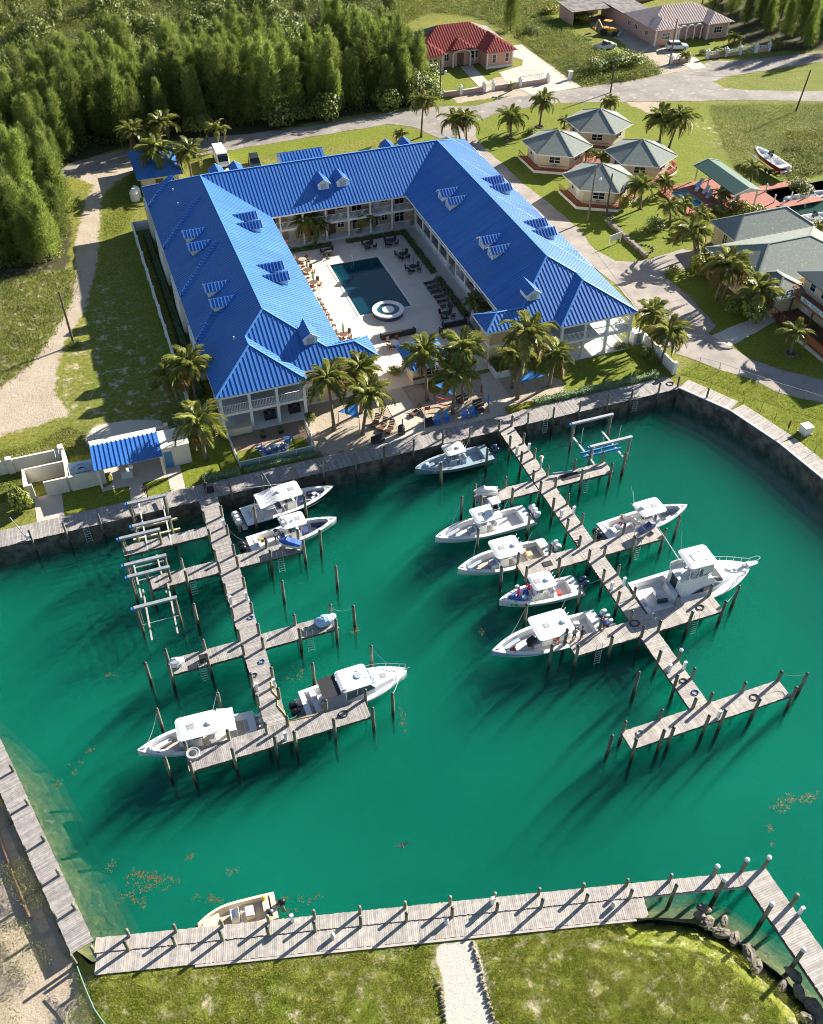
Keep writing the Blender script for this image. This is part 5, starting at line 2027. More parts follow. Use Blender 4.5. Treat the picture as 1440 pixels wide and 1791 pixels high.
def wall_run(name,label,pts,mat,h=.85,baluster=False,cat='garden wall'):
 t=thing(name,label,cat,(*pts[0],0))
 for a,b_ in zip(pts[:-1],pts[1:]):
  a3,b3_=Vector((*a,0)),Vector((*b_,0))
  w_=MB()
  w_.beam(a3+Vector((0,0,h/2)),b3_+Vector((0,0,h/2)),.2,h)
  w_.build('wall_panel',M[mat],t)
  c_=MB()
  if baluster:
   railing(c_,a3+Vector((0,0,h)),b3_+Vector((0,0,h)),.6,.35,.12)
  else:
   c_.beam(a3+Vector((0,0,h+.05)),b3_+Vector((0,0,h+.05)),.3,.1)
  c_.build('coping',M['white'],t)
 for p in pts:
  q=MB().box(p[0]-.28,p[1]-.28,0,p[0]+.28,p[1]+.28,1.45)
  q.box(p[0]-.38,p[1]-.38,1.45,p[0]+.38,p[1]+.38,1.58).lathe([(.2,1.58),(.26,1.75),(.1,1.95)],(p[0],p[1],0),8)
  q.build('pillar',M['white'],t)
 return t

wall_run('garden_wall','low pink wall with white pillars left of the path gate of the red-roofed house',[(67.2,170.8),(71.8,170.4),(76.7,170.5)],'pink')
wall_run('garden_wall','low pink wall with white pillars right of the path gate of the red-roofed house',[(78.6,170.5),(84.3,170.5),(90.3,170.6)],'pink')
solo(MB().box(94.9,170.4,0,95.5,171.0,1.5).box(94.8,170.3,1.5,95.6,171.1,1.65),'gate_pillar',M['white'],'lone white gate pillar at the edge of the red-roofed house driveway','pillar',(95.2,170.7,0))
sl=thing('sliding_gate','rusty sliding gate frame behind the pink wall of the red-roofed house','gate',(87,172,0))
gb=MB()
railing(gb,(85,172,0),(90,172.1,0),1.3,.4,.04)
gb.build('gate_frame',M['pipe'],sl)

# ---- pink house at top right
ph=thing('pink_house','long pink house with a faded tile roof and an arched porch','house',(129,188,0))
MB().box(121.0,184.5,0,138.5,194.5,3.2).build('wall',M['pink'],ph)
MB().box(121.0,182.5,0,126.2,184.5,3.2).build('front_bay',M['pink'],ph)
MB().box(133.8,182.5,0,139.0,184.5,3.2).build('front_bay',M['pink'],ph)
MB().box(121.0,194.5,0,127,206,3.0).build('rear_wing',M['pink'],ph)
rr=MB().slab([(120.3,184.0,3.2),(139.6,184.0,3.2),(133.5,189.6,5.6),(126.3,189.6,5.6)],.1).slab([(120.3,195.2,3.2),(139.6,195.2,3.2),(133.5,189.6,5.6),(126.3,189.6,5.6)],.1).build('roof',M['pinkroof'],ph)
pr_=Panels(rr,M['pinkroof'],.6,rib=(.16,.06),limit=80,name='tile_course')
pr_.plane([(120.3,184.0,3.22),(139.6,184.0,3.22),(133.5,189.6,5.62),(126.3,189.6,5.62)])
pr_.plane([(120.3,184.0,3.2),(120.3,195.2,3.2),(126.3,189.6,5.6)])
pr_.plane([(139.6,184.0,3.2),(139.6,195.2,3.2),(133.5,189.6,5.6)])
bay_roof(120.3,126.8,181.6,184.0,3.22,4.6)
bay_roof(133.2,139.7,181.6,184.0,3.22,4.6)
pr_.finish()
MB().slab([(120.4,195.0,3.1),(127.6,195.0,3.1),(127.6,206.5,3.1),(120.4,206.5,3.1)],.15).build('flat_roof',M['worn'],ph)
ar=MB()
for u in (127.5,129.4,131.3,133.0):
 ar.tube((u,183.6,0),(u,183.6,2.3),.16,n=8)
for u in (127.5,129.4,131.3):
 for k_ in range(8):
  a0,a1=pi*k_/8,pi*(k_+1)/8
  ar.beam((u+.95-.95*cos(a0),183.6,2.25+.75*sin(a0)),(u+.95-.95*cos(a1),183.6,2.25+.75*sin(a1)),.3,.2)
ar.build('porch_arch',M['white'],ph)
for u in (121.1,126.1,133.9,138.9):
 MB().box(u-.2,182.35,0,u+.2,182.5,3.2).build('pilaster',M['white'],ph)
window(ph,(123.6,182.5,1.1),(0,-1,0),2.0,1.3,mull=2)
window(ph,(136.4,182.5,1.1),(0,-1,0),2.0,1.3,mull=2)
for v in (186,190.5,193.3):
 window(ph,(121.0,v,1.2),(-1,0,0),1.3,1.0)
cpn=thing('carport','pink carport with a worn flat roof behind the pink house','carport',(116,204,0))
MB().slab([(110.5,200.5,2.9),(121,200.5,2.9),(121,208,3.2),(110.5,208,3.2)],.15).build('roof',M['worn'],cpn)
MB().box(111,207,0,120.8,207.3,2.9).box(111,201,0,111.3,207,2.9).build('wall',M['pink'],cpn)
bk=thing('pink_outbuilding','small pink outbuilding at the top edge behind the pink house','outbuilding',(137,216,0))
MB().box(131.5,212,0,140,220,3.4).build('wall',M['pink'],bk)
MB().slab([(131,211.5,3.4),(140.5,211.5,3.4),(140.5,220.5,3.5),(131,220.5,3.5)],.2).build('roof',M['pinkroof'],bk)
wall_run('garden_wall','pink garden wall with a white balustrade in front of the arched-porch house',[(127.3,171.9),(131.7,171.9),(135.0,171.7)],'pink',.7,True)
wall_run('garden_wall','short pink balustrade wall at the right end past the gate',[(138.9,171.6),(142.1,171.6)],'pink',.7,True)
wall_run('garden_wall','short pink balustrade wall at the corner by the utility pole',[(118.6,171.8),(122.6,171.6)],'pink',.7,True)
gt=thing('garden_gate','arched white metal gate in the balustrade wall of the pink house','gate',(137,171.7,0))
gb=MB()
for i in range(12):
 u=135.3+i*.3
 gb.tube((u,171.7,.1),(u,171.7,1.1+.5*sin(pi*i/11)),.03,n=5)
gb.path([(135.3+i*.3,171.7,1.1+.5*sin(pi*i/11)) for i in range(12)],.05,5)
gb.build('gate_leaf',M['white'],gt)

# ---- white garden walls by the hotel
gw=thing('garden_wall','long white wall with stepped posts along the track side of the hotel','wall',(5.5,112,0))
for i in range(9):
 v0=91.0+i*5.0
 MB().box(5.4,v0,0,5.6,v0+4.98,1.5+.0*i).build('wall_panel',M['white'],gw)
 MB().box(5.3,v0-.2,0,5.7,v0+.2,1.7).build('post',M['white'],gw)
MB().box(5.4,136.0,0,8.8,136.2,1.4).build('wall_panel',M['white'],gw)
rw=thing('garden_wall','white wall with square end posts between the hotel lawn and the concrete road','wall',(61.5,81,0))
MB().box(61.4,77.3,0,61.62,80.6,1.45).build('wall_panel',M['white'],rw)
MB().box(61.4,81.0,0,61.62,84.2,1.45).build('wall_panel',M['white'],rw)
for v in (77.1,80.8):
 MB().box(61.28,v-.22,0,61.75,v+.22,1.7).build('post',M['white'],rw)
ut=thing('utility_cabinet','white utility cabinet at the end of the white wall by the hotel porch','cabinet',(60.8,84.6,0))
MB().box(60.0,84.1,0.1,61.2,85.4,1.7).build('body',M['white'],ut)
MB().box(60.35,84.07,.2,61.1,84.098,1.55).build('door',M['grey'],ut)
MB().box(59.9,84.0,0,61.3,85.5,.1).build('plinth',M['concrete'],ut)
pf=thing('patio_fence','white picket and glass fence round the small patio lawn under the porch','fence',(12.5,78,0))
for a,b_ in (((8.55,83.2),(8.75,78.0)),((17.25,83.2),(17.05,77.9))):
 f_=MB()
 railing(f_,(*a,0),(*b_,0),.95,.14,.07)
 f_.build('picket_panel',M['white'],pf)
for i in range(4):
 a,b_=8.8+i*2.05,8.8+i*2.05+2.0
 MB().box(a,77.75,.08,b_,77.77,.85).build('glass_panel',M['glassc'],pf)
 MB().box(a-.04,77.72,0,a+.03,77.8,.95).build('post',M['ltgrey'],pf)
tr_=MB().beam((8.8,77.76,.9),(17.0,77.76,.9),.06,.06)
tr_.build('top_rail',M['white'],pf)
sheet('patio',[(8.7,80.6),(17.1,80.6),(17.1,83.7),(8.7,83.7)],.02,mk('brown_pavers',(0.34,0.24,0.17),.9,c2=(0.27,0.19,0.14),ns=3),0)
sheet('patio',[(12.9+1.7*cos(a*pi/12),79.6+1.25*sin(a*pi/12)) for a in range(24)],.026,M['concrete'])
gt2=thing('yard_gate','leaning blue-grey mesh gate panel behind the shed store room','gate',(3.6,86,0))
gb=MB()
a,b_=at(300,723,1.6),at(328,735,1.5)
for i in range(9):
 p=a+(b_-a)*i/8
 gb.tube((p.x,p.y,.1),(p.x,p.y,1.5),.02,n=4)
gb.beam((a.x,a.y,1.5),(b_.x,b_.y,1.5),.06,.06).beam((a.x,a.y,.15),(b_.x,b_.y,.15),.06,.06)
gb.build('gate_leaf',M['hulldeck'],gt2)
pl=thing('planter','white slatted planter box filled with shrubs at the hotel corner','planter',(42.2,84.6,0))
for a in ((41.0,83.4,43.4,83.52),(41.0,83.52,41.12,85.7),(43.28,83.52,43.4,85.7)):
 n=12
 for i in range(n):
  if a[2]-a[0]>1:
   w_=(a[2]-a[0])/n
   MB().box(a[0]+i*w_,a[1],0,a[0]+i*w_+w_*.9,a[3],.9).build('slat',M['white'],pl)
  else:
   w_=(a[3]-a[1])/n
   MB().box(a[0],a[1]+i*w_,0,a[2],a[1]+i*w_+w_*.9,.9).build('slat',M['white'],pl)
MB().box(41.12,83.52,0,43.28,85.7,.55).build('soil',M['bark'],pl)
# stone wall
sw=thing('stone_wall','low dry-stone wall between the lawn and the white sign board','stone wall',(72.9,108.5,0))
mb=MB()
for i in range(42):
 v=103.1+i*.275
 for z in (.15,.42):
  mb.bx((72.95+random.uniform(-.08,.08),v+random.uniform(-.05,.05),z),(random.uniform(.42,.6),random.uniform(.24,.36),random.uniform(.26,.34)),random.uniform(-.2,.2),random.uniform(-.1,.1),random.uniform(-.1,.1))
mb.build('stone',M['stonewall'],sw,kind='stuff')
ws=thing('blank_sign','blank white sign board on two legs on the cottage lawn','sign',(70.7,108.0,0))
MB().bx((70.7,108.15,1.15),(2.3,.08,1.0),.27).build('board',M['white'],ws)
for s_ in (-1,1):
 MB().bx((70.7+s_*1.02,108.15+s_*.28,.6),(.1,.12,1.2),.27).build('leg',M['white'],ws)

# ================================================================ VEGETATION
def tri_cloud(pos,dirs,length,width,rs):
 """one thin leaf-like triangle at each position, pointing along its direction"""
 n=len(pos)
 d=dirs/(np.linalg.norm(dirs,axis=1,keepdims=True)+1e-9)
 side=np.cross(d,rs.normal(size=(n,3)))
 side /= np.linalg.norm(side,axis=1,keepdims=True)+1e-9
 L_=length[:,None]
 W_=width[:,None]
 a=pos-side*W_/2
 b_=pos+side*W_/2
 c=pos+d*L_
 V=np.stack([a,b_,c],1).reshape(-1,3)
 T=np.arange(3*n).reshape(-1,3)
 return V,T

def quad_cloud(pos,nrm,size,rs):
 n=len(pos)
 nn=nrm/(np.linalg.norm(nrm,axis=1,keepdims=True)+1e-9)
 a=np.cross(nn,rs.normal(size=(n,3)))
 a /= np.linalg.norm(a,axis=1,keepdims=True)+1e-9
 b_=np.cross(nn,a)
 s=size[:,None]
 V=np.stack([pos-a*s*.5,pos+b_*s*.32,pos+a*s*.5,pos-b_*s*.32],1).reshape(-1,3)
 T=np.arange(4*n).reshape(-1,4)
 return V,T

def casuarina_meshes(k):
 rs=np.random.default_rng(100+k)
 H=10.5
 n=1050
 # several leaders, each a loose plume, leaning apart
 nl=3+k%4
 la=rs.uniform(0,2*pi,nl)
 lr=rs.uniform(.3,1.5,nl)
 lh=rs.uniform(.6,1.0,nl)
 lh[0],lr[0]=1.0,.2
 w=rs.integers(0,nl,n)
 t=rs.uniform(0.05,1,n)**0.8
 prof=np.interp(t,[0,.15,.4,.75,1.0],[.9,1.45,1.35,.75,.05])*(.75+.3*lh[w])
 ang=rs.uniform(0,2*pi,n)
 lob=1+.3*np.sin(ang*3+k+t*9+w)+.2*np.sin(ang*5-t*14)
 r=prof*lob*np.sqrt(rs.uniform(.1,1.0,n))
 off=lr[w]*t**.7
 cx=np.stack([r*np.cos(ang)+off*np.cos(la[w]),r*np.sin(ang)+off*np.sin(la[w]),t*H*lh[w]+r*.25],1)
 m=8
 P=np.repeat(cx,m,0)+rs.normal(size=(n*m,3))*np.array([.22,.22,.25])
 out=np.stack([np.cos(ang),np.sin(ang),np.full(n,1.2)],1)
 D=np.repeat(out,m,0)+rs.normal(size=(n*m,3))*.7
 V,T=tri_cloud(P,D,rs.uniform(.28,.75,n*m),rs.uniform(.05,.095,n*m),rs)
 crown=np_mesh('crown',V,T,M['casuarina'])
 tb=MB()
 tb.path([(0,0,-.2),(.06,.04,3),(-.03,.05,6.5),(.0,.0,10)],[.2,.15,.09,.03],7)
 for i in range(14):
  z=1.5+i*.55
  a=i*2.4
  L_=1.5*(1-z/12)
  tb.tube((0,0,z),(L_*cos(a),L_*sin(a),z+L_*.8),.04,.015,4)
 return crown,tb.mesh('trunk',M['bark'])

CAS=[casuarina_meshes(k) for k in range(7)]

def bush_mesh(k,mat,n=1500,lobes=6,leaf=.30,flat=.8,name='crown'):
 rs=np.random.default_rng(200+k)
 lc=rs.uniform(-.62,.62,(lobes,3))*np.array([1,1,.4])+np.array([0,0,.62])
 lr=rs.uniform(.38,.62,lobes)
 w=rs.integers(0,lobes,n)
 d=rs.normal(size=(n,3))
 d /= np.linalg.norm(d,axis=1,keepdims=True)
 P=lc[w]+d*(lr[w]*rs.uniform(.55,1.05,n)**.5)[:,None]*np.array([1,1,flat])
 P[:,2]=np.maximum(P[:,2],.02)
 V,T=quad_cloud(P,d+rs.normal(size=(n,3))*.5+np.array([0,0,.5]),rs.uniform(.6,1.3,n)*leaf,rs)
 return np_mesh(name,V,T,mat)

BUSH=[bush_mesh(k,M['leaf'],1300,9,.14) for k in range(4)]
BUSHY=[bush_mesh(10+k,M['leafy'],700,6,.2) for k in range(2)]
STEM=MB().path([(0,0,-.1),(.03,.02,.4),(0,0,.8)],[.06,.05,.02],6).tube((0,0,.2),(.35,.2,.7),.03,.01,5).tube((0,0,.2),(-.3,-.25,.7),.03,.01,5).mesh('trunk',M['bark'])

def casuarina(x,y,h,k,label,group):
 t=thing('casuarina_tree',label,'tree',(x,y,0),group=group)
 s=h/10.5
 w=s*random.uniform(.85,1.15)
 rz=random.uniform(0,6.28)
 tilt=(random.uniform(-.05,.05),random.uniform(-.05,.05),rz)
 inst('trunk',CAS[k][1],t,(0,0,0),tilt,(w,w,s))
 inst('crown',CAS[k][0],t,(0,0,0),tilt,(w,w,s))

def bush(x,y,r,h,k,label,group=None,cat='bush',mesh=None,name='bush',z=0.0):
 t=thing(name,label,cat,(x,y,z),group=group)
 rz=random.uniform(0,6.28)
 inst('trunk',STEM,t,(0,0,0),(0,0,rz),(r,r,h))
 inst('crown',mesh or BUSH[k%4],t,(0,0,0),(0,0,rz),(r,r,h))
 return t

# casuarina wood: scattered over the belt behind the hotel
WOOD=[at2(p) for p in ([(150,262),(330,232),(420,222),(540,208),(690,186),(742,176),(715,135),(690,118),(640,110),(560,112),(480,140),(400,135),(330,150),(250,150),(150,155),(90,175),(60,215),(-40,240),(-60,330),(-60,480),(40,470),(105,455),(118,400),(100,320),(118,280)],)][0]
FAR_WOOD=[at2(p) for p in ([(560,118),(690,118),(700,60),(690,-10),(400,-30),(100,-30),(-60,0),(-60,250),(60,220),(90,180),(250,155),(400,140),(480,145)],)][0]
pts=[]
tries=0
bx0,bx1=min(p[0] for p in WOOD),max(p[0] for p in WOOD)
by0,by1=min(p[1] for p in WOOD),max(p[1] for p in WOOD)
wood_a=[np.array([q[i] for q in WOOD]) for i in (0,1)]

def in_poly(x,y,poly):
 return bool(inside(np.array([x]),np.array([y]),poly)[0])

while len(pts)<205 and tries<30000:
 tries+=1
 x,y=random.uniform(bx0,bx1),random.uniform(by0,by1)
 if not in_poly(x,y,WOOD):
  continue
 if min([hypot(x-a,y-b_) for a,b_ in pts]+[9])<2.0+1.3*((int(x*7)*13+int(y*5)*7)%10)/10:
  continue
 pts.append((x,y))
for i,(x,y) in enumerate(pts):
 h=random.choice((random.uniform(5,8.5),random.uniform(8.5,11.5),random.uniform(10.5,13.5)))
 casuarina(x,y,h,i%7,'feathery olive-green casuarina tree standing in the wood behind the hotel','casuarina trees of the wood')
# edge shrubs and clearings in the wood
n_b=0
tries=0
while n_b<210 and tries<20000:
 tries+=1
 px,py=random.uniform(-30,750),random.uniform(-12,240)
 q=at(px,py)
 if in_poly(q.x,q.y,WOOD) and random.random()<.8:
  continue
 if not any(in_poly(q.x,q.y,f) for f in FLOOR[:1]):
  continue
 bush(q.x,q.y,random.uniform(1.6,3.8),random.uniform(1.8,4.8),n_b,'bright green broadleaf thicket bush in the scrub beyond the casuarinas','broadleaf bushes of the scrub')
 n_b+=1
# wood at the top right
k_=0
for px,py in [(1245,12),(1275,22),(1305,38),(1340,52),(1375,60),(1405,65),(1435,66),(1290,5),(1325,15),(1360,25),(1395,35),(1430,38),(1350,0),(1400,5),(1440,10),(1258,-5),(1310,-8),(1460,50),(1470,20),(1385,-10),(1230,-2),(1425,-12),(1330,32),(1410,78),(1445,84)]:
 q=at(px+random.uniform(-6,6),py+8)
 casuarina(q.x,q.y,random.uniform(8,11),k_%5,'dark casuarina tree in the shaded wood behind the pink house','casuarina trees behind the pink house')
 k_+=1
for i,(px,py,h,lab) in enumerate([(893,45,9,'lone slim casuarina tree on the yellow-green field behind the red-roofed house'),(1402,62,13,'tall bright casuarina at the edge of the top right wood')]):
 q=at(px,py+8)
 casuarina(q.x,q.y,h,i,lab,None)

# undergrowth: the mass that closes the floor between the trees
rs=np.random.default_rng(5)

def scatter(polys,n,hmin,hmax,mat,name,per=5,leaf=(.25,.5),spread=.5,blade=False,reject=None,power=1.0):
 P=[]
 areas=[area2(p) for p in polys]
 for p,a in zip(polys,areas):
  m=int(n*a/sum(areas))
  x0_,x1_=min(q[0] for q in p),max(q[0] for q in p)
  y0_,y1_=min(q[1] for q in p),max(q[1] for q in p)
  X_=rs.uniform(x0_,x1_,m*4)
  Y_=rs.uniform(y0_,y1_,m*4)
  ok=inside(X_,Y_,p)
  dep_=X_*_F.x+Y_*_F.y+CAMZ*sin(TILT)
  lat_=X_*_R.x+Y_*_R.y
  ok &= np.abs(lat_)<dep_*(720/FPX)+8
  if reject is not None:
   ok &= ~reject(X_,Y_)
  P.append(np.stack([X_[ok][:m],Y_[ok][:m]],1))
 P=np.concatenate(P)
 m=len(P)
 h=rs.uniform(hmin,hmax,m)
 C=np.repeat(np.c_[P,np.zeros(m)],per,0)
 hh=np.repeat(h,per)
 off=rs.normal(size=(m*per,3))*spread*np.array([1,1,0])
 C+=off
 if blade:
  D=rs.normal(size=(m*per,3))*.5+np.array([0,0,1.0])
  V,T=tri_cloud(C,D,hh*rs.uniform(.6,1.2,m*per),rs.uniform(*leaf,m*per),rs)
 else:
  C[:,2]=hh*rs.uniform(.2,1,m*per)
  V,T=quad_cloud(C,rs.normal(size=(m*per,3))*.6+np.array([0,0,1]),rs.uniform(*leaf,m*per),rs)
 me_=np_mesh(name,V,T,mat)
 o=bpy.data.objects.new(name,me_)
 COL.objects.link(o)
 tag(o,kind='stuff')
 return o

road_poly=at2(ROAD_BACK)
M['under']=mk('undergrowth_leaves',(0.10,0.135,0.025),0.7,c2=(0.18,0.19,0.04),ns=.12,isl=.4,trans=.3)
M['scrubf']=mk('scrub_leaves',(0.14,0.185,0.028),0.7,c2=(0.25,0.265,0.04),ns=.09,isl=.35,trans=.3)
scatter([WOOD],9000,.4,1.8,M['under'],'undergrowth',per=7,leaf=(.2,.5),reject=lambda X_,Y_: inside(X_,Y_,road_poly))
scatter([FAR_WOOD],15000,.6,3.4,M['scrubf'],'scrub_thicket',per=11,leaf=(.16,.38),spread=.7)
fld=[at2([(665,60),(760,20),(840,30),(900,60),(905,80),(960,110),(1017,150),(1090,143),(1160,128),(1140,108),(1080,70),(1020,30),(1010,-20),(690,-20)]),at2([(1000,140),(1095,142),(1155,125),(1100,90),(1040,80),(1000,100)])]
house_rej=lambda X_,Y_: ((X_>67)&(X_<96)&(Y_>170.5)&(Y_<199))|inside(X_,Y_,road_poly)|((X_>109)&(Y_>180)&(Y_<210))|inside(X_,Y_,LAWNS[11])
scatter(fld[:1],13000,.15,.9,M['scrubf'],'field_scrub',per=7,leaf=(.14,.34),reject=house_rej)
scatter(fld[1:],2200,.3,1.2,M['scrubf'],'roadside_scrub',per=8,leaf=(.14,.32),reject=house_rej)
rgt=at2([(1240,185),(1440,180),(1520,200),(1520,330),(1340,338),(1290,300),(1262,250)])
scatter([rgt],9000,.06,.35,M['scrubf'],'meadow_scrub',per=5,leaf=(.08,.22),reject=lambda X_,Y_: inside(X_,Y_,road_poly)|inside(X_,Y_,CANAL_POLY)|((X_>99)&(Y_<118))|((X_>105)&(X_<109)&(Y_>118)&(Y_<127.5)))
scatter([at2([(1380,230),(1520,230),(1520,330),(1370,335)])],1500,.3,1.3,M['scrubf'],'meadow_bushes',per=12,leaf=(.14,.32),reject=lambda X_,Y_: inside(X_,Y_,CANAL_POLY)|(Y_<118)|((X_>105)&(X_<109)&(Y_>118)&(Y_<127.5)))
wst=at2([(0,490),(130,470),(128,525),(85,600),(50,640),(0,680),(-60,690),(-60,500)])
scatter([wst],2600,.12,.5,M['tuft'],'rough_grass',per=5,leaf=(.05,.12),blade=True)
scatter([DRYLAWNS[2],LAWNS[4]],6000,.05,.16,M['tuft'],'rough_grass',per=4,leaf=(.03,.07),blade=True,spread=.25,
  reject=lambda X_,Y_: ((X_>-13)&(X_<4.5)&(Y_>79)&(Y_<85.8))|inside(X_,Y_,SANDS[4]))
pathrej=lambda X_,Y_: inside(X_,Y_,SANDS[3])
M['turf']=mk('turf_blades',(0.26,0.31,0.03),0.75,c2=(0.34,0.34,0.06),ns=.35,isl=.4,trans=.38)
gaps=lambda X_,Y_: (np.sin(X_*1.9+2*np.sin(Y_*1.3))*np.sin(Y_*2.1+1.5*np.sin(X_*.9))>.45)&(np.random.default_rng(3).uniform(size=X_.shape)<.8)
scatter([DRYLAWNS[0],DRYLAWNS[1]],26000,.05,.13,M['turf'],'turf',per=5,leaf=(.03,.06),blade=True,spread=.12,reject=lambda X_,Y_: pathrej(X_,Y_)|(seg_dist(X_,Y_,SHORE,closed=False)<1.4)|gaps(X_,Y_))
scatter([SANDS[2]],2600,.06,.22,M['tuft'],'sand_weeds',per=5,leaf=(.03,.07),blade=True,spread=.2,reject=lambda X_,Y_: (np.sin(X_*.9+Y_*.4)*np.sin(Y_*.7)<.1)|inside(X_,Y_,WATER_POLY))
scatter([LAWNS[3]],2500,.05,.2,M['turf'],'turf',per=5,leaf=(.03,.07),blade=True,spread=.2)

# ---- palms
def frond_mesh(k,mat,L_=2.9,droop=1.0):
 rs_=np.random.default_rng(300+k)
 n=15
 t=np.linspace(0,1,n)
 arch=0.55+.12*k
 x=L_*(t-.12*t**2)
 z=arch*np.sin(t*2.2)*1.0-droop*1.35*t**2.4
 V,T=[],[]
 base=0
 mb_=MB()
 mb_.path([(x[i],0,z[i]) for i in range(0,n,2)],[.05,.042,.036,.03,.024,.018,.012,.008],4,cap=False)
 V+=mb_.v
 F4=list(mb_.f)
 m=34
 for i in range(m):
  tt=.14+.86*i/(m-1)
  px_,pz_=np.interp(tt,t,x),np.interp(tt,t,z)
  ll=.85*(np.sin(pi*min(1,.12+tt*.9))**.6)*rs_.uniform(.85,1.1)
  for s_ in (-1,1):
   dx=ll*(.45+.35*tt)
   dy=s_*ll*(.85-.3*tt)
   dz=-ll*rs_.uniform(.25,.6)
   w=.10
   b0=len(V)
   V+=[(px_-w/2,0,pz_),(px_+w/2,0,pz_),(px_+dx*.6+w*.5,dy*.62,pz_+dz*.35),(px_+dx,dy,pz_+dz),(px_+dx*.6-w*.5,dy*.62,pz_+dz*.35-.01)]
   F4.append((b0,b0+1,b0+2,b0+3,b0+4))
 me_=bpy.data.meshes.new('frond')
 me_.from_pydata(V,[],F4)
 me_.materials.append(mat)
 me_.update()
 return me_

FRONDS=[frond_mesh(k,M['frond'],2.9,d) for k,d in enumerate((.75,1.0,1.3))]
FRY=[frond_mesh(5,M['frondy'],2.6,1.6)]
FANF=None
NUTS=MB()
for i in range(7):
 a=i*.9
 NUTS.ell((.2*cos(a),.2*sin(a),-.15-.05*(i%3)),.11,.11,.14,6,4)
NUTS=NUTS.mesh('coconut_cluster',M['frondy'])

def palm(base,crown,label,group='coconut palms',n=19,s=1.0,yellow=2,name='coconut_palm',nuts=True):
 bx_,by_,bz_=base
 t=thing(name,label,'palm',base,group=group)
 c=Vector(crown)-Vector(base)
 mid=Vector((c.x*.30,c.y*.30,c.z*.5))
 tb=MB()
 h=c.length
 k=8
 pts_=[]
 for i in range(k+1):
  u=i/k
  pts_.append((Vector((0,0,0))*(1-u)**2+mid*2*u*(1-u)+c*u*u))
 rr_=[(.20-.085*(i/k))*(1.35 if i==0 else 1)*(.8+.2*s) for i in range(k+1)]
 pts_[0]=Vector((0,0,-.1))
 tb.path([Vector(base)+p for p in pts_],rr_,8)
 tb.build('trunk',M['trunk'],t,smooth=True)
 a0=random.uniform(0,6.28)
 for i in range(n):
  f=i/n
  az=a0+i*2.399
  el=1.05-1.75*f+random.uniform(-.1,.1)      # young fronds stand up, old ones hang
  sc_=s*.98*random.uniform(.85,1.12)*(0.8+.3*min(1,f*2.5))
  me_=FRONDS[0 if f<.35 else (1 if f<.7 else 2)]
  if i>=n-yellow:
   me_=FRY[0]
  inst('frond',me_,t,tuple(c+Vector((0,0,.05))),(random.uniform(-.5,.5),-el,az),sc_)
 if nuts and s>.8:
  inst('coconut_cluster',NUTS,t,tuple(c))
 return t

def palm_px(b,c,label,s=1.0,n=19,group='coconut palms',yellow=2,hmax=9.0,h=None,**kw):
 """base pixel on the ground, crown pixel: the crown height is where its sight line passes nearest the trunk foot"""
 B=at(*b)
 if h is None:
  best=None
  for i in range(14,100):
   z=i*.1
   q=at(*c,z)
   d=hypot(q.x-B.x,q.y-B.y)
   if best is None or d<best[0]:
    best=(d,z,q)
  q=best[2]
 else:
  q=at(*c,h)
 return palm(tuple(B),tuple(q),label,s=s,n=n,group=group,yellow=yellow,**kw)

G1='coconut palms by the patio corner'
palm_px((345,708),(332,638),'tall coconut palm at the patio corner, leaning over the end of the garden wall',s=1.15,group=G1)
palm_px((318,712),(298,660),'coconut palm with hanging brown fronds beside the end of the white track wall',s=.95,group=G1,yellow=6)
palm_px((361,805),(347,738),'coconut palm on the lawn behind the white store room',s=1.15,group=G1,yellow=3)
G2='coconut palms on the sandy beach'
palm_px((585,752),(573,665),'coconut palm at the blue shade sail nearest the hotel front wall',s=1.1,group=G2)
palm_px((632,722),(630,645),'coconut palm behind the twin-trunk pair at the blue shade sail',s=1.05,group=G2)
palm_px((635,760),(645,692),'curved coconut palm by the stacked beach chairs',s=1.15,group=G2)
palm_px((747,700),(742,617),'slim dark-trunked coconut palm in front of the bar hut',s=1.1,group=G2)
palm_px((808,705),(812,610),'tallest coconut palm beside the bar hut',s=1.15,group=G2)
palm_px((792,723),(797,655),'coconut palm with the hammock ropes in front of the bar hut',s=1.05,group=G2,yellow=3)
G3='coconut palms on the hotel front lawn'
palm_px((905,697),(925,583),'tall coconut palm next to the white slatted planter',s=1.15,group=G3)
palm_px((895,678),(905,622),'lower coconut palm in front of the tall one by the planter',s=1.05,group=G3)
palm_px((961,676),(972,622),'leaning coconut palm on the lawn by the front porch',s=.95,group=G3)
G4='coconut palms at the white roadside wall'
palm_px((1150,600),(1141,548),'coconut palm behind the white utility cabinet',s=1.0,group=G4)
palm_px((1157,634),(1172,583),'coconut palm growing at the middle of the white roadside wall',s=1.05,group=G4)
G5='short palms in the pool court'
palm_px((536,425),(536,388),'multi-stemmed short palm in the rear hedge, beside the court passage',s=.9,n=22,group=G5,nuts=False)
palm_px((552,426),(554,397),'short palm at the bench end of the rear hedge',s=.85,n=22,group=G5,nuts=False)
palm_px((632,402),(639,378),'short palm in the rear hedge near the court stairs',s=.95,n=24,group=G5,nuts=False)
palm_px((828,555),(828,528),'dark bushy palm beside the sun loungers at the arcade',s=.62,n=24,group=G5,nuts=False)
palm_px((846,560),(848,540),'dark bushy palm next to the hotel end block',s=.5,n=20,group=G5,nuts=False)
G6='coconut palms behind the hotel'
palm_px((737,240),(741,178),'tall slender coconut palm beside the rear road junction',s=1.1,group=G6)
palm_px((805,245),(797,212),'left crown of the palm pair at the head of the hotel road',s=1.1,group=G6)
palm_px((816,246),(815,208),'right crown of the palm pair at the head of the hotel road',s=1.05,group=G6)
palm_px((893,237),(895,205),'coconut palm on the cottage lawn near the road bend',s=1.05,group=G6)
palm_px((944,221),(951,176),'leaning coconut palm with a planted ring at its foot',s=1.0,group=G6)
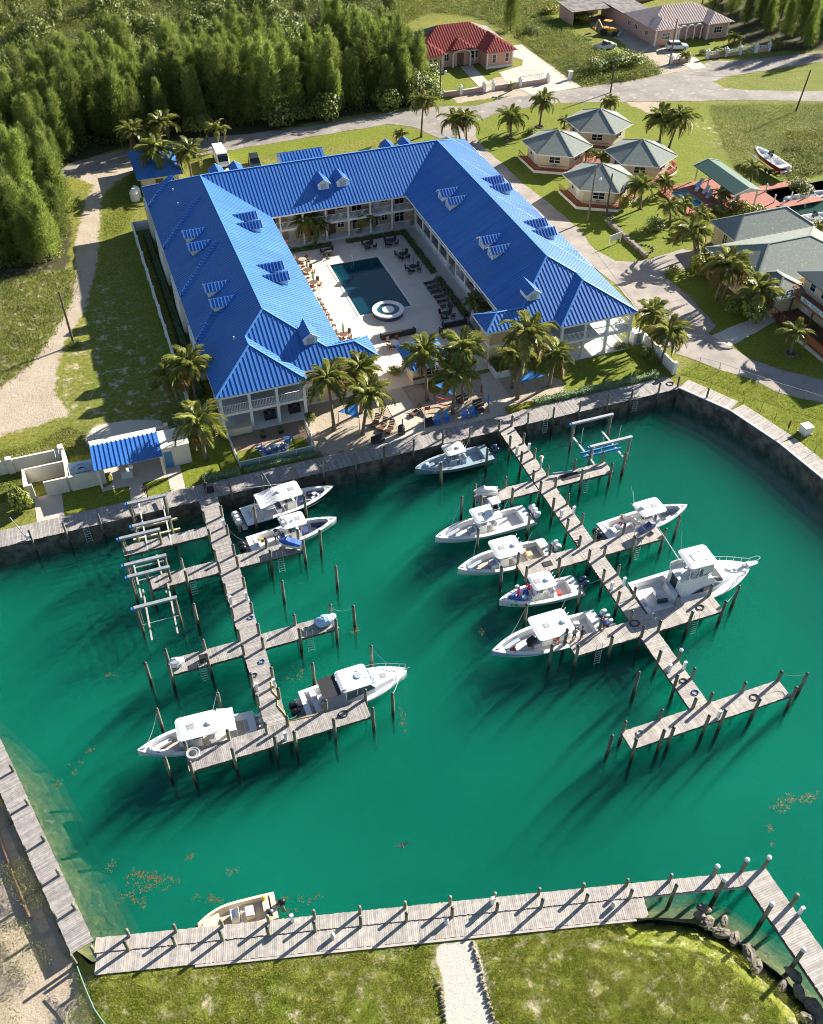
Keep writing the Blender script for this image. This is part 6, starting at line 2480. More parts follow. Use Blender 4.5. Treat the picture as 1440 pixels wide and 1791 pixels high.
palm_px((228,272),(232,230),'shaded coconut palm at the wood edge behind the utility house',s=1.1,group=G6)
palm_px((283,262),(282,216),'coconut palm below the utility poles',s=1.15,group=G6)
palm_px((286,318),(272,262),'big coconut palm in front of the blue utility house',s=1.3,n=20,group=G6)
palm_px((336,316),(330,268),'big coconut palm at the roof corner by the white van',s=1.25,n=20,group=G6,yellow=4)
palm_px((382,258),(379,228),'young bright coconut palm on the road verge behind the white van',s=.95,n=12,group=G6)
palm_px((700,248),(700,236),'low palm shrub behind the rear dormers',s=.55,n=14,group=G6,nuts=False)
G7='palms round the cottages'
palm_px((1154,249),(1158,208),'dark bushy palm of the pair on the back lawn',s=1.25,n=24,group=G7,yellow=3)
palm_px((1170,259),(1191,207),'leaning bright palm of the pair on the back lawn',s=1.25,n=22,group=G7)
palm_px((1067,196),(1067,178),'small round fan palm by the road behind the cottages',s=.72,n=30,group=G7,nuts=False,yellow=8)
palm_px((987,224),(988,211),'little palm beside the farthest cottage',s=.55,n=12,group=G7,nuts=False)
palm_px((1024,286),(1027,264),'small palm between the cottages, at the connecting deck',s=.6,n=14,group=G7,nuts=False)
palm_px((1052,290),(1053,273),'dense low palm in the middle of the four cottages',s=.55,n=18,group=G7,nuts=False)
palm_px((1120,366),(1123,326),'palm at the corner of the utility pole cottage',s=1.0,group=G7,yellow=4)
palm_px((1163,340),(1164,318),'short palm at the head of the small aqua pool',s=.7,n=18,group=G7,nuts=False)
palm_px((1172,394),(1172,360),'bushy short palm on the stone-edged lawn bed',s=.75,n=20,group=G7,nuts=False)
palm_px((1198,380),(1197,356),'short palm beside the near side of the aqua pool',s=.68,n=20,group=G7,nuts=False)
palm_px((1232,400),(1228,376),'short palm below the pool fence steps',s=.72,n=20,group=G7,nuts=False)
palm_px((1262,352),(1264,342),'short palm between pavilion and aqua pool',s=.68,n=18,group=G7,nuts=False)
palm_px((1216,448),(1210,404),'large drooping palm at the driveway by the shingle house',s=1.2,n=20,group=G7,yellow=4)
palm_px((1252,524),(1272,464),'big roadside palm with two trunks and yellowing fronds',s=1.3,n=22,group=G7,yellow=6)
palm_px((1262,526),(1285,475),'second trunk of the roadside palm clump',s=1.0,n=16,group=G7,yellow=5)
palm_px((1326,548),(1328,508),'big drooping palm beside the bar stairs',s=1.25,n=20,group=G7,yellow=4)
palm_px((1383,618),(1392,582),'young palm in a white stone ring on the bar lawn',s=.8,n=15,group=G7,nuts=False)
palm_px((1312,322),(1318,294),'slim palm near the boat trailer',s=.8,n=12,group=G7,nuts=False)
palm_px((1282,80),(1286,66),'yellowing palm in front of the pink house',s=.8,n=16,group=G7,nuts=False,yellow=7)
palm_px((1355,86),(1357,76),'pale spiky palm outside the pink house wall end',s=.6,n=14,group=G7,nuts=False)
palm_px((1200,108),(1199,97),'small dark palm by the utility pole at the pink house corner',s=.6,n=16,group=G7,nuts=False)
palm_px((895,158),(895,150),'tiny young palm outside the pink wall of the red-roofed house',s=.45,n=9,group=G7,nuts=False)
palm_px((1418,415),(1432,400),'palm at the canal side by the moored boats',s=.8,n=12,group=G7,nuts=False)
for i,(px,py,rr_,hh,me_,lab) in enumerate([
 (1222,480,1.9,2.4,BUSHY[0],'yellow-green bush beside the big roadside palm'),(1315,555,2.6,2.6,BUSH[1],'large glossy sea-grape bush in front of the bar stairs'),
 (1285,545,1.7,1.8,BUSH[2],'rounded green bush below the roadside palm clump'),(1178,480,1.2,1.2,BUSH[3],'low bush at the corner of the concrete road'),
 (1090,365,1.4,2.0,BUSHY[1],'yellow-leaved bush at the cottage deck corner'),(1150,402,1.8,1.5,BUSH[0],'dark round bush in the lawn bed by the aqua pool'),
 (1290,368,1.9,1.2,BUSHY[0],'spreading yellow-green bush below the pavilion end'),(1315,375,1.9,1.3,BUSHY[1],'yellow-green bush between pavilion and shingle house'),
 (1255,372,1.5,1.2,BUSH[1],'green bush between the pavilion and the drooping palm'),(40,890,1.35,2.6,None,'tall sea-grape bush with yellow-green leaves beside the shower enclosure'),
 (130,605,.95,.7,BUSH[2],'bright green shrub at the foot of the track utility pole'),(928,233,1.2,.9,BUSH[0],'dark round shrub near the leaning palm on the cottage lawn'),
 (700,158,3.2,6.5,BUSH[3],'dense dark green tree at the end of the wood by the red-roofed house'),(728,168,2.6,4.5,BUSH[1],'dense green tree leaning over the road at the wood end'),
 (1075,120,3.2,3.0,BUSH[2],'large green bush on the plot between the driveways'),(1045,128,2.6,2.4,BUSH[0],'rounded green bush nearest the white gate pillar'),(1105,118,2.6,2.4,BUSH[3],'leafy bush on the plot beside the sand track'),
 (1020,40,2.2,2.0,BUSHY[0],'yellow-green bush at the top of the field'),(960,25,2.5,1.6,BUSHY[1],'yellow bush mass in the bright field'),(930,60,2.0,1.5,BUSH[2],'green bush in the field behind the driveway'),
 (1085,610,.9,.8,BUSH[1],'small shrub by the end of the white utility cabinet'),(1132,622,1.0,.9,BUSH[2],'rounded shrub along the shaded white wall'),(1145,634,.9,.8,BUSH[0],'rounded shrub at the near end of the shaded white wall'),
 (690,655,1.0,1.0,BUSH[3],'reddish shrub at the wall of the bar hut'),(868,640,1.3,1.4,BUSH[0],'dark shrub between the bar hut and hotel end block'),(545,735,.8,.8,BUSH[1],'small shrub bed against the hotel front wall'),
 (1230,95,1.0,.9,BUSH[2],'small round bush on the pink house lawn'),(1258,98,1.2,1.3,BUSHY[0],'leafy yellowish bush on the pink house lawn'),(1395,335,2.2,1.8,BUSH[3],'green bush at the rocky head of the canal')]):
 q=at(px,py)
 if me_ is None:
  SG=bush_mesh(77,mk('sea_grape_leaves',(0.17,0.22,0.035),.4,c2=(0.26,0.27,0.05),ns=2,isl=.4,trans=.2),1100,9,.19)
  me_=SG
 bush(q.x,q.y,rr_,hh,i,lab,mesh=me_,name='shrub',cat='shrub')
# shrubs in the white planter
bush(42.2,84.6,1.1,.6,1,'clipped green shrub filling the white slatted planter',mesh=BUSH[1],name='shrub',cat='shrub',z=.5)

# ---- hedges
def hedge(name,label,runs,w,h,mat,n,leaf=.14):
 t=thing(name,label,'hedge',(*runs[0][0],0))
 P,Nn=[],[]
 tot=sum(hypot(b_[0]-a[0],b_[1]-a[1]) for a,b_ in runs)
 core=MB()
 for a,b_ in runs:
  L_=hypot(b_[0]-a[0],b_[1]-a[1])
  m=int(1.7*n*L_/tot)
  d=np.array([(b_[0]-a[0])/L_,(b_[1]-a[1])/L_])
  r=np.array([-d[1],d[0]])
  s_=rs.uniform(-.1,L_+.1,m)
  th=rs.uniform(0,pi,m)
  wob=1+.15*np.sin(s_*2.1)+.1*np.sin(s_*5.3)
  o=np.cos(th)*w/2*np.sign(rs.uniform(-1,1,m))*wob
  z=h*(np.abs(np.sin(th))**.35)*rs.uniform(.25,1.05,m)*wob
  P.append(np.stack([a[0]+d[0]*s_+r[0]*o,a[1]+d[1]*s_+r[1]*o,z],1))
  Nn.append(np.stack([r[0]*o,r[1]*o,z*.8],1)+rs.normal(size=(m,3))*.35)
  core.beam((*a,h*.36),(*b_,h*.36),w*.6,h*.7)
 P,Nn=np.concatenate(P),np.concatenate(Nn)
 V,T=quad_cloud(P-np.array([*runs[0][0],0]),Nn,rs.uniform(.7,1.4,len(P))*leaf,rs)
 inst('foliage',np_mesh('foliage',V,T,mat),t)
 core.build('branch_core',mat,t)
 return t

hedge('hedge','clipped dark hedge along the arcade from the court corner',[((42.9,121.9),(42.9,109.2))],.9,.75,M['hedge'],1500)
hedge('hedge','clipped dark hedge behind the sun loungers',[((42.9,107.4),(42.9,97.2))],.9,.75,M['hedge'],1200)
hedge('hedge','clipped hedge below the rear gallery, passage to court corner',[((34.2,121.8),(42.6,121.8))],.9,.6,M['hedge'],1000)
hedge('hedge','clipped hedge below the rear gallery, bench side',[((25.2,121.8),(31.8,121.8))],.9,.6,M['hedge'],900)
hedge('hedge','pale clipped hedge on the seawall in front of the hotel lawn',[((43.2,77.3),(59.4,77.25))],1.0,.8,M['hedgep'],3200,.13)
hedge('hedge','silvery hedge along the boardwalk edge by the patio',[((4.6,77.0),(8.4,77.0))],.9,.8,M['hedgep'],900,.13)
hedge('hedge','silvery low hedge under the glass patio fence',[((9.0,77.1),(17.4,77.1))],.7,.5,M['hedgep'],1100,.13)
hedge('hedge','yellowish creeper bed at the beach end of the pale hedge',[((39.6,77.2),(43.0,77.3))],1.1,.35,M['leafy'],700,.13)
hedge('hedge','dark planting strip along the hotel inside the white track wall',[((7.2,92),(7.2,134))],1.2,.7,M['hedge'],2500,.2)

# ================================================================ BOATS
def hull_shape(L_,B_,f0=.85,f1=1.35,n=15,full=2.4,stem=.0):
 """stations from stern to bow: (x, half beam, sheer height, chine half, chine z, keel z)"""
 st=[]
 for i in range(n+1):
  s=i/n
  s=s**.92
  if s<.45:
   f=.93+.07*sin(s/.45*pi/2)
  else:
   f=max(0.0,1-((s-.45)/.55)**full)
  hb=B_/2*f
  zs=f0+(f1-f0)*s**1.9
  ch=hb*(.90-.34*s)
  zc=.12+.42*s**3
  zk=-.35+(1.15*max(0,(s-.72)/.28)**2)
  st.append((-L_/2+L_*s,hb,zs,ch,min(zc,zs-.1),min(zk,zs-.2)))
 return st

def interp(st,x,k):
 for a,b_ in zip(st[:-1],st[1:]):
  if a[0]<=x<=b_[0]:
   t=(x-a[0])/(b_[0]-a[0])
   return a[k]+(b_[k]-a[k])*t
 return st[-1][k] if x>st[-1][0] else st[0][k]

def hull_mesh(st):
 mb=MB()
 for sgn in (-1,1):
  b0=len(mb.v)
  for (x,hb,zs,ch,zc,zk) in st:
   mb.v+=[(x,0,zk),(x,sgn*ch,zc),(x,sgn*(ch+(hb-ch)*.55),zc+(zs-zc)*.5),(x,sgn*hb,zs)]
  for i in range(len(st)-1):
   for j in range(3):
    q=(b0+i*4+j,b0+(i+1)*4+j,b0+(i+1)*4+j+1,b0+i*4+j+1)
    mb.f.append(q if sgn<0 else tuple(reversed(q)))
  mb.f.append(tuple(b0+j for j in range(4)) if sgn>0 else tuple(b0+j for j in (3,2,1,0)))
 return mb

def liner_mesh(st,gw=.30,fl=.34,x_in0=None,x_in1=None):
 """gunwale cap, inner wall and (returned apart) the floor"""
 cap,flo=MB(),MB()
 L_=st[-1][0]-st[0][0]
 x_in0=st[0][0]+.55 if x_in0 is None else x_in0
 x_in1=st[-1][0]-L_*.10 if x_in1 is None else x_in1
 xs_=sorted(set([x_in0,x_in1]+[s[0] for s in st]))
 P=[]
 for x in xs_:
  hb,zs=interp(st,x,1),interp(st,x,2)
  P.append((x,hb,zs))
 for sgn in (-1,1):
  for (a,b_) in zip(P[:-1],P[1:]):
   ia=max(0,a[1]-gw) if x_in0-1e-6<=a[0]<=x_in1+1e-6 else 0
   ib=max(0,b_[1]-gw) if x_in0-1e-6<=b_[0]<=x_in1+1e-6 else 0
   mid=(a[0]+b_[0])/2
   if not (x_in0<mid<x_in1):
    ia=ib=0
   q=[(a[0],sgn*a[1],a[2]),(b_[0],sgn*b_[1],b_[2]),(b_[0],sgn*ib,b_[2]+.04),(a[0],sgn*ia,a[2]+.04)]
   cap.add(q,[(0,1,2,3) if sgn<0 else (3,2,1,0)])
   if x_in0<mid<x_in1:
    q=[(a[0],sgn*ia,a[2]+.04),(b_[0],sgn*ib,b_[2]+.04),(b_[0],sgn*ib*.94,fl),(a[0],sgn*ia*.94,fl)]
    cap.add(q,[(0,1,2,3) if sgn<0 else (3,2,1,0)])
    if sgn>0:
     flo.add([(a[0],-ia*.95,fl),(b_[0],-ib*.95,fl),(b_[0],ib*.95,fl),(a[0],ia*.95,fl)],[(0,1,2,3)])
 for x in (x_in0,x_in1):
  hb,zs=interp(st,x,1)-gw,interp(st,x,2)
  cap.add([(x,-hb,zs+.04),(x,hb,zs+.04),(x,hb*.95,fl),(x,-hb*.95,fl)],[(0,1,2,3)])
 return cap,flo

def rounded_top(mb,x0,x1,hw,z,t,r=.25,camber=.06):
 """a hardtop: rounded rectangle with a little camber"""
 pts_=[]
 for cx_,cy_,a0 in ((x1-r,hw-r,0),(x0+r,hw-r,90),(x0+r,-hw+r,180),(x1-r,-hw+r,270)):
  for k in range(5):
   a=radians(a0+22.5*k)
   pts_.append((cx_+r*cos(a),cy_+r*sin(a)))
 n=len(pts_)
 b0=len(mb.v)
 mb.v+=[(p[0],p[1],z) for p in pts_]+[(p[0],p[1],z+t*.7) for p in pts_]
 mb.v+=[((x0+x1)/2+(p[0]-(x0+x1)/2)*.8,p[1]*.8,z+t+camber) for p in pts_]
 for k in range(2):
  for i in range(n):
   j=(i+1)%n
   mb.f.append((b0+k*n+i,b0+k*n+j,b0+(k+1)*n+j,b0+(k+1)*n+i))
 mb.f.append(tuple(b0+2*n+i for i in range(n)))
 mb.f.append(tuple(reversed([b0+i for i in range(n)])))
 return mb

def outboard(root,x,y,z,mat,s=1.0,tilt=0.0):
 o=MB()
 o.box(x-.25*s,y-.06,z-.1,x+.30*s,y+.06,z+.12)
 o.beam((x-.32*s,y,z+.1),(x-.40*s,y,z-1.1),.14,.30)
 ob=o.build('outboard',M['grey'],root)
 c=MB()
 cx_=x-.36*s
 rings=[(.0,.26,.18),(.14,.36,.22),(.42,.38,.23),(.60,.31,.19),(.68,.16,.10)]
 n=10
 b0=0
 for (dz,rx,ry) in rings:
  for k in range(n):
   a=2*pi*k/n
   cs,sn=cos(a),sin(a)
   c.v.append((cx_-.05*dz+rx*s*(abs(cs)**.75)*(1 if cs>0 else-1),y+ry*s*(abs(sn)**.75)*(1 if sn>0 else-1),z+dz*s))
 for i in range(len(rings)-1):
  for k in range(n):
   c.f.append((i*n+k,i*n+(k+1)%n,(i+1)*n+(k+1)%n,(i+1)*n+k))
 c.f.append(tuple((len(rings)-1)*n+k for k in range(n)))
 c.build('cowling',mat,ob,smooth=True)
 return ob

def center_console(name,label,L_=9.5,B_=2.8,hull='hull',deck='hull',floor='floor',eng='engw',n_eng=2,top=(-.9,1.7),top_hw=1.05,topmat='hull',
     boot=None,cush='cush',canvas=False,tower=False,outriggers=None,ttop_z=2.55,extras=(),group='center console boats in the slips',fwd_seat=True,antennas=1):
 t=local_thing(name,label,'boat',group)
 st=hull_shape(L_,B_)
 hull_mesh(st).build('hull',M[hull],t,smooth=False)
 if boot:
  bm_=MB()
  st2=[(s[0],s[1]+.012,s[2]-.16,s[3]+.012,s[4],s[5]-.01) for s in st]
  hm=hull_mesh(st2)
  hm.build('hull_stripe',M[boot],t)
 cap,flo=liner_mesh(st)
 cap.build('gunwale',M[deck],t)
 flo.build('cockpit_floor',M[floor],t)
 rr_=MB()
 for sgn in (-1,1):
  rr_.path([(s[0],sgn*(s[1]+.02),s[2]-.04) for s in st],.035,5)
 rr_.build('rub_rail',M['ltgrey'],t)
 fl=.34
 # console
 c=MB()
 c.add([(-.35,-.45,fl),(.75,-.45,fl),(.75,.45,fl),(-.35,.45,fl),(-.25,-.42,1.35),(.35,-.42,1.45),(.35,.42,1.45),(-.25,.42,1.35),(.75,-.42,.95),(.75,.42,.95)],
   [(0,1,8,5,4),(1,2,9,8),(2,3,7,6,9),(3,0,4,7),(4,5,6,7),(5,8,9,6)])
 co=c.build('console',M[deck],t)
 w_=MB()
 w_.add([(.36,-.44,1.42),(.36,.44,1.42),(.08,.40,2.0),(.08,-.40,2.0)],[(0,1,2,3)])
 w_.add([(.36,-.45,1.42),(.08,-.41,2.0),(-.2,-.41,1.95),(-.2,-.45,1.4)],[(0,1,2,3)])
 w_.add([(.36,.45,1.42),(.08,.41,2.0),(-.2,.41,1.95),(-.2,.45,1.4)],[(0,1,2,3)])
 w_.build('windscreen',M['tint'],co)
 MB().bx((-.28,0,1.28),(.08,.5,.3),0,ry=.4).build('dash',M['black'],co)
 wh=MB().path([(-.40+.0,.2+.17*cos(a*pi/5),1.12+.17*sin(a*pi/5)) for a in range(11)],.02,4)
 wh.build('steering_wheel',M['black'],co)
 if fwd_seat:
  MB().bx((1.15,0,.62),(.75,.85,.5)).bx((.85,0,1.0),(.14,.8,.45),ry=-.2).build('forward_seat',M[cush],t)
 lp=MB().bx((-1.15,0,.95),(.42,1.05,.16)).bx((-1.36,0,1.22),(.10,1.05,.42),ry=-.1)
 lo_=lp.build('leaning_post',M[cush if cush != 'cush' else 'cushw'],t)
 MB().bx((-1.2,0,.6),(.5,.9,.52)).build('post_base',M[deck],lo_)
 # bow cushions follow the inside of the bow
 bc=MB()
 xa,xb=L_*.22,L_*.385
 for sgn in (-1,1):
  ps=[]
  for k in range(7):
   x=xa+(xb-xa)*k/6
   hb=max(.06,interp(st,x,1)-.36)
   ps.append((x,hb))
  for a,b_ in zip(ps[:-1],ps[1:]):
   ia,ib=max(0.02,a[1]-.42),max(0.02,b_[1]-.42)
   bc.prism([(a[0],sgn*a[1]),(b_[0],sgn*b_[1]),(b_[0],sgn*ib),(a[0],sgn*ia)],.55,.78)
 bc.build('bow_cushion',M[cush],t)
 # stern: transom box, live well, motors on a bracket
 xs0=-L_/2
 MB().bx((xs0+.75,0,.62),(.42,B_*.72,.56)).build('transom_box',M[deck],t)
 MB().bx((xs0+.76,0,.915),(.34,B_*.4,.03)).build('live_well_lid',M[floor if floor != 'floor' else 'ltgrey'],t)
 MB().bx((xs0-.22,0,.22),(.5,B_*.8,.14)).build('swim_platform',M[deck],t)
 for k in range(n_eng):
  y=(k-(n_eng-1)/2)*.60
  outboard(t,xs0-.30,y,.62,M[eng],s=1.05 if n_eng<4 else .98)
 # hardtop on its pipes
 if top:
  x0_,x1_=top
  tp=MB()
  rounded_top(tp,x0_,x1_,top_hw,ttop_z,.09,r=.38)
  to=tp.build('t_top',M[topmat],t,smooth=False)
  fr=MB()
  for sgn in (-1,1):
   for xa_,xb_ in ((-.55,x0_+.35),(.55,x1_-.55)):
    fr.path([(xa_,sgn*.55,fl),(xa_+(xb_-xa_)*.5,sgn*.72,1.5),(xb_,sgn*(top_hw-.25),ttop_z)],.035,6)
   fr.tube((-.5,sgn*.62,1.5),(.6,sgn*.62,1.5),.025,n=5)
  fr.build('t_top_frame',M['alu'],t)
  hb_=MB()
  hb_.bx(((x0_+x1_)/2+.5,0,ttop_z+.17),(.55,.5,.025))
  hb_.build('top_hatch',M['grey'],to)
  rd_=MB().lathe([(.24,0),(.28,.08),(.2,.2),(.05,.23)],(x0_+.7,.1,ttop_z+.12),12)
  rd_.build('radar_dome',M['engw'],to)
  for k in range(5):
   y=-top_hw*.8+top_hw*1.6*k/4
   MB().tube((x0_+.06,y,ttop_z-.05),(x0_-.12,y,ttop_z+.32),.03,n=5).build('rod_holder',M['alu'],to)
  for k in range(antennas):
   an=MB().tube((x0_+.3,(.85 if k==0 else-.85)*top_hw,ttop_z+.1),(x0_-.5,(.95 if k==0 else-.95)*top_hw,ttop_z+2.6),.018,.008,5)
   an.build('antenna',M['hull'],to)
  if canvas:
   cv=MB()
   nx=5
   for k in range(nx):
    xa_,xb_=x0_-canvas*k/nx,x0_-canvas*(k+1)/nx
    za,zb=ttop_z+.06-.22*sin(pi*k/nx)*.3-.30*k/nx,ttop_z+.06-.22*sin(pi*(k+1)/nx)*.3-.30*(k+1)/nx
    cv.slab([(xa_,-top_hw,za),(xb_,-top_hw*.98,zb),(xb_,top_hw*.98,zb),(xa_,top_hw,za)],.02)
   cv.build('canvas_awning',M['whitecloth'],to)
   MB().tube((x0_-canvas,-top_hw,1.0),(x0_-canvas,-top_hw,ttop_z-.3),.025,n=5).tube((x0_-canvas,top_hw,1.0),(x0_-canvas,top_hw,ttop_z-.3),.025,n=5).build('awning_pole',M['alu'],to)
  if tower:
   tw=MB()
   for sgn in (-1,1):
    for x in (x0_+.25,x0_+1.05):
     tw.tube((x,sgn*.6,ttop_z+.1),(x+(.1 if x<x0_+.5 else-.1),sgn*.45,ttop_z+1.5),.03,n=5)
    tw.tube((x0_+.3,sgn*.55,ttop_z+.8),(x0_+1.0,sgn*.55,ttop_z+.8),.03,n=5)
   two=tw.build('tower_frame',M['alu'],t)
   rounded_top(MB(),x0_+.1,x0_+1.2,.55,ttop_z+1.5,.06,.15).build('tower_top',M['hull'],two)
   MB().bx((x0_+.5,0,ttop_z+.5),(.45,.9,.12)).bx((x0_+.28,0,ttop_z+.75),(.1,.9,.4)).build('tower_seat',M['black'],two)
  if outriggers:
   og=MB()
   for sgn in (-1,1):
    og.tube((x0_+1.3,sgn*(top_hw-.05),ttop_z+.15),(x0_+1.3-outriggers,sgn*(top_hw+.25),ttop_z+outriggers*.20),.035,.012,5)
   og.build('outrigger',M['alu'],t)
 cl=MB()
 for x in (-L_*.33,L_*.1,L_*.33):
  for sgn in (-1,1):
   hb=interp(st,x,1)-.15
   cl.bx((x,sgn*hb,interp(st,x,2)+.08),(.22,.05,.05))
 cl.bx((L_*.45,0,interp(st,L_*.45,2)+.07),(.3,.1,.06))
 cl.build('cleat',M['grey'],t)
 br=MB()
 for sgn in (-1,1):
  br.path([(L_*.20+i*L_*.05,sgn*max(.05,interp(st,L_*.20+i*L_*.05,1)-.2),interp(st,L_*.2+i*L_*.05,2)+.16) for i in range(5)],.018,4)
 br.build('bow_rail',M['alu'],t)
 return t

def moor(t,bow,stern,zw=WATER_Z,trim=0.0):
 b_,s=Vector((*bow,0)),Vector((*stern,0))
 d=b_-s
 place(t,((bow[0]+stern[0])/2,(bow[1]+stern[1])/2,zw),atan2(d.y,d.x))
 return t

def gear(root,boxes,name,mat):
 m=MB()
 for (c,s_) in boxes:
  m.bx(c,s_,random.uniform(-.4,.4))
 return m.build(name,M[mat],root)

# the grey boat at the seawall
t=center_console('center_console_boat','grey-blue center console boat moored along the seawall below the beach chairs',8.9,2.75,hull='hullgrey',deck='hulldeck',floor='hulldeck',eng='engd',n_eng=2,top=(-1.2,1.1),top_hw=.98,topmat='floor',cush='cush',antennas=2)
MB().ell((3.0,-.45,.95),.42,.42,.3,10,6).build('bean_bag',M['hullblue'],t)
MB().ell((2.35,.55,.9),.38,.38,.28,10,6).build('bean_bag',M['whitecloth'],t)
for i in range(4):
 MB().ell((2.4+.22*i,.75-.1*i,.75),.13,.13,.13,8,5).build('fender',M['whitecloth'],t)
tl=MB()
for i in range(7):
 tl.tube((-1.3,-.8+i*.27,2.5),(-2.1-random.uniform(0,.5),-.9+i*.3+random.uniform(-.2,.2),3.6+random.uniform(0,.5)),.015,n=4)
tl.build('fishing_rod',M['black'],t)
moor(t,(26.6,71.75),(35.2,72.1))
# boats at the shed pier
t=center_console('center_console_boat','white center console boat with black hull sides, white awning and two long outriggers',9.9,3.0,hull='hullnavy',n_eng=3,eng='engw',top=(-1.6,1.3),top_hw=1.2,canvas=1.7,outriggers=4.6,cush='cushnavy')
gear(t,[((2.9,.2,.85),(.5,.4,.3)),((3.3,-.2,.85),(.4,.5,.25)),((2.6,-.3,.8),(.4,.3,.2))],'gear_bag','whitecloth')
gear(t,[((3.0,-.5,.84),(.6,.4,.2)),((2.5,.5,.84),(.5,.4,.2))],'navy_bag','cushnavy')
moor(t,(17.2,71.95),(7.6,71.1))
t=center_console('center_console_boat','white center console boat with rigging heaped on its top, at the covered outboard dock',9.2,2.75,n_eng=2,eng='engblk',top=(-1.2,1.3),top_hw=1.0,cush='cushnavy')
gear(t,[((-.8,.3,2.95),(.5,.3,.35)),((-.5,-.2,2.9),(.4,.4,.3)),((-1.0,-.4,2.95),(.3,.3,.4))],'roof_gear','whitecloth')
gear(t,[((-.2,0,2.82),(.6,.45,.15))],'roof_cushion','cush')
gear(t,[((-3.2,.1,.95),(.3,.35,.3))],'yellow_crate','yellow')
gear(t,[((-2.9,-.3,.95),(.35,.25,.2))],'red_bag','redcloth')
moor(t,(16.2,67.3),(7.2,66.85))
t=center_console('center_console_boat','white center console boat with a long hardtop at the end dock of the shed pier',9.6,2.9,n_eng=3,eng='ltgrey',top=(-1.9,1.5),top_hw=1.15,canvas=1.3,cush='cushw',floor='floorg',antennas=2)
MB().bx((2.4,1.15,1.45),(.9,.08,.45),0).build('bow_backrest',M['cushw'],t)
moor(t,(-6.5,46.75),(2.9,46.3))
# boats at the beach pier
t=center_console('center_console_boat','white center console boat with a small upper tower in the upper beach slip',10.4,3.0,n_eng=3,eng='engw',top=(-1.7,1.2),top_hw=1.15,tower=True,cush='cush',outriggers=None)
moor(t,(24.9,61.25),(35.0,61.6))
t=center_console('center_console_boat','white center console boat with a wide plain hardtop and a dark waterline',9.8,3.1,boot=None,n_eng=2,eng='engw',top=(-1.5,1.4),top_hw=1.32,cush='cush',floor='floorg')
gear(t,[((-2.6,.2,.8),(.5,.6,.5)),((-2.3,-.5,.7),(.4,.4,.35))],'wooden_crate','tanwall')
gear(t,[((-2.7,-.4,.7),(.4,.6,.3))],'black_bag','blackfab')
moor(t,(25.3,56.5),(35.0,56.4))
t=center_console('center_console_boat','small white center console boat heaped with green and blue beach gear at its bow',8.0,2.6,n_eng=2,eng='engd',top=(-1.3,1.0),top_hw=1.05,cush='cushw')
gear(t,[((2.75,.35,.95),(.5,.45,.35)),((2.5,.55,.9),(.45,.4,.3))],'green_bag','greencloth')
gear(t,[((2.55,-.15,.95),(.55,.5,.35)),((2.2,.2,.9),(.45,.45,.35)),((1.2,-.4,.95),(.5,.4,.3))],'blue_bag','bluecloth')
gear(t,[((1.5,.1,.9),(.5,.6,.3)),((1.1,.4,.95),(.4,.4,.3))],'pale_cooler','hullblue')
gear(t,[((-1.9,.5,.75),(.35,.5,.4))],'red_cooler','redcloth')
moor(t,(27.6,51.45),(35.2,51.15))
t=center_console('center_console_boat','big pale blue center console boat with four outboards and a white hardtop',10.9,3.35,hull='hullblue',n_eng=4,eng='engw',top=(-2.0,1.6),top_hw=1.45,cush='cush',floor='floor',antennas=2)
gear(t,[((1.6,0,1.1),(.8,.6,.35)),((1.9,.25,1.05),(.4,.4,.3))],'black_gear_bag','blackfab')
gear(t,[((3.55,.3,1.0),(.5,.35,.2))],'red_cushion','redcloth')
gear(t,[((-2.3,.6,.8),(.5,.5,.4)),((-3.2,-.6,.8),(.5,.4,.4))],'cooler','whitecloth')
gear(t,[((-2.6,.0,.8),(.5,.5,.4))],'green_crate','green')
gear(t,[((-3.0,-.2,.8),(.4,.4,.3)),((-2.5,-.7,.75),(.4,.3,.3)),((-3.4,.7,.75),(.3,.4,.3))],'dark_tackle_box','black')
moor(t,(24.5,46.25),(35.2,46.2))
t=center_console('center_console_boat','white center console boat with twin black outboards beside the covered jet ski',9.8,2.9,n_eng=2,eng='engblk',top=(-1.3,1.6),top_hw=1.12,cush='cush',floor='floor',antennas=2)
MB().bx((-3.1,.1,.85),(.7,.8,.06)).build('white_hatch',M['hull'],t)
fl_=MB().tube((-1.0,1.1,2.6),(-1.3,1.2,4.2),.02,n=5)
fl_.build('flag_pole',M['alu'],t)
moor(t,(50.7,56.75),(41.2,56.5))

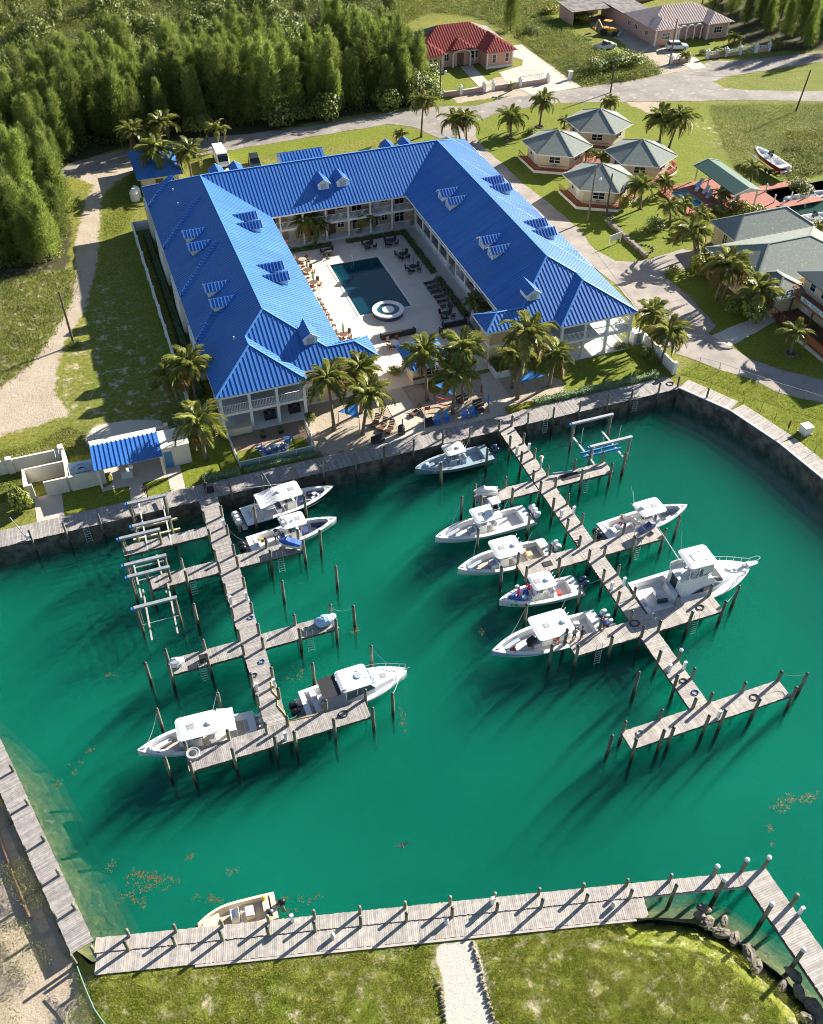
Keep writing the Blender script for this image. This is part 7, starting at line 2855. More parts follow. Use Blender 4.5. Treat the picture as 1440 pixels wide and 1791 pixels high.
# ---- sportfishing yacht
def sportfisher():
 t=local_thing('sportfishing_yacht','large white sportfishing yacht with flybridge, dark side window and bow rail','yacht')
 L_,B_=12.8,4.7
 st=hull_shape(L_,B_,1.1,2.0,18,2.7)
 hull_mesh(st).build('hull',M['hull'],t)
 # foredeck, side decks and cockpit
 cap,flo=liner_mesh(st,gw=.38,fl=.55,x_in0=-L_/2+.55,x_in1=-L_/2+3.9)
 cap.build('deck',M['hull'],t)
 flo.build('cockpit_floor',M['floor'],t)
 h=MB()
 # house: slopes up from the foredeck to the windscreen, cabin sides, aft bulkhead
 prof=[(-2.4,1.5,1.2,2.95),(-1.0,1.62,1.25,3.0),(.8,1.58,1.35,2.95),(2.2,1.35,1.5,2.45),(3.2,1.05,1.62,1.98)]
 ring=[]
 for (x,hw,zb,zt) in prof:
  ring.append([(x,-hw,zb),(x,-hw*.92,zb+(zt-zb)*.6),(x,-hw*.74,zt),(x,hw*.74,zt),(x,hw*.92,zb+(zt-zb)*.6),(x,hw,zb)])
 b0=0
 for r in ring:
  h.v+=r
 for i in range(len(ring)-1):
  for j in range(5):
   h.f.append((i*6+j,i*6+j+1,(i+1)*6+j+1,(i+1)*6+j))
 h.f.append((0,5,4,3,2,1))
 h.f.append(tuple((len(ring)-1)*6+k for k in range(6)))
 ho=h.build('cabin',M['hull'],t)
 for sgn in (-1,1):
  w_=MB()
  pp_=[(-1.6,1.60,1.72),(-.6,1.62,2.15),(.6,1.58,2.32),(1.5,1.44,2.22),(2.05,1.34,2.05),(1.2,1.50,1.86),(.2,1.60,1.76)]
  w_.add([(p[0],sgn*(p[1]+.03),p[2]) for p in pp_],[tuple(range(7)) if sgn<0 else tuple(reversed(range(7)))])
  w_.build('side_window',M['glass'],ho)
 ws_=MB()
 ws_.add([(1.05,-1.0,2.93),(1.05,1.0,2.93),(2.15,1.02,2.50),(2.15,-1.02,2.50)],[(0,3,2,1)])
 ws_.add([(1.02,-1.12,2.90),(2.12,-1.1,2.46),(2.3,-1.28,2.2),(1.4,-1.42,2.45)],[(0,1,2,3)])
 ws_.add([(1.02,1.12,2.90),(1.4,1.42,2.45),(2.3,1.28,2.2),(2.12,1.1,2.46)],[(0,1,2,3)])
 ws_.build('windscreen',M['glass'],ho)
 # flybridge
 fb=MB()
 fbp=[(-2.6,1.25),(-1.9,1.38),(.2,1.28),(.9,.8),(1.05,0)]
 poly=[(x,y) for x,y in fbp]+[(x,-y) for x,y in reversed(fbp[:-1])]
 fb.prism(poly,2.98,3.08)
 for (a,b_) in zip(poly[:-1],poly[1:]):
  fb.beam((*a,3.38),(*b_,3.38),.08,.6)
 fo=fb.build('flybridge',M['hull'],t)
 MB().bx((-.4,0,3.45),(.5,1.1,.75)).build('helm',M['hull'],fo)
 for y in (-.45,.45):
  MB().bx((-1.35,y,3.5),(.45,.45,.14)).bx((-1.6,y,3.8),(.1,.45,.5)).build('helm_chair',M['cush'],fo)
 MB().bx((.35,0,3.35),(.5,1.4,.35)).build('lounge_seat',M['cushw'],fo)
 ht=rounded_top(MB(),-2.2,.9,1.35,5.0,.1,.4).build('hardtop',M['hull'],t)
 MB().bx((-1.2,0,5.18),(.3,.9,.03),.1).bx((0,-.6,5.17),(.4,.2,.04)).bx((-.2,.55,5.17),(.3,.2,.04)).build('roof_hatch',M['cush'],ht)
 fr=MB()
 for sgn in (-1,1):
  for x in (-1.9,-.4,.6):
   fr.tube((x,sgn*1.2,3.3),(x-.05,sgn*1.15,5.0),.04,n=6)
  fr.tube((-1.9,sgn*1.2,3.3),(-.4,sgn*1.15,5.0),.025,n=5)
 fr.build('hardtop_frame',M['alu'],t)
 en=MB()
 en.add([(.62,-1.1,3.65),(.95,-.5,3.65),(.9,-.5,4.95),(.6,-1.1,4.95)],[(0,1,2,3)])
 en.add([(.95,-.5,3.65),(.95,.5,3.65),(.9,.5,4.95),(.9,-.5,4.95)],[(0,1,2,3)])
 en.add([(-.4,-1.2,3.65),(.62,-1.1,3.65),(.6,-1.1,4.95),(-.4,-1.15,4.95)],[(0,1,2,3)])
 en.build('enclosure_panel',M['floor'],t)
 ld=MB()
 for sgn in (-.22,.22):
  ld.tube((-3.5,sgn+.9,.55),(-2.5,sgn+.9,3.0),.03,n=5)
 for k in range(7):
  ld.tube((-3.5+k/7,.68,.55+2.45*k/7),(-3.5+k/7,1.12,.55+2.45*k/7),.025,n=5)
 ld.build('flybridge_ladder',M['alu'],t)
 MB().bx((-2.75,-.2,1.0),(.5,2.2,.9)).build('mezzanine_box',M['cushw'],t)
 MB().bx((-2.42,.3,1.9),(.05,1.0,1.6)).build('cabin_door',M['glass'],t)
 fc=MB().bx((-4.3,0,1.05),(.5,.5,.15)).bx((-4.55,0,1.35),(.1,.5,.5)).tube((-4.3,0,.55),(-4.3,0,1.0),.08,n=8)
 fc.build('fighting_chair',M['cushw'],t)
 gear(t,[((-4.0,-.7,.75),(1.1,.3,.3))],'dark_green_bag','darkgreen')
 tr=MB().bx((-L_/2+.28,0,1.06),(.5,3.0,.1))
 tr.build('transom_cap',M['hull'],t)
 MB().bx((-L_/2+.3,-.9,1.13),(.35,.5,.04)).build('bait_well_lid',M['cush'],t)
 MB().bx((-L_/2-.2,0,.35),(.5,3.6,.12)).build('swim_platform',M['hull'],t)
 pl=MB().prism([(5.9,-.35),(7.0,-.2),(7.15,0),(7.0,.2),(5.9,.35)],2.0,2.1)
 pl.build('bow_pulpit',M['hull'],t)
 br=MB()
 path=[]
 for sgn in (-1,1):
  path_s=[(1.8+i*.62,sgn*max(.25,interp(st,min(6.2,1.8+i*.62),1)-.12),interp(st,min(6.2,1.8+i*.62),2)+.62) for i in range(8)]
  path_s+=[(6.9,sgn*.24,2.7)]
  br.path(path_s,.035,6)
  for i in range(0,8,1):
   p=path_s[i]
   br.tube((p[0],p[1],p[2]-.6),p,.022,n=5)
  path.append(path_s[-1])
 br.path([path[0],(7.12,-.12,2.72),(7.15,0,2.72),(7.12,.12,2.72),path[1]],.035,6)
 br.build('bow_rail',M['alu'],t)
 MB().bx((3.9,.25,1.75),(.6,.5,.05)).bx((4.6,0,1.86),(.28,.28,.04)).build('deck_hatch',M['grey'],t)
 MB().bx((5.5,0,2.05),(.35,.3,.18)).build('windlass',M['grey'],t)
 og=MB().tube((-1.2,1.5,3.1),(-4.4,3.2,8.0),.05,.015,6).tube((-1.2,-1.5,3.1),(-2.0,-2.4,7.6),.04,.012,6)
 og.build('outrigger',M['hull'],t)
 an=MB().tube((-2.0,.9,5.1),(-2.5,1.0,8.0),.02,.008,5).tube((-2.0,-.9,5.1),(-2.4,-1.0,7.2),.02,.008,5)
 an.build('antenna',M['hull'],t)
 rr_=MB()
 for sgn in (-1,1):
  rr_.path([(s[0],sgn*(s[1]+.02),s[2]-.06) for s in st],.04,5)
 rr_.build('rub_rail',M['ltgrey'],t)
 return t

moor(sportfisher(),(51.55,46.9),(39.85,47.35)).scale=(.93,.95,1.0)

# ---- cabin cruiser with black cockpit canopy
def cruiser():
 t=local_thing('cabin_cruiser','white cabin cruiser with a black cockpit canopy and thin bow rail','boat')
 L_,B_=9.4,3.3
 st=hull_shape(L_,B_,1.0,1.65,16,2.6)
 hull_mesh(st).build('hull',M['hull'],t)
 cap,flo=liner_mesh(st,gw=.32,fl=.5,x_in0=-L_/2+.5,x_in1=-L_/2+3.6)
 cap.build('deck',M['hull'],t)
 flo.build('cockpit_floor',M['floor'],t)
 h=MB()
 prof=[(-1.2,1.30,1.02,1.25),(.5,1.28,1.1,1.75),(1.4,1.15,1.2,1.75),(3.2,.65,1.45,1.72)]
 for (x,hw,zb,zt) in prof:
  h.v+=[(x,-hw,zb),(x,-hw*.8,zt),(x,hw*.8,zt),(x,hw,zb)]
 for i in range(3):
  for j in range(3):
   h.f.append((i*4+j,i*4+j+1,(i+1)*4+j+1,(i+1)*4+j))
 h.f.append((12,13,14,15))
 h.build('cabin_trunk',M['hull'],t)
 ws_=MB()
 for sgn in (-1,1):
  ws_.add([(1.45,sgn*.98,1.72),(.85,sgn*.88,2.62),(-1.15,sgn*1.05,2.60),(-1.2,sgn*1.22,1.3),(.4,sgn*1.12,1.72)],[(0,1,2,3,4) if sgn<0 else (4,3,2,1,0)])
 ws_.add([(1.5,-.95,1.74),(1.72,0,1.76),(1.02,0,2.64),(.86,-.86,2.62)],[(0,1,2,3)])
 ws_.add([(1.72,0,1.76),(1.5,.95,1.74),(.86,.86,2.62),(1.02,0,2.64)],[(0,1,2,3)])
 wo=ws_.build('windscreen',M['tint'],t)
 fr=MB()
 for sgn in (-1,1):
  fr.beam((1.5,sgn*.97,1.74),(.86,sgn*.88,2.64),.08,.07)
  fr.beam((-.2,sgn*1.12,1.7),(-.1,sgn*1.02,2.62),.07,.06)
  fr.beam((-1.18,sgn*1.2,1.3),(-1.15,sgn*1.05,2.62),.1,.08)
  fr.beam((1.5,sgn*.99,1.72),(-1.2,sgn*1.24,1.42),.06,.06)
 fr.beam((1.72,0,1.76),(1.02,0,2.64),.06,.06)
 fr.build('window_frame',M['hull'],t)
 ht=rounded_top(MB(),-1.55,1.15,1.18,2.62,.1,.35).build('hardtop',M['hull'],t)
 MB().lathe([(.3,0),(.34,.05),(.3,.09)],(.25,0,2.78),16).build('roof_hatch',M['cush'],ht)
 MB().bx((.3,.5,2.8),(.25,.1,.06)).bx((-1.2,.95,2.78),(.3,.08,.06),.3).bx((-1.2,-.95,2.78),(.3,.08,.06),-.3).bx((.8,-.4,2.8),(.2,.08,.05)).build('roof_fitting',M['grey'],ht)
 cv=MB().slab([(-1.6,-1.12,2.55),(-3.1,-1.05,2.42),(-3.1,1.05,2.42),(-1.6,1.12,2.55)],.04)
 cv.build('cockpit_canopy',M['blackfab'],t)
 pf_=MB()
 for sgn in (-1,1):
  pf_.tube((-3.1,sgn*1.05,1.1),(-3.1,sgn*1.05,2.42),.025,n=5)
 pf_.build('canopy_pole',M['alu'],t)
 MB().bx((-3.6,0,.85),(.5,2.2,.6)).build('stern_seat',M['cushw'],t)
 gear(t,[((-3.5,.4,1.25),(.3,.3,.25)),((-3.4,-.3,1.25),(.35,.25,.2)),((-3.0,.1,.9),(.4,.3,.3))],'fender','whitecloth')
 MB().bx((-L_/2-.15,0,.3),(.6,2.7,.12)).build('swim_platform',M['hull'],t)
 for y in (-.35,.35):
  outboard(t,-L_/2-.3,y,.55,M['engblk'],1.15)
 MB().bx((2.5,0,1.74),(.5,.5,.05)).build('deck_hatch',M['grey'],t)
 br=MB()
 ends=[]
 for sgn in (-1,1):
  ps=[(1.0+i*.52,sgn*max(.1,interp(st,1.0+i*.52,1)-.08),interp(st,1.0+i*.52,2)+.55) for i in range(7)]+[(4.55,sgn*.12,2.2)]
  br.path(ps,.022,5)
  for p in ps[::2]:
   br.tube((p[0],p[1],p[2]-.55),p,.018,n=4)
  ends.append(ps[-1])
 br.tube(ends[0],ends[1],.022,n=5)
 br.build('bow_rail',M['alu'],t)
 MB().tube((4.5,0,1.66),(5.0,0,1.7),.05,n=6).build('anchor',M['grey'],t)
 rr_=MB()
 for sgn in (-1,1):
  rr_.path([(s[0],sgn*(s[1]+.02),s[2]-.05) for s in st],.035,5)
 rr_.build('rub_rail',M['ltgrey'],t)
 return t

moor(cruiser(),(16.4,46.75),(7.3,46.55))

# ---- small cream skiff at the near dock
def skiff():
 t=local_thing('skiff','weathered cream open skiff tied to the near dock among floating weed','boat')
 L_,B_=5.7,2.1
 st=hull_shape(L_,B_,.62,.85,14,2.6)
 hull_mesh(st).build('hull',M['hullcream'],t)
 cap,flo=liner_mesh(st,gw=.2,fl=.18,x_in0=-L_/2+.35,x_in1=L_/2-.35)
 cap.build('gunwale',M['hullcream'],t)
 flo.build('cockpit_floor',M['floorg'],t)
 MB().prism([(1.2,-.72),(2.35,-.32),(2.35,.32),(1.2,.72)],.18,.55).build('bow_locker',M['hullcream'],t)
 c=MB().bx((.1,0,.62),(.55,.72,.85)).bx((-.05,0,1.1),(.35,.7,.14),ry=.3)
 co=c.build('console',M['hull'],t)
 MB().bx((.385,0,.7),(.03,.4,.18)).build('console_hatch',M['black'],co)
 MB().bx((-.1,0,1.2),(.25,.6,.04),ry=.3).build('dash',M['grey'],co)
 s_=MB().bx((-.95,0,.48),(.6,.75,.55))
 so=s_.build('seat_box',M['hullcream'],t)
 MB().bx((-.95,0,.79),(.55,.7,.09)).build('cushion',M['whitecloth'],so)
 MB().bx((-2.15,0,.42),(.45,1.6,.5)).build('stern_bench',M['hullcream'],t)
 MB().bx((-2.3,.45,.72),(.4,.45,.1)).build('battery_box',M['black'],t)
 MB().ell((-2.1,-.65,.78),.17,.17,.17,10,7).build('yellow_buoy',M['yellow'],t)
 MB().ell((-2.45,.45,.78),.14,.14,.14,8,6).build('grey_bucket',M['grey'],t)
 MB().path([(.75+.18*cos(a),.1+.18*sin(a),.22+.02*a) for a in np.arange(0,9,.6)],.03,4).build('rope_coil',M['pipe'],t)
 MB().beam((-.35,-.55,.2),(-.3,.6,.26),.08,.04).beam((-1.3,-.6,.2),(-.5,-.75,.3),.08,.04).build('oar',M['hullcream'],t)
 outboard(t,-L_/2-.05,.05,.5,M['engblk'],.9)
 MB().ell((2.75,0,.8),.12,.16,.1,8,5).build('bow_fender',M['black'],t)
 return t

moor(skiff(),(-4.75,31.35),(.85,31.0))

# ---- red boat on its trailer in the meadow
t=center_console('trailer_boat','red-hulled open boat parked on a trailer in the meadow',8.0,2.5,hull='hullred',n_eng=1,eng='engw',top=None,cush='cush',group=None)
b_,s_=Vector((106.9,126.2,0)),Vector((107.3,119.0,0))
d=b_-s_
place(t,((b_+s_)/2)+Vector((0,0,.95)),atan2(d.y,d.x))
tl=thing('boat_trailer','metal boat trailer under the red-hulled boat','trailer',(107.1,122.5,0))
m_=MB()
for sgn in (-.8,.8):
 m_.beam((107.1+sgn,119.6,.55),(107.1+sgn*.3,126.5,.55),.1,.12)
m_.beam((107.1,126,.55),(107.0,128.2,.5),.1,.1).beam((106.2,121,.5),(108.0,121,.5),.1,.1)
m_.build('trailer_frame',M['galv'],tl)
for u in (106.05,108.15):
 for v in (120.6,121.6):
  wm_=MB().tube((u-.1,v,.35),(u+.1,v,.35),.35,n=14)
  wm_.build('wheel',M['tyre'],tl)
# ---- boats in the canal
t=center_console('canal_boat','white open boat with dark hull side moored in the canal by the shingle house',9.0,2.8,hull='darkgreen',n_eng=2,eng='engw',top=None,cush='cush',group='boats in the canal')
place(t,(104.0,106.0,WATER_Z+.1),-.10)
t=center_console('canal_boat','white open boat with grey seats at the red jetty of the canal',7.5,2.4,n_eng=1,eng='engw',top=None,cush='cush',group='boats in the canal')
place(t,(108.2,112.6,WATER_Z+.1),-.05)
t=center_console('canal_boat','blue-grey boat at the canal bank under the shingle roof corner',7.0,2.4,hull='hullblue',n_eng=1,eng='engd',top=None,cush='cushnavy',group='boats in the canal')
place(t,(102.6,101.9,WATER_Z+.1),-.05)

# ================================================================ DOCK GEAR, FURNITURE, VEHICLES, PEOPLE
def lift(name,label,u0,u1,v0,v1,ztop=2.0):
 t=thing(name,label,'boat lift',((u0+u1)/2,(v0+v1)/2,0))
 for v in (v0,v1):
  b=MB()
  b.beam((u0-.2,v,ztop),(u1+.2,v,ztop),.10,.22).beam((u0-.2,v+.14,ztop),(u1+.2,v+.14,ztop),.10,.22)
  b.beam((u0-.2,v+.07,ztop+.13),(u1+.2,v+.07,ztop+.13),.34,.04)
  b.build('top_beam',M['galv'],t)
  for u in (u0,u1):
   MB().lathe([(.14,-5),(.14,ztop-.1)],(u,v+.07,0),9).build('post',M['pile'],t)
   c=MB().tube((u+(.25 if u==u0 else-.25),v+.07,-.6),(u+(.25 if u==u0 else-.25),v+.07,ztop),.02,n=4)
   c.build('cable',M['galv'],t)
  MB().bx((u0-.3,v+.07,ztop-.05),(.3,.3,.3)).build('motor',M['bluecan'],t)
 return t

t=lift('boat_lift','galvanised boat lift over the seawall with two long bare bunk boards',-3.1,.3,70.4,73.8)
for u in (-2.3,.0):
 MB().beam((u-.1,68.7,.0),(u+.05,75.6,.55),.12,.16).build('bunk',M['ltgrey'],t)
for v in (71.6,73.2):
 MB().beam((-3.6,v,-.8),(1.1,v,-.8),.2,.22).build('cradle_beam',M['tanwall'],t)
t=lift('boat_lift','galvanised boat lift standing between the first and second finger docks',-4.5,-1.0,65.4,69.1)
for u in (-3.9,-1.6):
 MB().beam((u,62.9,-.3),(u-.1,68.2,-.3),.14,.18).build('bunk',M['deckwood'],t)
for v in (65.6,67.4):
 MB().beam((-4.4,v,-.55),(-1.1,v,-.55),.14,.16).build('cradle_beam',M['galv'],t)
t=lift('boat_lift','galvanised boat lift nearest the open water, west of the shed pier',-4.4,-.95,59.8,63.8)
for u in (-3.6,-1.3):
 MB().beam((u-.15,57.6,-.2),(u,63.6,.2),.14,.18).build('bunk',M['deckwood'],t)
MB().beam((-4.3,59.6,-.1),(-1.0,59.6,-.1),.06,.08).build('cradle_beam',M['galv'],t)
t=lift('boat_lift','tall boat lift with two blue bunk boards by the beach pier',44.4,49.1,66.0,70.2)
for u in (44.6,48.1):
 MB().beam((u,65.4,.1),(u-.1,70.0,.2),.16,.16).build('cradle_beam',M['hull'],t)
for v in (67.2,66.55):
 MB().beam((43.9,v,.34),(48.5,v,.34),.16,.2).build('bunk',M['bluecan'],t)
for u,v in ((44.9,69.0),(46.2,66.8),(49.0,68.0),(44.5,65.7)):
 MB().tube((u,v,.1),(u,v,2.2),.035,n=6).build('guide_pole',M['hull'],t)

# service pedestals
pd=MB().box(-.11,-.11,0,.11,.11,.85).bx((0,-.02,.92),(.26,.22,.22))
PED=pd.mesh('power_pedestal',M['engw'])
for i,(u,v,lab) in enumerate([(5.25,69.4,'east edge of the shed pier near the awning boat'),(3.78,59.2,'west edge of the shed pier middle'),(5.25,59.2,'east edge of the shed pier middle'),(3.85,48.9,'west edge of the shed pier by the white boat motors'),(5.3,48.8,'east edge of the shed pier beside the yellow rope'),(4.9,43.4,'near side of the shed pier end dock'),
        (37.5,69.8,'west edge of the beach pier near the grey boat stern'),(38.95,69.8,'east edge of the beach pier near the grey boat stern'),(37.55,59.2,'west edge of the beach pier behind the tower boat'),(38.95,59.2,'east edge of the beach pier behind the tower boat'),(37.6,48.8,'west edge of the beach pier behind the pink-crew boat'),(38.95,48.9,'east edge of the beach pier behind the yacht'),
        (37.65,38.7,'west edge of the beach pier past the yacht'),(39.0,38.5,'east edge of the beach pier past the yacht'),(39.0,33.2,'near side of the empty end dock')]):
 tag(inst('power_pedestal',PED,None,(u,v,.1),(0,0,random.uniform(-.2,.2))),f'white power pedestal on the {lab}','pedestal','white power pedestals')
for px,py,lab in ((512,1603,'white water pedestal beside the skiff motor on the near dock'),(861,1573,'white water pedestal midway along the near dock'),(1398,1590,'white water pedestal on the corner dock')):
 q=at(px,py+8,.15)
 tag(inst('power_pedestal',PED,None,tuple(q)),lab,'pedestal','white power pedestals')
bo=MB().lathe([(.16,0),(.15,.45),(.17,.5),(.05,.62)],n=10).mesh('bollard',M['ltgrey'])
for px,py,lab in ((583,1640,'first'),(781,1614,'second'),(1072,1585,'third'),(875,0,'')):
 if py:
  q=at(px,py,.1)
  tag(inst('bollard',bo,None,tuple(q)),f'{lab} short grey bollard from the west on the near dock boards','bollard','grey bollards on the near dock')

def coil(u,v,r,mat,lab,z=.1,n=3):
 m=MB()
 ps=[]
 for i in range(n*14+1):
  a=2*pi*i/14
  rr_=r*(1-.07*(i/14))+random.uniform(-.02,.02)
  ps.append((u+rr_*cos(a),v+rr_*sin(a)*.8,z+.03+.015*(i/14)))
 m.path(ps,.03,4)
 return solo(m,'rope_coil',M[mat],lab,'rope',(u,v,z))

for (u,v,r,mat,lab) in [(37.6,44.4,.5,'ropedark','dark hose coil on the beach pier at the pale blue boat dock'),(44.2,44.0,.42,'ropedark','dark hose coil on the yacht finger dock'),(43.0,33.9,.42,'ropedark','dark hose loops on the empty end dock'),
       (38.6,36.0,.35,'ropeblue','blue line heap where the beach pier meets the end dock'),(38.3,37.4,.35,'ropedark','dark line loops beside the last beach pier pilings'),(32.2,34.1,.35,'rope','pale line coil near the west tip of the empty end dock'),
       (10.0,44.1,.45,'ropedark','dark hose loops on the end dock beside the cruiser'),(4.9,51.7,.3,'ropeblue','blue line heap on the shed pier past the third finger'),(5.1,56.9,.28,'ropeblue','blue line heap on the east edge of the shed pier'),
       (3.95,50.5,.3,'ropedark','dark line loops on the west edge of the shed pier'),(32.3,64.4,.4,'rope','pale line heap on the upper west finger of the beach pier'),(9.4,53.9,.35,'rope','pale hose loop on the grey tarp finger dock'),
       (37.5,55.5,.3,'ropedark','dark line loops on a beach pier piling foot by the pink-crew boat'),(60.0,75.3,.5,'ropedark','dark hose coil at the boardwalk corner'),(43.4,54.1,.35,'ropedark','dark line loops by the covered jet ski')]:
 coil(u,v,r,mat,lab)
yl=MB().path([(5.2,49.4,.14),(5.0,48.4,.14),(5.3,47.6,.14),(5.05,46.8,.14),(5.35,46.0,.14),(5.6,45.0,.14),(6.6,44.9,.15),(7.6,44.8,.14),(8.8,45.0,.5)],.035,4)
solo(yl,'yellow_rope',M['yellow'],'yellow rope trailing along the pier to the cruiser stern','rope',(5.3,47,.1))

def ladder(u,v,lab):
 t=thing('dock_ladder',lab,'ladder',(u,v,0),group='dock ladders')
 for du in (-.28,.28):
  MB().tube((u+du,v,-2.0),(u+du,v+.12,.75),.03,n=6).build('rail',M['alu'],t)
 for k in range(6):
  MB().tube((u-.28,v,-1.8+k*.33),(u+.28,v,-1.8+k*.33),.022,n=5).build('rung',M['alu'],t)

for u,v,lab in ((9.5,63.38,'metal ladder on the finger dock with the blue-covered jet ski'),(1.3-1.4,52.9,'metal ladder on the finger dock with the white tarp bundle'),(9.6,52.98,'metal ladder on the finger dock with the grey tarp bundle'),(.9,63.3,'metal ladder on the short finger beneath the lift'),
     (42.9,52.9,'metal ladder on the covered jet ski dock'),(43.1,42.85,'metal ladder on the yacht finger dock'),(33.2,42.85,'metal ladder on the pale blue boat dock'),(42.8,63.45,'metal ladder on the finger dock below the blue-bunk lift'),
     (-7.8,74.05,'metal ladder on the seawall near the shower enclosure'),(41.9-2.3+3.6,74.2,'metal ladder on the seawall beside the beach pier'),(54.9,74.25,'metal ladder on the seawall in front of the hotel lawn')):
 ladder(u,v,lab)
# mooring lines
lines=[((28.7,64.1,1.2),(26.0,61.4,-.4)),((28.5,59.3,1.2),(26.2,61.2,-.4)),((28.6,53.9,1.2),(26.6,56.2,-.4)),((28.5,59.3,1.2),(26.8,56.8,-.4)),((28.8,48.8,1.2),(25.6,46.5,-.3)),((28.8,48.8,1.2),(28.8,51.0,-.5)),
   ((14.1,49.1,1.2),(15.8,46.9,.1)),((14.2,43.8,1.2),(15.8,46.5,.1)),((-4.4,48.9,1.2),(-6.0,46.9,-.4)),((-4.5,44.1,1.2),(-6.0,46.5,-.4)),((47.9,33.8,1.3),(45.95,34.7,1.3)),((5.4,68.1,1.0),(7.4,66.9,-.5)),((5.5,44.6,1.0),(7.0,46.4,-.6)),
   ((13.7,69.7,.9),(16.6,71.8,-.5)),((12.1,54.7,1.1),(14.0,54.0,1.2)),((39.05,57.6,1.1),(41.2,56.7,-.6)),((48.2,44.2,1.2),(45.8,43.0,1.0)),((37.3,50.1,.4),(35.2,51.2,-.6)),((37.4,47.2,.4),(35.4,46.3,-.6)),((37.3,63.45,.8),(35.4,61.7,-.5))]
LN=['mooring line from the outer pile to the tower boat bow','second mooring line at the tower boat bow, from the pile below it','mooring line from the lower pile to the wide hardtop boat bow','mooring line from the shared pile to the wide hardtop boat','mooring line from the pile to the pale blue boat bow','mooring line from the pile up to the pink-crew boat',
  'mooring line from the rear pile to the cruiser bow','mooring line from the near pile to the cruiser bow','mooring line from the rear pile to the long-hardtop boat bow','mooring line from the near pile to the long-hardtop boat bow','slack line between the tip of the empty end dock and its pile','mooring line from the shed pier to the rigging-topped boat stern','mooring line from the pier to the cruiser motors',
  'mooring line from the pile to the awning boat bow','slack line between the grey tarp dock and the weedy pile','mooring line from the beach pier to the twin black outboards','line from the yacht finger dock to the pile beyond it','mooring line from the beach pier to the pink-crew boat motors','mooring line from the beach pier to the four outboards','mooring line from the beach pier to the tower boat motors']
for i,(a,b_) in enumerate(lines):
 a,b_=Vector(a),Vector(b_)
 m=MB()
 m.path([a+(b_-a)*k/6-Vector((0,0,.45*sin(pi*k/6))) for k in range(7)],.022,4)
 m_=(a+b_)/2
 solo(m,'mooring_line',M['rope' if i%3 else 'ropeblue'],LN[i],'rope',tuple(m_),group='mooring lines')
# covered things on the docks

def bundle(u,v,r,h,mat,lab,cat,rz=0.0,name='tarp_bundle',parts=()):
 t=thing(name,lab,cat,(u,v,.1))
 m=MB().ell((u,v,.1+h*.45),r,r*.62,h*.55,12,7,jit=.10)
 m.build('cover',M[mat],t)
 return t

def jetski(u,v,rz,cmat,lab):
 t=local_thing('jet_ski',lab,'jet ski')
 st=hull_shape(2.6,1.05,.5,.62,10,2.2)
 hull_mesh(st).build('hull',M['hull'],t)
 m=MB()
 pr=[(-1.15,.36,.52),(-.6,.40,.72),(-.1,.36,.78),(.25,.34,1.0),(.5,.30,.92),(1.0,.16,.66)]
 for x,hw,z in pr:
  m.v+=[(x,-hw*1.1,.46),(x,-hw*.7,z),(x,hw*.7,z),(x,hw*1.1,.46)]
 for i in range(len(pr)-1):
  for j in range(3):
   m.f.append((i*4+j,i*4+j+1,(i+1)*4+j+1,(i+1)*4+j))
 m.f.append((0,1,2,3))
 m.f.append(tuple(len(m.v)-4+k for k in (3,2,1,0)))
 m.build('cover',M[cmat],t)
 MB().tube((.25,-.38,1.04),(.25,.38,1.04),.03,n=6).build('handlebar',M['black'],t)
 for x in (-.7,.6):
  MB().bx((x,0,-.25),(.12,.9,.3)).build('cradle',M['galv'],t)
 place(t,(u,v,.5),rz)

jetski(10.7,64.25,2.6,'bluecloth','blue and white covered jet ski on a cradle at the finger dock end')
jetski(44.4,54.15,.2,'cushnavy','navy-covered jet ski on the finger dock beside the twin black outboards')
jetski(31.6,64.6,2.9,'whitecloth','white-covered jet ski at the tip of the upper west finger dock')
bundle(11.2,53.95,.95,1.0,'hullblue','grey tarp bundle piled at the end of the finger dock','tarp')
bundle(12.0,54.25,.45,.7,'whitecloth','white tarp bag beside the grey tarp bundle','tarp')
bundle(-2.1,53.85,.75,.9,'whitecloth','white tarp bundle at the west end of the finger dock','tarp')
bt=thing('basket','round wire basket of gear at the west end of the end dock','basket',(-2.4,44.4,.1))
MB().lathe([(.46,.0),(.52,.45)],(-2.4,44.4,.1),16).build('basket_side',M['grey'],bt)
MB().path([(-2.4+.5*cos(a),44.4+.5*sin(a),.56) for a in np.arange(0,6.4,.3)],.05,5).build('rim',M['ltgrey'],bt)
MB().ell((-2.4,44.4,.5),.4,.4,.1,8,4).build('contents',M['ropedark'],bt)
for u,v,mat,lab in ((5.0,64.5+10.6,'black','dark storage bins on the boardwalk at the shed pier head'),(.2,53.6,'black','small dark tackle box on the white tarp finger dock')):
 solo(MB().bx((u,v,.35),(.7,.45,.5)).bx((u,v,.62),(.74,.49,.06)),'storage_bin',M[mat],lab,'bin',(u,v,.1))
for (u0,v0,u1,v1,mat,lab) in ((40.3,64.1,42.3,64.9,'blackfab','long dark mat lying across the finger dock below the lift'),(33.0,53.5,33.9,54.1,'blackfab','black mat on the dock beside the wide hardtop boat')):
 solo(MB().box(u0,v0,.13,u1,v1,.16),'rubber_mat',M[mat],lab,'mat',((u0+u1)/2,(v0+v1)/2,.13))
solo(MB().beam((39.5,65.1,.45),(41.7,64.7,.5),.08,.3),'leaning_plank',M['hulldeck'],'grey-blue plank leaning along the finger dock below the lift','plank',(40.6,65,.13))
pipe=MB()
a,b_=at(0,1465,-.6),at(52,1605,-.6)
pipe.tube(a-(b_-a)*.4,b_,.13,n=10)
solo(pipe,'rusty_pipe',M['pipe'],'long rusty pipe lying on the sandy bank beside the plank dock','pipe',tuple(b_))
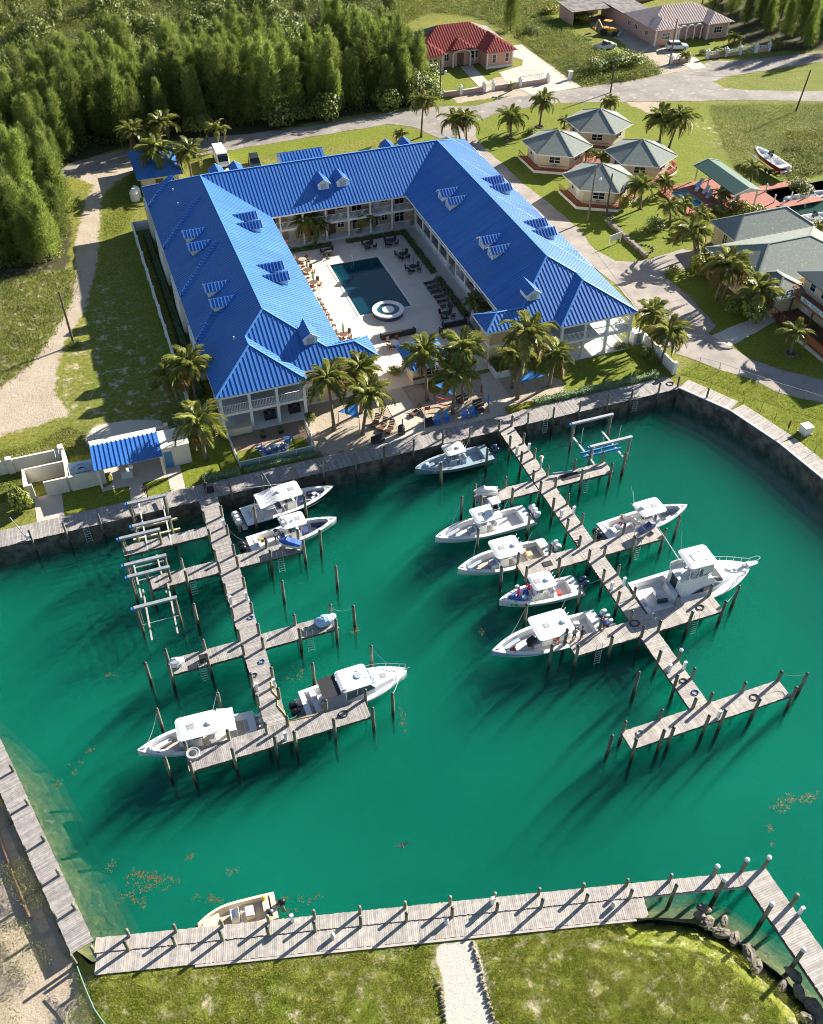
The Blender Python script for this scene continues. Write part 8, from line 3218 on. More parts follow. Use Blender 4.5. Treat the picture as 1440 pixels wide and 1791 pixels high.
gl=MB().path([at(135,1690,.4),at(150,1730,.15),at(165,1765,.1),at(190,1800,.1)],.05,5)
solo(gl,'green_hose',M['green'],'green hose running down from the end of the bank dock','hose',tuple(at(150,1730,.1)))
# light posts on the seawall
lp=thing('dock_light','leaning metal dock light post with a white lamp by the sea-grape bush','light post',tuple(at(50,945)))
q=at(50,945)
MB().tube((q.x,q.y,0),(q.x-.9,q.y+.5,3.0),.05,n=7).build('pole',M['galv'],lp)
MB().ell((q.x+.1,q.y,.55),.3,.3,.25,10,6).build('lamp',M['ballcap'],lp)
# riprap on the corner shore and the path edging
for i,(px,py,s_) in enumerate([(1225,1600,.8),(1240,1612,1.0),(1268,1610,.75),(1262,1630,1.1),(1285,1640,1.0),(1312,1668,1.25),(1325,1690,1.0),(1390,1705,1.1),(1400,1735,1.0),(1425,1760,1.3),(1412,1780,1.0),(1440,1785,1.2),(1232,1588,.9),(1370,1722,.8)]):
 q=at(px,py,-.5)
 m=MB().ell((0,0,0),s_*.62,s_*.36,s_*.24,10,7,jit=.2)
 o=solo(m,'boulder',M['rock'],f'{ORD[i]} weathered limestone boulder along the corner shore, counted from the dock','boulder',(0,0,0),group='limestone boulders on the corner shore')
 place(o,(q.x,q.y,-.62),random.uniform(0,6),1)
es=MB()
for pl_ in ([(825,1650),(838,1690),(850,1740),(866,1790),(872,1830)],[(768,1722),(775,1760),(782,1810)]):
 for a,b_ in zip(pl_[:-1],pl_[1:]):
  A,B=at(*a),at(*b_)
  n=int((B-A).length/.26)
  for k in range(n):
   p=A+(B-A)*(k/n)
   es.ell((p.x+random.uniform(-.08,.08),p.y+random.uniform(-.06,.06),.05),random.uniform(.10,.22),random.uniform(.1,.18),random.uniform(.1,.18),7,4,jit=.2)
eo=solo(es,'path_edging',M['rock'],'rows of small stones edging the gravel path to the near dock','stones',tuple(at(840,1700)))
eo['kind']='stuff'
del eo['label'],eo['category']
# floating weed
wd_=MB()

def weed(px,py,n,spx,spy):
 for _ in range(n):
  q=at(px+random.gauss(0,spx),py+random.gauss(0,spy),WATER_Z+.02)
  for k in range(7):
   a=random.uniform(0,6.28)
   r=random.uniform(.025,.085)
   c=q+Vector((random.gauss(0,.11),random.gauss(0,.11),0))
   wd_.add([(c.x+r*cos(a),c.y+r*sin(a),WATER_Z+.02),(c.x+r*cos(a+2.2),c.y+r*sin(a+2.2),WATER_Z+.03),(c.x+r*cos(a+4.1),c.y+r*sin(a+4.1),WATER_Z+.02)],[(0,1,2)])

for args in ((250,1532,26,18,5),(285,1540,12,14,6),(235,1570,18,10,10),(260,1550,14,20,8),(195,1515,6,4,4),(335,1497,5,3,3),(405,1525,4,3,3),(365,1570,12,12,6),(490,1590,14,14,12),(520,1580,8,18,12),(622,1103,8,3,3),(705,1257,8,3,8),(190,1180,6,6,2),
    (525,1178,8,8,6),(1385,1395,10,8,4),(1415,1395,16,10,4),(1370,1410,14,8,8),(1350,1447,4,4,2),(120,1350,5,12,12),(155,1315,4,4,4),(845,1105,3,3,2),(1060,1180,1,2,2),(100,1375,4,4,3),(1355,1470,2,10,8),(830,1575,2,10,2),(1320,1550,2,8,5)):
 weed(*args)
wd_.build('floating_weed',M['weed'],kind='stuff')

# ================================================================ COURT AND BEACH FURNITURE
def chair_mesh(mat,seat=.44):
 m=MB()
 m.box(-.24,-.24,seat-.04,.24,.24,seat+.02)
 m.bx((0,.25,seat+.30),(.46,.05,.55),rx=-.15)
 for x in (-.21,.21):
  for y in (-.21,.21):
   m.box(x-.02,y-.02,0,x+.02,y+.02,seat)
  m.box(x-.025,-.22,seat+.18,x+.025,.24,seat+.22)
 return m

CH={k: (MB().box(-.24,-.24,.40,.24,.24,.46).mesh('seat',M[k]),MB().bx((0,.25,.74),(.46,.05,.55),rx=-.15).mesh('backrest',M[k]),
   MB().box(-.22,-.22,0,-.18,-.18,.4).box(.18,-.22,0,.22,-.18,.4).box(-.22,.18,0,-.18,.22,.4).box(.18,.18,0,.22,.22,.4).box(-.25,-.22,.60,-.2,.24,.64).box(.2,-.22,.60,.25,.24,.64).mesh('frame',M[k])) for k in ('wickerblk','brownwood')}

def chair(u,v,rz,kind,lab,group,z=.05):
 t=thing('chair',lab,'chair',(u,v,z),group=group,rz=rz)
 for me_ in CH[kind]:
  inst(me_.name.split('.')[0],me_,t)
 return t

def closed_umbrella(u,v,z,h,mat,lab,group):
 t=thing('umbrella',lab,'umbrella',(u,v,z),group=group)
 MB().tube((u,v,z),(u,v,z+h),.025,n=6).build('pole',M['brownwood'],t)
 MB().lathe([(.05,h*.42),(.13,h*.5),(.10,h*.8),(.02,h)],(u,v,z),9).build('canopy',M[mat],t)
 return t

tabs=[(26.5,118.0,'brownwood','tancush',0,'rear corner of the court under the roof edge'),(26.4,114.9,'brownwood','brownwood',1,'side of the court beyond the pool corner'),(26.3,111.4,'brownwood','brownwood',1,'side of the court beside the upper pool'),
  (26.4,97.8,'brownwood','brownwood',1,'near corner of the court by the roof stub'),(30.6,119.2,'wickerblk','wickerblk',0,'court rear before the passage'),(36.8,119.2,'wickerblk','wickerblk',0,'court rear before the long hedge, blue-seated'),
  (40.0,119.0,'wickerblk','wickerblk',0,'court rear corner at the arcade hedge'),(40.3,114.7,'wickerblk','wickerblk',1,'arcade side beside the pool top'),(40.45,110.8,'wickerblk','wickerblk',1,'arcade side beside the hedge gap'),
  (40.4,97.9,'wickerblk','wickerblk',1,'arcade side past the sun loungers'),(31.8,93.9,'brownwood','coping',0,'court mouth beside the bar hut roof')]
SHORT=['tan-topped table under the rear roof edge','brown table opposite the upper pool corner','brown table beside the upper pool','brown table by the near roof stub','black table before the court passage','blue-seated black table before the long hedge','black table in the arcade corner','black table beside the pool top','black table beside the hedge gap','black table past the sun loungers','white-topped table by the bar hut']
for i,(u,v,k,tm,um,lab) in enumerate(tabs):
 short=SHORT[i]
 t=thing('round_table',f'round {"brown" if k == "brownwood" else "black"} patio table at the {lab}','table',(u,v,.05),group='round patio tables in the court')
 MB().lathe([(.55,.70),(.58,.74),(.55,.76)],(u,v,.05),16).build('tabletop',M[tm],t)
 MB().lathe([(.28,0),(.26,.04),(.05,.06),(.05,.70)],(u,v,.05),10).build('pedestal',M[k],t)
 for j in range(4):
  a=pi/4+j*pi/2+random.uniform(-.3,.3)
  chair(u+.88*cos(a),v+.88*sin(a),a-pi/2,k,f'{["rear right", "rear left", "front left", "front right"][j]} {"brown" if k == "brownwood" else "black"} chair of the {short}','chairs round the court tables')
 if um:
  closed_umbrella(u,v,.05,2.5,'green',f'closed green umbrella of the {short}','closed green umbrellas in the court')

def lounger(u,v,rz,lab):
 t=local_thing('sun_lounger',lab,'sun lounger','sun loungers by the arcade hedge')
 MB().bx((-.35,0,.32),(1.3,.62,.07)).build('seat',M['wickerblk'],t)
 MB().bx((.62,0,.52),(.75,.62,.07),ry=-.6).build('backrest',M['wickerblk'],t)
 lg=MB()
 for x in (-.9,.5):
  for y in (-.27,.27):
   lg.box(x-.03,y-.03,0,x+.03,y+.03,.3)
 lg.build('frame',M['black'],t)
 place(t,(u,v,.05),rz)

for i,v in enumerate((106.6,105.35,104.15,102.85,101.55,100.3)):
 lounger(41.5,v,random.uniform(-.05,.05),f'{ORD[i]} black sun lounger from the hedge gap along the arcade hedge')
for i,v in enumerate((107.3,105.95,104.6,103.3,101.95,100.6)):
 chair(25.95,v,pi/2+random.uniform(-.2,.2),'brownwood',f'{ORD[i]} small tan chair from the rear in the row under the roof edge','row of small tan chairs')

def sofa(u,v,w,rz,lab,cmat='tancush'):
 t=local_thing('outdoor_sofa',lab,'sofa','black wicker sofas in the court mouth')
 MB().bx((0,0,.2),(w,.85,.36)).build('base',M['wickerblk'],t)
 MB().bx((0,-.36,.55),(w,.14,.5)).build('backrest',M['wickerblk'],t)
 for s_ in (-1,1):
  MB().bx((s_*(w/2-.07),0,.45),(.14,.85,.3)).build('arm',M['wickerblk'],t)
 n=max(1,int(w/.8))
 for i in range(n):
  MB().bx((-w/2+.15+(w-.3)*(i+.5)/n,.05,.43),((w-.3)/n-.03,.68,.12)).build('cushion',M[cmat],t)
 place(t,(u,v,.05),rz)

sofa(33.1,96.2,4.6,pi*0,'long black wicker sofa with its back to the bar hut, below the hot tub')
sofa(40.7,96.0,3.2,0,'black wicker sofa along the court mouth near the arcade','hulldeck')
sofa(38.6,94.3,1.6,-pi/2,'short black wicker sofa turned sideways at the court mouth','tancush')
sofa(41.9,93.6,2.6,pi/2,'black wicker sofa facing the short one at the court mouth','tancush')
sb=MB().ell((43.0,95.6,1.05),.26,.07,1.05,12,8)
solo(sb,'paddle_board',M['whitecloth'],'white board standing on end by the hotel end block','paddle board',(43.0,95.6,.05))
sb=MB().ell((25.1,121.0,1.2),.28,.08,1.15,12,8)
solo(sb,'kayak',M['orange'],'orange kayak standing on end in the rear court corner','kayak',(25.1,121.0,.05))

def adirondack(u,v,rz,lab,group,z=.02):
 t=local_thing('adirondack_chair',lab,'chair',group)
 for k in range(5):
  MB().bx((-.05+.0,-.24+.12*k,.34),(.55,.10,.03),ry=.15).build('seat_slat',M['blueplast'],t)
 for k in range(5):
  MB().bx((-.42,-.24+.12*k,.68),(.03,.10,.8+.06*(2-abs(k-2))),ry=-.35).build('back_slat',M['blueplast'],t)
 for s_ in (-1,1):
  MB().bx((0,s_*.38,.55),(.72,.13,.03)).build('arm',M['blueplast'],t)
  MB().bx((.28,s_*.35,.27),(.08,.04,.54)).bx((-.3,s_*.33,.2),(.5,.04,.12),ry=.35).build('leg',M['blueplast'],t)
 place(t,(u,v,z),rz)

for i,(u,v,lab) in enumerate(((31.3,77.6,'beside the black fire table'),(32.5,77.7,'second from the fire table'),(34.6,77.5,'third from the fire table'),(35.7,77.6,'beside the black beach sofa'))):
 adirondack(u,v,-pi/2+random.uniform(-.2,.2),f'bright blue slatted beach chair facing the water, {lab}','blue slatted chairs on the beach')
for i,(u,v,rz,lab) in enumerate(((11.5,79.9,.2,'on the west side of the patio disc'),(12.2,78.9,1.2,'at the glass fence'),(13.6,79.2,2.0,'with its back to the glass fence'),(14.5,80.2,3.0,'on the east side of the patio disc'))):
 adirondack(u,v,rz,f'blue slatted chair on the small patio lawn {lab}','blue slatted chairs on the patio lawn')
ft=thing('fire_table','small round table in the middle of the blue patio chairs','table',(12.9,79.6,.03))
MB().lathe([(.3,0),(.42,.4),(.42,.46)],(12.9,79.6,.03),12).build('body',M['hulldeck'],ft)
for u,v,w,lab in ((30.4,77.9,1.1,'black box table at the first blue beach chair'),(37.0,79.3,1.2,'black beach sofa nearest the path to the pier'),(36.6,78.2,1.1,'low black table by the last blue beach chair'),(24.0,77.0,1.4,'black storage box at the boardwalk in front of the palms'),(35.6,80.9,1.3,'dark slatted bench under the tall bar palms')):
 t=thing('black_bench',lab,'bench',(u,v,.02))
 MB().bx((u,v,.22),(w,.7,.4),.2).build('seat',M['wickerblk'],t)
 MB().bx((u-.05,v+.32,.55),(w,.1,.35),.2).build('backrest',M['wickerblk'],t)
for i,(u,v,rz) in enumerate(((24.6,79.9,.9),(25.2,79.0,.9),(25.8,78.3,.9),(29.5,80.2,.5))):
 t=local_thing('beach_chair',f'{ORD[i]} brown slatted deck chair counted from the curved palm','chair','brown slatted deck chairs on the sand')
 for k in range(7):
  MB().bx((-.5+.17*k,0,.33),(.14,.6,.03)).build('seat_slat',M['brownwood'],t)
 for k in range(4):
  MB().bx((.72+.11*k,0,.42+.14*k),(.14,.6,.03),ry=-.9).build('back_slat',M['brownwood'],t)
 MB().box(-.55,-.3,0,-.49,.3,.3).box(.5,-.3,0,.56,.3,.3).build('leg',M['brownwood'],t)
 place(t,(u,v,.02),rz)
gr=thing('barbecue','black smoker barbecue at the corner of the beach path','barbecue',(26.9,77.4,.02))
MB().lathe([(.3,.6),(.42,.8),(.42,1.0),(.25,1.2)],(26.9,77.4,0),12).build('bowl',M['black'],gr)
MB().bx((26.9,77.4,.3),(.7,.5,.5)).build('cabinet',M['black'],gr)
MB().tube((27.1,77.6,1.1),(27.1,77.6,1.9),.06,n=7).build('chimney',M['black'],gr)
for u,v,lab in ((13.8,85.0,'black covered grill under the porch between columns'),(16.7,85.2,'black covered grill under the porch at the end column'),(12.3,82.1,'small dark planter on the brown patio'),(14.3,82.2,'second small dark planter on the brown patio')):
 s_=.5 if 'planter' in lab else 1.0
 t=thing('grill' if s_==1 else 'planter',lab,'grill' if s_==1 else 'planter',(u,v,.16))
 if s_==1:
  MB().bx((u,v,.65),(1.3,.6,.95)).build('body',M['blackfab'],t)
  MB().lathe([(.35,0),(.25,.2)],(u,v,1.12),10).build('lid',M['black'],t)
 else:
  MB().lathe([(.28,0),(.36,.4),(.3,.42)],(u,v,.03),10).build('pot',M['black'],t)
  MB().ell((u,v,.6),.4,.4,.28,8,5,jit=.2).build('plant',M['hedge'],t)
# shade sails
for k,(pts_,lab) in enumerate(([[(32.7,82.2,2.0),(34.1,79.9,1.7),(35.3,82.4,2.3)],'blue triangular shade sail between the bar hut palms'],[[(20.8,81.3,1.9),(22.7,79.6,1.7),(23.3,82.1,2.3)],'blue triangular shade sail under the front palms'],[[(42.2,79.3,1.8),(45.4,79.7,1.9),(43.5,81.2,2.4)],'blue triangular shade sail by the planter palms'])):
 A,B,C=[Vector(p) for p in pts_]
 t=thing('shade_sail',lab,'shade sail',(*((A+B+C)/3)[:2],0))
 m=MB()
 n=8
 ids={}
 for i in range(n+1):
  for j in range(n+1-i):
   a,b_,c=i/n,j/n,1-(i+j)/n
   p=A*a+B*b_+C*c
   p.z-=1.2*a*b_*c*3
   cen_=(A+B+C)/3
   edge=1-min(a,b_,c)*3
   p+=(cen_-p)*.10*max(0,edge)*(1-max(a,b_,c))*1.6
   ids[i,j]=len(m.v)
   m.v.append(tuple(p))
 for i in range(n):
  for j in range(n-i):
   m.f.append((ids[i,j],ids[i+1,j],ids[i,j+1]))
   if i+j<n-1:
    m.f.append((ids[i+1,j],ids[i+1,j+1],ids[i,j+1]))
 m.build('cloth',M['sail'],t)
 po=MB()
 for p in (A,B,C):
  po.tube((p.x,p.y,0),(p.x,p.y,p.z+.1),.04,n=6)
 po.build('pole',M['brownwood'],t)
hm=MB()
for a,b_ in (((31.6,80.8,1.4),(34.4,79.3,1.3)),((32.0,81.6,1.5),(35.0,80.4,1.2))):
 a,b_=Vector(a),Vector(b_)
 hm.path([a+(b_-a)*k/8-Vector((0,0,.8*sin(pi*k/8))) for k in range(9)],[.015,.02,.04,.07,.08,.07,.04,.02,.015],6)
hmk=solo(hm,'hammock',M['redcloth'],'pair of red and white hammocks slung between the bar palms','hammock',(33,80.4,0))
closed_umbrella(37.7,80.2,.02,2.3,'maroon','closed maroon umbrella beside the path to the beach pier','closed umbrellas by the boardwalk')
closed_umbrella(37.5,77.7,.02,2.6,'bluecan','closed blue umbrella at the head of the beach pier path','closed umbrellas by the boardwalk')
q=at(1376,758,.1)
closed_umbrella(q.x,q.y,.1,1.9,'maroon','closed maroon umbrella on the pale boardwalk by the grass bank','closed umbrellas by the boardwalk')
fp=thing('flag_pole','thin pole with a small red and white flag at the beach wall','flag',(29.6,77.3,0))
MB().tube((29.6,77.3,0),(29.6,77.3,3.2),.025,n=6).build('pole',M['hull'],fp)
fg=MB()
for k in range(6):
 fg.slab([(29.62+.1*k,77.3+.03*sin(k),3.1),(29.72+.1*k,77.3+.03*sin(k+1),3.08),(29.72+.1*k,77.32+.03*sin(k+1),2.6),(29.62+.1*k,77.32+.03*sin(k),2.62)],.01)
fg.build('flag',M['redcloth'],fp)
ub=thing('electric_box','white electric box on the grass bank by the pale boardwalk','cabinet',tuple(at(1408,755)))
q=at(1408,757)
MB().box(q.x-.5,q.y-.5,.1,q.x+.5,q.y+.5,1.0).build('body',M['engw'],ub)
MB().box(q.x-.56,q.y-.56,1.0,q.x+.56,q.y+.56,1.06).build('lid',M['ltgrey'],ub)
MB().box(q.x-.6,q.y-.6,0,q.x+.6,q.y+.6,.1).build('plinth',M['concrete'],ub)
for px,py,lab in ((240,345,'white domed tank behind the hotel roof corner'),(237,350,'small white tank beside the domed tank')):
 q=at(px,py)
 t=thing('water_tank',lab,'tank',tuple(q))
 r=.7 if 'domed' in lab else .45
 MB().lathe([(r,0),(r,1.2),(r*.8,1.6),(.2,1.8)],tuple(q),16).build('tank_body',M['engw'],t)
 MB().lathe([(.25,1.78),(.25,1.9)],tuple(q),10).build('lid',M['ltgrey'],t)
# white loungers and people-free gear on the red deck
for i,(u,v) in enumerate(((91.6,119.3),(92.3,118.0),(92.0,116.6),(92.8,120.6),(93.6,114.8),(94.4,113.2),(95.2,116.4))):
 t=local_thing('sun_lounger',f'{ORD[i]} {"blue" if i in (0, 2) else "pale"} sun lounger on the red deck by the pavilion','sun lounger','sun loungers on the red deck')
 mt='hullblue' if i in (0,2) else 'whitecloth'
 MB().bx((-.35,0,.32),(1.3,.62,.07)).build('seat',M[mt],t)
 MB().bx((.62,0,.52),(.75,.62,.07),ry=-.6).build('backrest',M[mt],t)
 MB().box(-.9,-.27,0,-.84,.27,.3).box(.5,-.27,0,.56,.27,.3).build('frame',M['white'],t)
 place(t,(u,v,.25),.6+random.uniform(-.3,.3))
tw=MB()
pa=Vector(hexpt((86.6,129.2),6.3,4,0))
pb=Vector(hexpt((86.6,129.2),6.3,5,0))
for i,mat in enumerate(('pinkcloth','whitecloth','whitecloth')):
 p=Vector(hexpt((86.6,129.2),6.34,4,0))*(1-(.25+.2*i))+Vector(hexpt((86.6,129.2),6.34,5,0))*(.25+.2*i)
 d=(pb-pa).normalized()
 m=MB().slab([p+d*.35+Vector((0,0,1.40)),p-d*.35+Vector((0,0,1.40)),p-d*.35+Vector((d.y,-d.x,0))*.05+Vector((0,0,.6)),p+d*.35+Vector((d.y,-d.x,0))*.05+Vector((0,0,.6))],.02)
 solo(m,'towel',M[mat],f'{"pink" if i == 0 else ORD[i - 1] + " white"} towel hung on the cottage deck rail near the pavilion','towel',(p.x,p.y,.5))
for px,py,r,lab in ((1062,378,.9,'stone ring bed by the stone-edged path'),(1128,436,1.2,'round pale stone ring bed beside the lawn'),(1383,620,.7,'white stone ring round the young palm on the bar lawn'),(944,222,.6,'pale ring round the leaning palm foot'),(890,245,.8,'low rock pile near the road-bend palm')):
 q=at(px,py)
 t=thing('stone_ring',lab,'flower bed',tuple(q))
 for k in range(14):
  a=2*pi*k/14
  MB().ell((q.x+r*cos(a),q.y+r*sin(a),.08),.2,.18,.15,7,4,jit=.15).build('stone',M['rock'],t)

# ================================================================ POLES, WIRES, FENCES
def util_pole(p,h,lab,arm=True,lean=(0,0),trans=False,mat='bark'):
 t=thing('utility_pole',lab,'utility pole',tuple(p))
 top=Vector((p[0]+lean[0],p[1]+lean[1],h))
 MB().tube(p,top,.16,.11,8).build('shaft',M[mat],t)
 if arm:
  MB().beam(top+Vector((-1.1,.2,-.5)),top+Vector((1.1,-.2,-.5)),.1,.12).build('crossarm',M['bark'],t)
  for k in (-1,0,1):
   MB().tube(top+Vector((k,-.18*k,-.44)),top+Vector((k,-.18*k,-.25)),.05,n=6).build('insulator',M['ltgrey'],t)
 if trans:
  MB().lathe([(.22,0),(.22,.7),(.1,.78)],tuple(top+Vector((.35,-.1,-1.7))),10).build('transformer',M['ltgrey'],t)
 return top

tops={}
tops['a']=util_pole(at(130,603),7.5,'dark utility pole standing in a clump of shrub beside the sand track',arm=False)
tops['b']=util_pole(at(1028.5,386),8.3,'tall pale utility pole with a street lamp in front of the near cottage',arm=False,lean=(.3,.3),mat='trunk')
tops['c']=util_pole(at(1061,372),6.2,'shorter grey utility pole behind the street lamp pole',arm=False)
tops['d']=util_pole(at(770,172),7.0,'slim utility pole with street lamp at the pink garden wall corner',arm=False,mat='trunk')
tops['e']=util_pole(at(1171,112),8.5,'tall utility pole at the driveway of the arched-porch house',arm=False,mat='trunk')
tops['f']=util_pole(at(1392,195),7.2,'leaning utility pole on the verge of the right road branch',arm=False,lean=(.8,0))
tops['g']=util_pole(at(1068,162),6.0,'utility pole behind the fan palm across the road',arm=False)
tops['h']=util_pole(at(285,205),8.5,'utility pole with crossarm and transformer in the casuarina wood',trans=True,mat='ltgrey')
tops['i']=util_pole(at(279,196),9.5,'second utility pole with crossarm in the casuarina wood',mat='ltgrey')
for k_,pos in (('b',(1.1,.1)),('d',(.9,-.2))):
 tp=tops[k_]
 t=thing('street_lamp','white street lamp arm on the '+('cottage utility pole' if k_=='b' else 'pink wall utility pole'),'street lamp',tuple(tp))
 MB().tube(tp+Vector((0,0,-2.5)),tp+Vector((pos[0],pos[1],-2.1)),.04,n=6).build('arm',M['ltgrey'],t)
 MB().ell(tuple(tp+Vector((pos[0],pos[1],-2.2))),.28,.2,.22,10,6).build('lamp_head',M['ballcap'],t)
wires=[('h','d'),('d','g'),('g','e'),('g','f')]
for a,b_ in wires:
 A,B=tops[a],tops[b_]
 m=MB()
 m.path([A+(B-A)*k/12-Vector((0,0,2.0*sin(pi*k/12))) for k in range(13)],.012,3,cap=False)
 solo(m,'overhead_wire',M['black'],f'thin overhead wire between the {dict(h="wood", d="pink wall", g="fan palm", e="porch driveway", f="leaning")[a]} pole and the {dict(h="wood", d="pink wall", g="fan palm", e="porch driveway", f="leaning")[b_]} pole','wire',tuple((A+B)/2))
cf=thing('chain_link_fence','low chain-link fence between the grass bank and the concrete road','fence',tuple(at(1290,662)))
fpts=[at(*p) for p in ((1184,654),(1222,641),(1257,650),(1290,662),(1325,674),(1362,687),(1405,700),(1460,718))]
for p in fpts:
 MB().tube(p,p+Vector((0,0,1.35)),.035,n=6).build('fence_post',M['galv'],cf)
for a,b_ in zip(fpts[:-1],fpts[1:]):
 m=MB().tube(a+Vector((0,0,1.3)),b_+Vector((0,0,1.3)),.022,n=5)
 m.build('top_rail',M['galv'],cf)
 m=MB()
 n=int((b_-a).length/.22)
 for k in range(n):
  p,q=a+(b_-a)*k/n,a+(b_-a)*(k+1)/n
  for j in range(6):
   z0,z1=j*.22,(j+1)*.22
   m.tube(p+Vector((0,0,z0)),q+Vector((0,0,z1)),.003,n=3,cap=False)
   m.tube(q+Vector((0,0,z0)),p+Vector((0,0,z1)),.003,n=3,cap=False)
 m.build('mesh_panel',M['galv'],cf,kind='stuff')
rp_=thing('rail_posts','row of thin dark posts with wire along the back of the pale boardwalk','fence',(66,66,0))
for (px,py) in ((1243,677),(1270,692),(1300,705),(1330,720),(1355,735),(1400,770),(1425,790)):
 p=at(px,py)
 MB().tube(p,p+Vector((0,0,1.1)),.03,n=5).build('post',M['pile'],rp_)

# ================================================================ VEHICLES
def car(name,label,cat,loc,rz,body,L_=4.6,W_=1.85,H_=1.65,kind='suv'):
 t=local_thing(name,label,cat)
 m=MB()
 if kind=='van':
  sec=[(-L_/2,.45,1.9),(-L_/2+.1,.35,2.25),(L_/2-1.2,.35,2.3),(L_/2-.7,.35,1.95),(L_/2-.15,.4,1.15),(L_/2,.45,.85)]
 else:
  sec=[(-L_/2,.45,.95),(-L_/2+.15,.35,1.05),(L_/2-1.3,.3,1.05),(L_/2-.25,.35,.95),(L_/2,.45,.75)]
 for x,z0,z1 in sec:
  w=W_/2*(.92 if abs(x)>L_/2-.2 else 1)
  m.v+=[(x,-w,z0),(x,-w,z0+(z1-z0)*.6),(x,-w*.9,z1),(x,w*.9,z1),(x,w,z0+(z1-z0)*.6),(x,w,z0)]
 for i in range(len(sec)-1):
  for j in range(5):
   m.f.append((i*6+j,i*6+j+1,(i+1)*6+j+1,(i+1)*6+j))
  m.f.append((i*6+5,i*6,(i+1)*6,(i+1)*6+5))
 m.f.append((5,4,3,2,1,0))
 m.f.append(tuple((len(sec)-1)*6+k for k in range(6)))
 m.build('body',M[body],t)
 if kind != 'van':
  x0_,x1_=(-L_/2+.3,L_/2-1.3) if kind=='suv' else (-.3,L_/2-1.3)
  g=MB()
  g.add([(x0_,-W_*.44,1.04),(x1_,-W_*.44,1.04),(x1_,W_*.44,1.04),(x0_,W_*.44,1.04),(x0_+.25,-W_*.38,H_-.05),(x1_-.65,-W_*.38,H_-.05),(x1_-.65,W_*.38,H_-.05),(x0_+.25,W_*.38,H_-.05)],
    [(0,1,5,4),(1,2,6,5),(2,3,7,6),(3,0,4,7),(4,5,6,7)])
  g.build('window',M['glass'],t)
  MB().bx(((x0_+x1_)/2-.2,0,H_-.02),(x1_-x0_-.85,W_*.77,.06)).build('roof',M[body],t)
  if kind=='pickup':
   MB().box(-L_/2+.15,-W_*.4,1.06,-.5,W_*.4,1.09).build('load_bed',M['black'],t)
 else:
  MB().add([(L_/2-1.16,-.78,2.24),(L_/2-1.16,.78,2.24),(L_/2-.64,.8,1.98),(L_/2-.64,-.8,1.98)],[(0,3,2,1)]).add([(L_/2-.66,-.8,1.94),(L_/2-.66,.8,1.94),(L_/2-.16,.82,1.22),(L_/2-.16,-.82,1.22)],[(0,3,2,1)]).build('windscreen',M['glass'],t)
 for x in (-L_/2+.85,L_/2-.85):
  for s_ in (-1,1):
   w=MB().tube((x,s_*(W_/2-.2),.34),(x,s_*(W_/2+.01),.34),.34,n=14).build('wheel',M['tyre'],t)
   MB().tube((x,s_*(W_/2+.0),.34),(x,s_*(W_/2+.02),.34),.19,n=10).build('rim',M['ltgrey'],w)
 for s_ in (-1,1):
  MB().bx((L_/2-.02,s_*W_*.36,.78),(.06,.3,.14)).build('headlight',M['ballcap'],t)
  MB().bx((-L_/2+.01,s_*W_*.38,.85),(.05,.2,.16)).build('tail_light',M['redcloth'],t)
 place(t,loc,rz)
 return t

car('van','white passenger van parked behind the hotel beside the rear palms','van',(22.7,155.6,.02),pi*1.5,'engw',5.6,2.0,2.3,'van')
car('parked_car','black car parked behind the hotel next to the white van','car',(27.6,152.0,.03),pi*1.5-.1,'engblk')
car('parked_car','white car in front of the arched-porch pink house','car',(124.4,179.0,.05),-.3,'engw')
car('pickup_truck','old faded pickup truck abandoned in the overgrown plot','pickup',(110.3,184.4,.02),.2,'ltgrey',5.0,1.8,1.6,'pickup')
bh=local_thing('backhoe','yellow-roofed backhoe standing in the weeds by the carport','backhoe')
MB().bx((0,0,1.0),(2.8,1.2,.8)).bx((1.4,0,1.1),(1.2,.9,.7)).build('chassis',M['yellowm'],bh)
MB().bx((-.3,0,2.75),(1.6,1.4,.12)).build('canopy',M['yellowm'],bh)
MB().tube((-1,-.6,1.3),(-1,-.6,2.7),.05,n=5).tube((-1,.6,1.3),(-1,.6,2.7),.05,n=5).tube((.4,-.6,1.3),(.4,-.6,2.7),.05,n=5).tube((.4,.6,1.3),(.4,.6,2.7),.05,n=5).build('canopy_post',M['black'],bh)
for x,r in ((-.8,.7),(1.6,.5)):
 for y in (-.85,.85):
  MB().tube((x,y-.2,r),(x,y+.2,r),r,n=14).build('wheel',M['tyre'],bh)
MB().beam((-1.4,0,1.2),(-2.4,0,2.6),.25,.3).beam((-2.4,0,2.6),(-3.2,0,1.0),.2,.25).bx((-3.2,0,.8),(.6,.7,.5)).build('digger_arm',M['yellowm'],bh)
MB().bx((2.7,0,.5),(.6,2.0,.6)).build('loader_bucket',M['grey'],bh)
place(bh,(115.6,192.8,0),-.8)

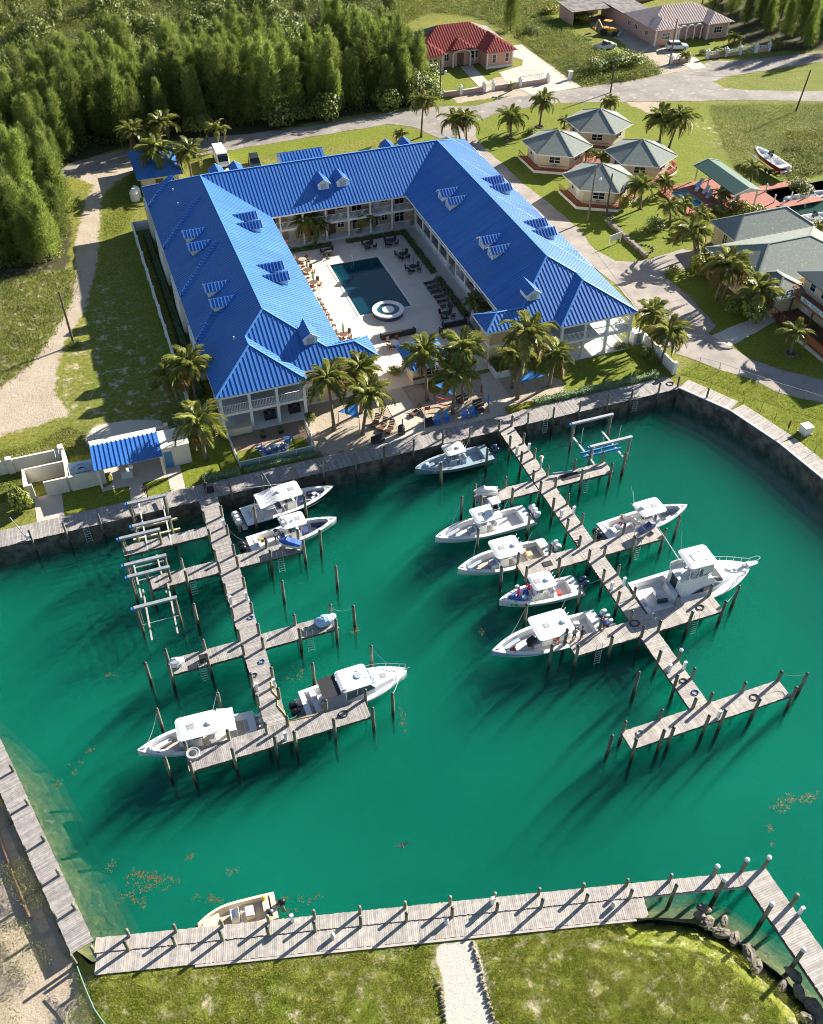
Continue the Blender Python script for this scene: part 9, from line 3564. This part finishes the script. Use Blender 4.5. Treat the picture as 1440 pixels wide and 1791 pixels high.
# ================================================================ PEOPLE
def person(loc,rz,label,pose='stand',shirt='whitecloth',trousers='darkcloth',skin='skin',hat=None,hair='darkcloth',h=1.75,seat=.45):
 s=h/1.75
 P={'pelvis': (0,0,.95),'waist': (0,0,1.1),'chest': (.02,0,1.32),'neck': (.02,0,1.47),'chin': (.05,0,1.54),'head': (.05,0,1.66),
   'shl': (.0,.19,1.40),'ell': (-.02,.26,1.12),'wrl': (.10,.26,.90),'hal': (.15,.25,.82),'shr': (0,-.19,1.40),'elr': (-.02,-.26,1.12),'wrr': (.10,-.26,.90),'har': (.15,-.25,.82),
   'hil': (0,.10,.92),'knl': (.03,.11,.50),'anl': (-.02,.11,.09),'tol': (.16,.12,.04),'hir': (0,-.10,.92),'knr': (.03,-.11,.50),'anr': (-.02,-.11,.09),'tor': (.16,-.12,.04)}
 if pose=='walk':
  P.update(knl=(.22,.11,.52),anl=(.26,.11,.10),tol=(.44,.12,.06),knr=(-.06,-.11,.50),anr=(-.34,-.11,.16),tor=(-.22,-.12,.06),wrl=(-.12,.27,.92),hal=(-.12,.27,.83),wrr=(.22,-.25,.96),har=(.29,-.24,.90))
 if pose=='reach':
  P.update(ell=(.22,.24,1.20),wrl=(.45,.20,1.22),hal=(.54,.18,1.24),elr=(.20,-.24,1.15),wrr=(.42,-.18,1.10),har=(.50,-.16,1.10),chest=(.08,0,1.31),neck=(.12,0,1.45),chin=(.16,0,1.52),head=(.18,0,1.64))
 if pose=='sit':
  d=.95-seat-.1
  for k in ('pelvis','waist','chest','neck','chin','head','shl','ell','shr','elr','hil','hir'):
   P[k]=(P[k][0],P[k][1],P[k][2]-d)
  P.update(knl=(.44,.13,seat+.1),anl=(.46,.12,.09),tol=(.64,.12,.04),knr=(.44,-.13,seat+.1),anr=(.46,-.12,.09),tor=(.64,-.12,.04),wrl=(.28,.2,seat+.28),hal=(.38,.18,seat+.26),wrr=(.28,-.2,seat+.28),har=(.38,-.18,seat+.26))
 R_={'pelvis': .15,'waist': .13,'chest': .155,'neck': .06,'chin': .075,'head': .105,'shl': .075,'ell': .048,'wrl': .036,'hal': .045,'shr': .075,'elr': .048,'wrr': .036,'har': .045,'hil': .10,'knl': .07,'anl': .048,'tol': .045,'hir': .10,'knr': .07,'anr': .048,'tor': .045}
 names=list(P)
 E_=[('pelvis','waist'),('waist','chest'),('chest','neck'),('neck','chin'),('chin','head'),('chest','shl'),('shl','ell'),('ell','wrl'),('wrl','hal'),('chest','shr'),('shr','elr'),('elr','wrr'),('wrr','har'),
   ('pelvis','hil'),('hil','knl'),('knl','anl'),('anl','tol'),('pelvis','hir'),('hir','knr'),('knr','anr'),('anr','tor')]
 me_=bpy.data.meshes.new('skeleton')
 me_.from_pydata([Vector(P[n])*s for n in names],[(names.index(a),names.index(b_)) for a,b_ in E_],[])
 tmp=bpy.data.objects.new('tmp_body',me_)
 COL.objects.link(tmp)
 tmp.modifiers.new('skin','SKIN')
 if not me_.skin_vertices:
  bm=bmesh.new()
  bm.from_mesh(me_)
  bm.verts.layers.skin.verify()
  bm.to_mesh(me_)
  bm.free()
 for i,n in enumerate(names):
  sv=me_.skin_vertices[0].data[i]
  sv.radius=(R_[n]*s,R_[n]*s)
  sv.use_root=(n=='pelvis')
 sub=tmp.modifiers.new('sub','SUBSURF')
 sub.levels=sub.render_levels=1
 dg=bpy.context.evaluated_depsgraph_get()
 body=bpy.data.meshes.new_from_object(tmp.evaluated_get(dg))
 bpy.data.objects.remove(tmp)
 body.name='person'
 body.materials.clear()
 for m in (skin,shirt,trousers):
  body.materials.append(M[m])
 zh=P['hil'][2]*s
 for p in body.polygons:
  c=p.center
  up=c.z>zh+.06*s
  arm=abs(c.y)>.225*s and c.z<P['shl'][2]*s-.12
  if c.z>P['neck'][2]*s-.02:
   p.material_index=0
  elif up and not (arm or c.x>.24*s):
   p.material_index=1
  elif not up and c.z>P['knl'][2]*s*.85 and not (abs(c.y)>.21*s):
   p.material_index=2
  elif pose=='sit' and c.z>P['knl'][2]*s-.1 and abs(c.y)<.25:
   p.material_index=2
  else:
   p.material_index=0
  p.use_smooth=True
 o=bpy.data.objects.new('person',body)
 COL.objects.link(o)
 place(o,loc,rz)
 tag(o,label,'person')
 hd=Vector(P['head'])*s
 if hat:
  m=MB().lathe([(.24*s,-.0),(.13*s,.03),(.12*s,.12),(.04*s,.14)],tuple(hd+Vector((-.01,0,.03))),12)
  m.build('hat',M[hat],o)
 else:
  m=MB().ell(tuple(hd+Vector((-.025,0,.035))*s),.115*s,.112*s,.105*s,10,7)
  m.build('hair',M[hair],o,smooth=True)
 fc=MB()
 for y in (-.035,.035):
  fc.ell(tuple(hd+Vector((.095,y,.0))*s),.012,.014,.01,6,4)
 fc.build('eye',M['black'],o)
 MB().ell(tuple(hd+Vector((.11,0,-.03))*s),.02,.014,.025,6,4).build('nose',M[skin],o)
 return o

q=at(257,868,.02)
person((q.x,q.y,.02),-1.7,'bare-chested man in dark shorts walking on the path by the shed','walk','skind','darkcloth','skind')
person((38.85,66.6,.1),2.4,'man in a white shirt standing on the beach pier near the first fingers','stand','whitecloth','cush','skin',hat='tanwall')
zb=WATER_Z+.34
person((9.9,66.9,zb),-1.2,'man in white shirt and dark cap standing in the stern by the yellow crate','stand','whitecloth','darkcloth',hat='darkcloth')
person((29.5,51.75,zb),2.4,'person in a bright pink shirt and white hat at the bow among beach gear','reach','pinkcloth','pinkcloth',hat='whitecloth')
person((30.6,51.9,zb),-2.4,'person in a pink top standing beside the console of the small white boat','stand','pinkcloth','darkcloth')
person((43.2,56.9,zb),.6,'man in pale blue shirt standing in the cockpit by the twin black outboards','reach','whitecloth','redcloth',hat='tanwall')
person((34.6,44.95-.25,.1),1.8,'man in a blue shirt leaning from the dock over the pale blue boat','reach','bluecloth','darkcloth')
person((31.5,44.55,.1),1.6,'man in a grey shirt standing at the tip of the pale blue boat dock','stand','grey','darkcloth')
person((32.2,44.45,.1),2.0,'man in black clothes standing beside the grey-shirted man on the dock','stand','darkcloth','darkcloth','skind')
person((30.3,45.9,zb),-.4,'person in red shorts sitting at the console of the pale blue boat','sit','skin','redcloth',seat=.45)
q=at(361,862,.1)
person((q.x,q.y,.1),1.0,'person in dark clothes at the head of the shed pier by the bins','stand','darkcloth','darkcloth','skind')
# a dark bird gliding over the water
bd=MB()
q=at(704,1479,1.5)
bd.ell((q.x,q.y,1.5),.09,.28,.08,8,5).add([(q.x,q.y-.1,1.55),(q.x+.45,q.y-.02,1.6),(q.x+.5,q.y+.1,1.6),(q.x,q.y+.12,1.55)],[(0,1,2,3)]).add([(q.x,q.y-.1,1.55),(q.x-.45,q.y-.02,1.6),(q.x-.5,q.y+.1,1.6),(q.x,q.y+.12,1.55)],[(3,2,1,0)])
solo(bd,'bird',M['black'],'small dark bird gliding over the open water','bird',(q.x,q.y,1.5))
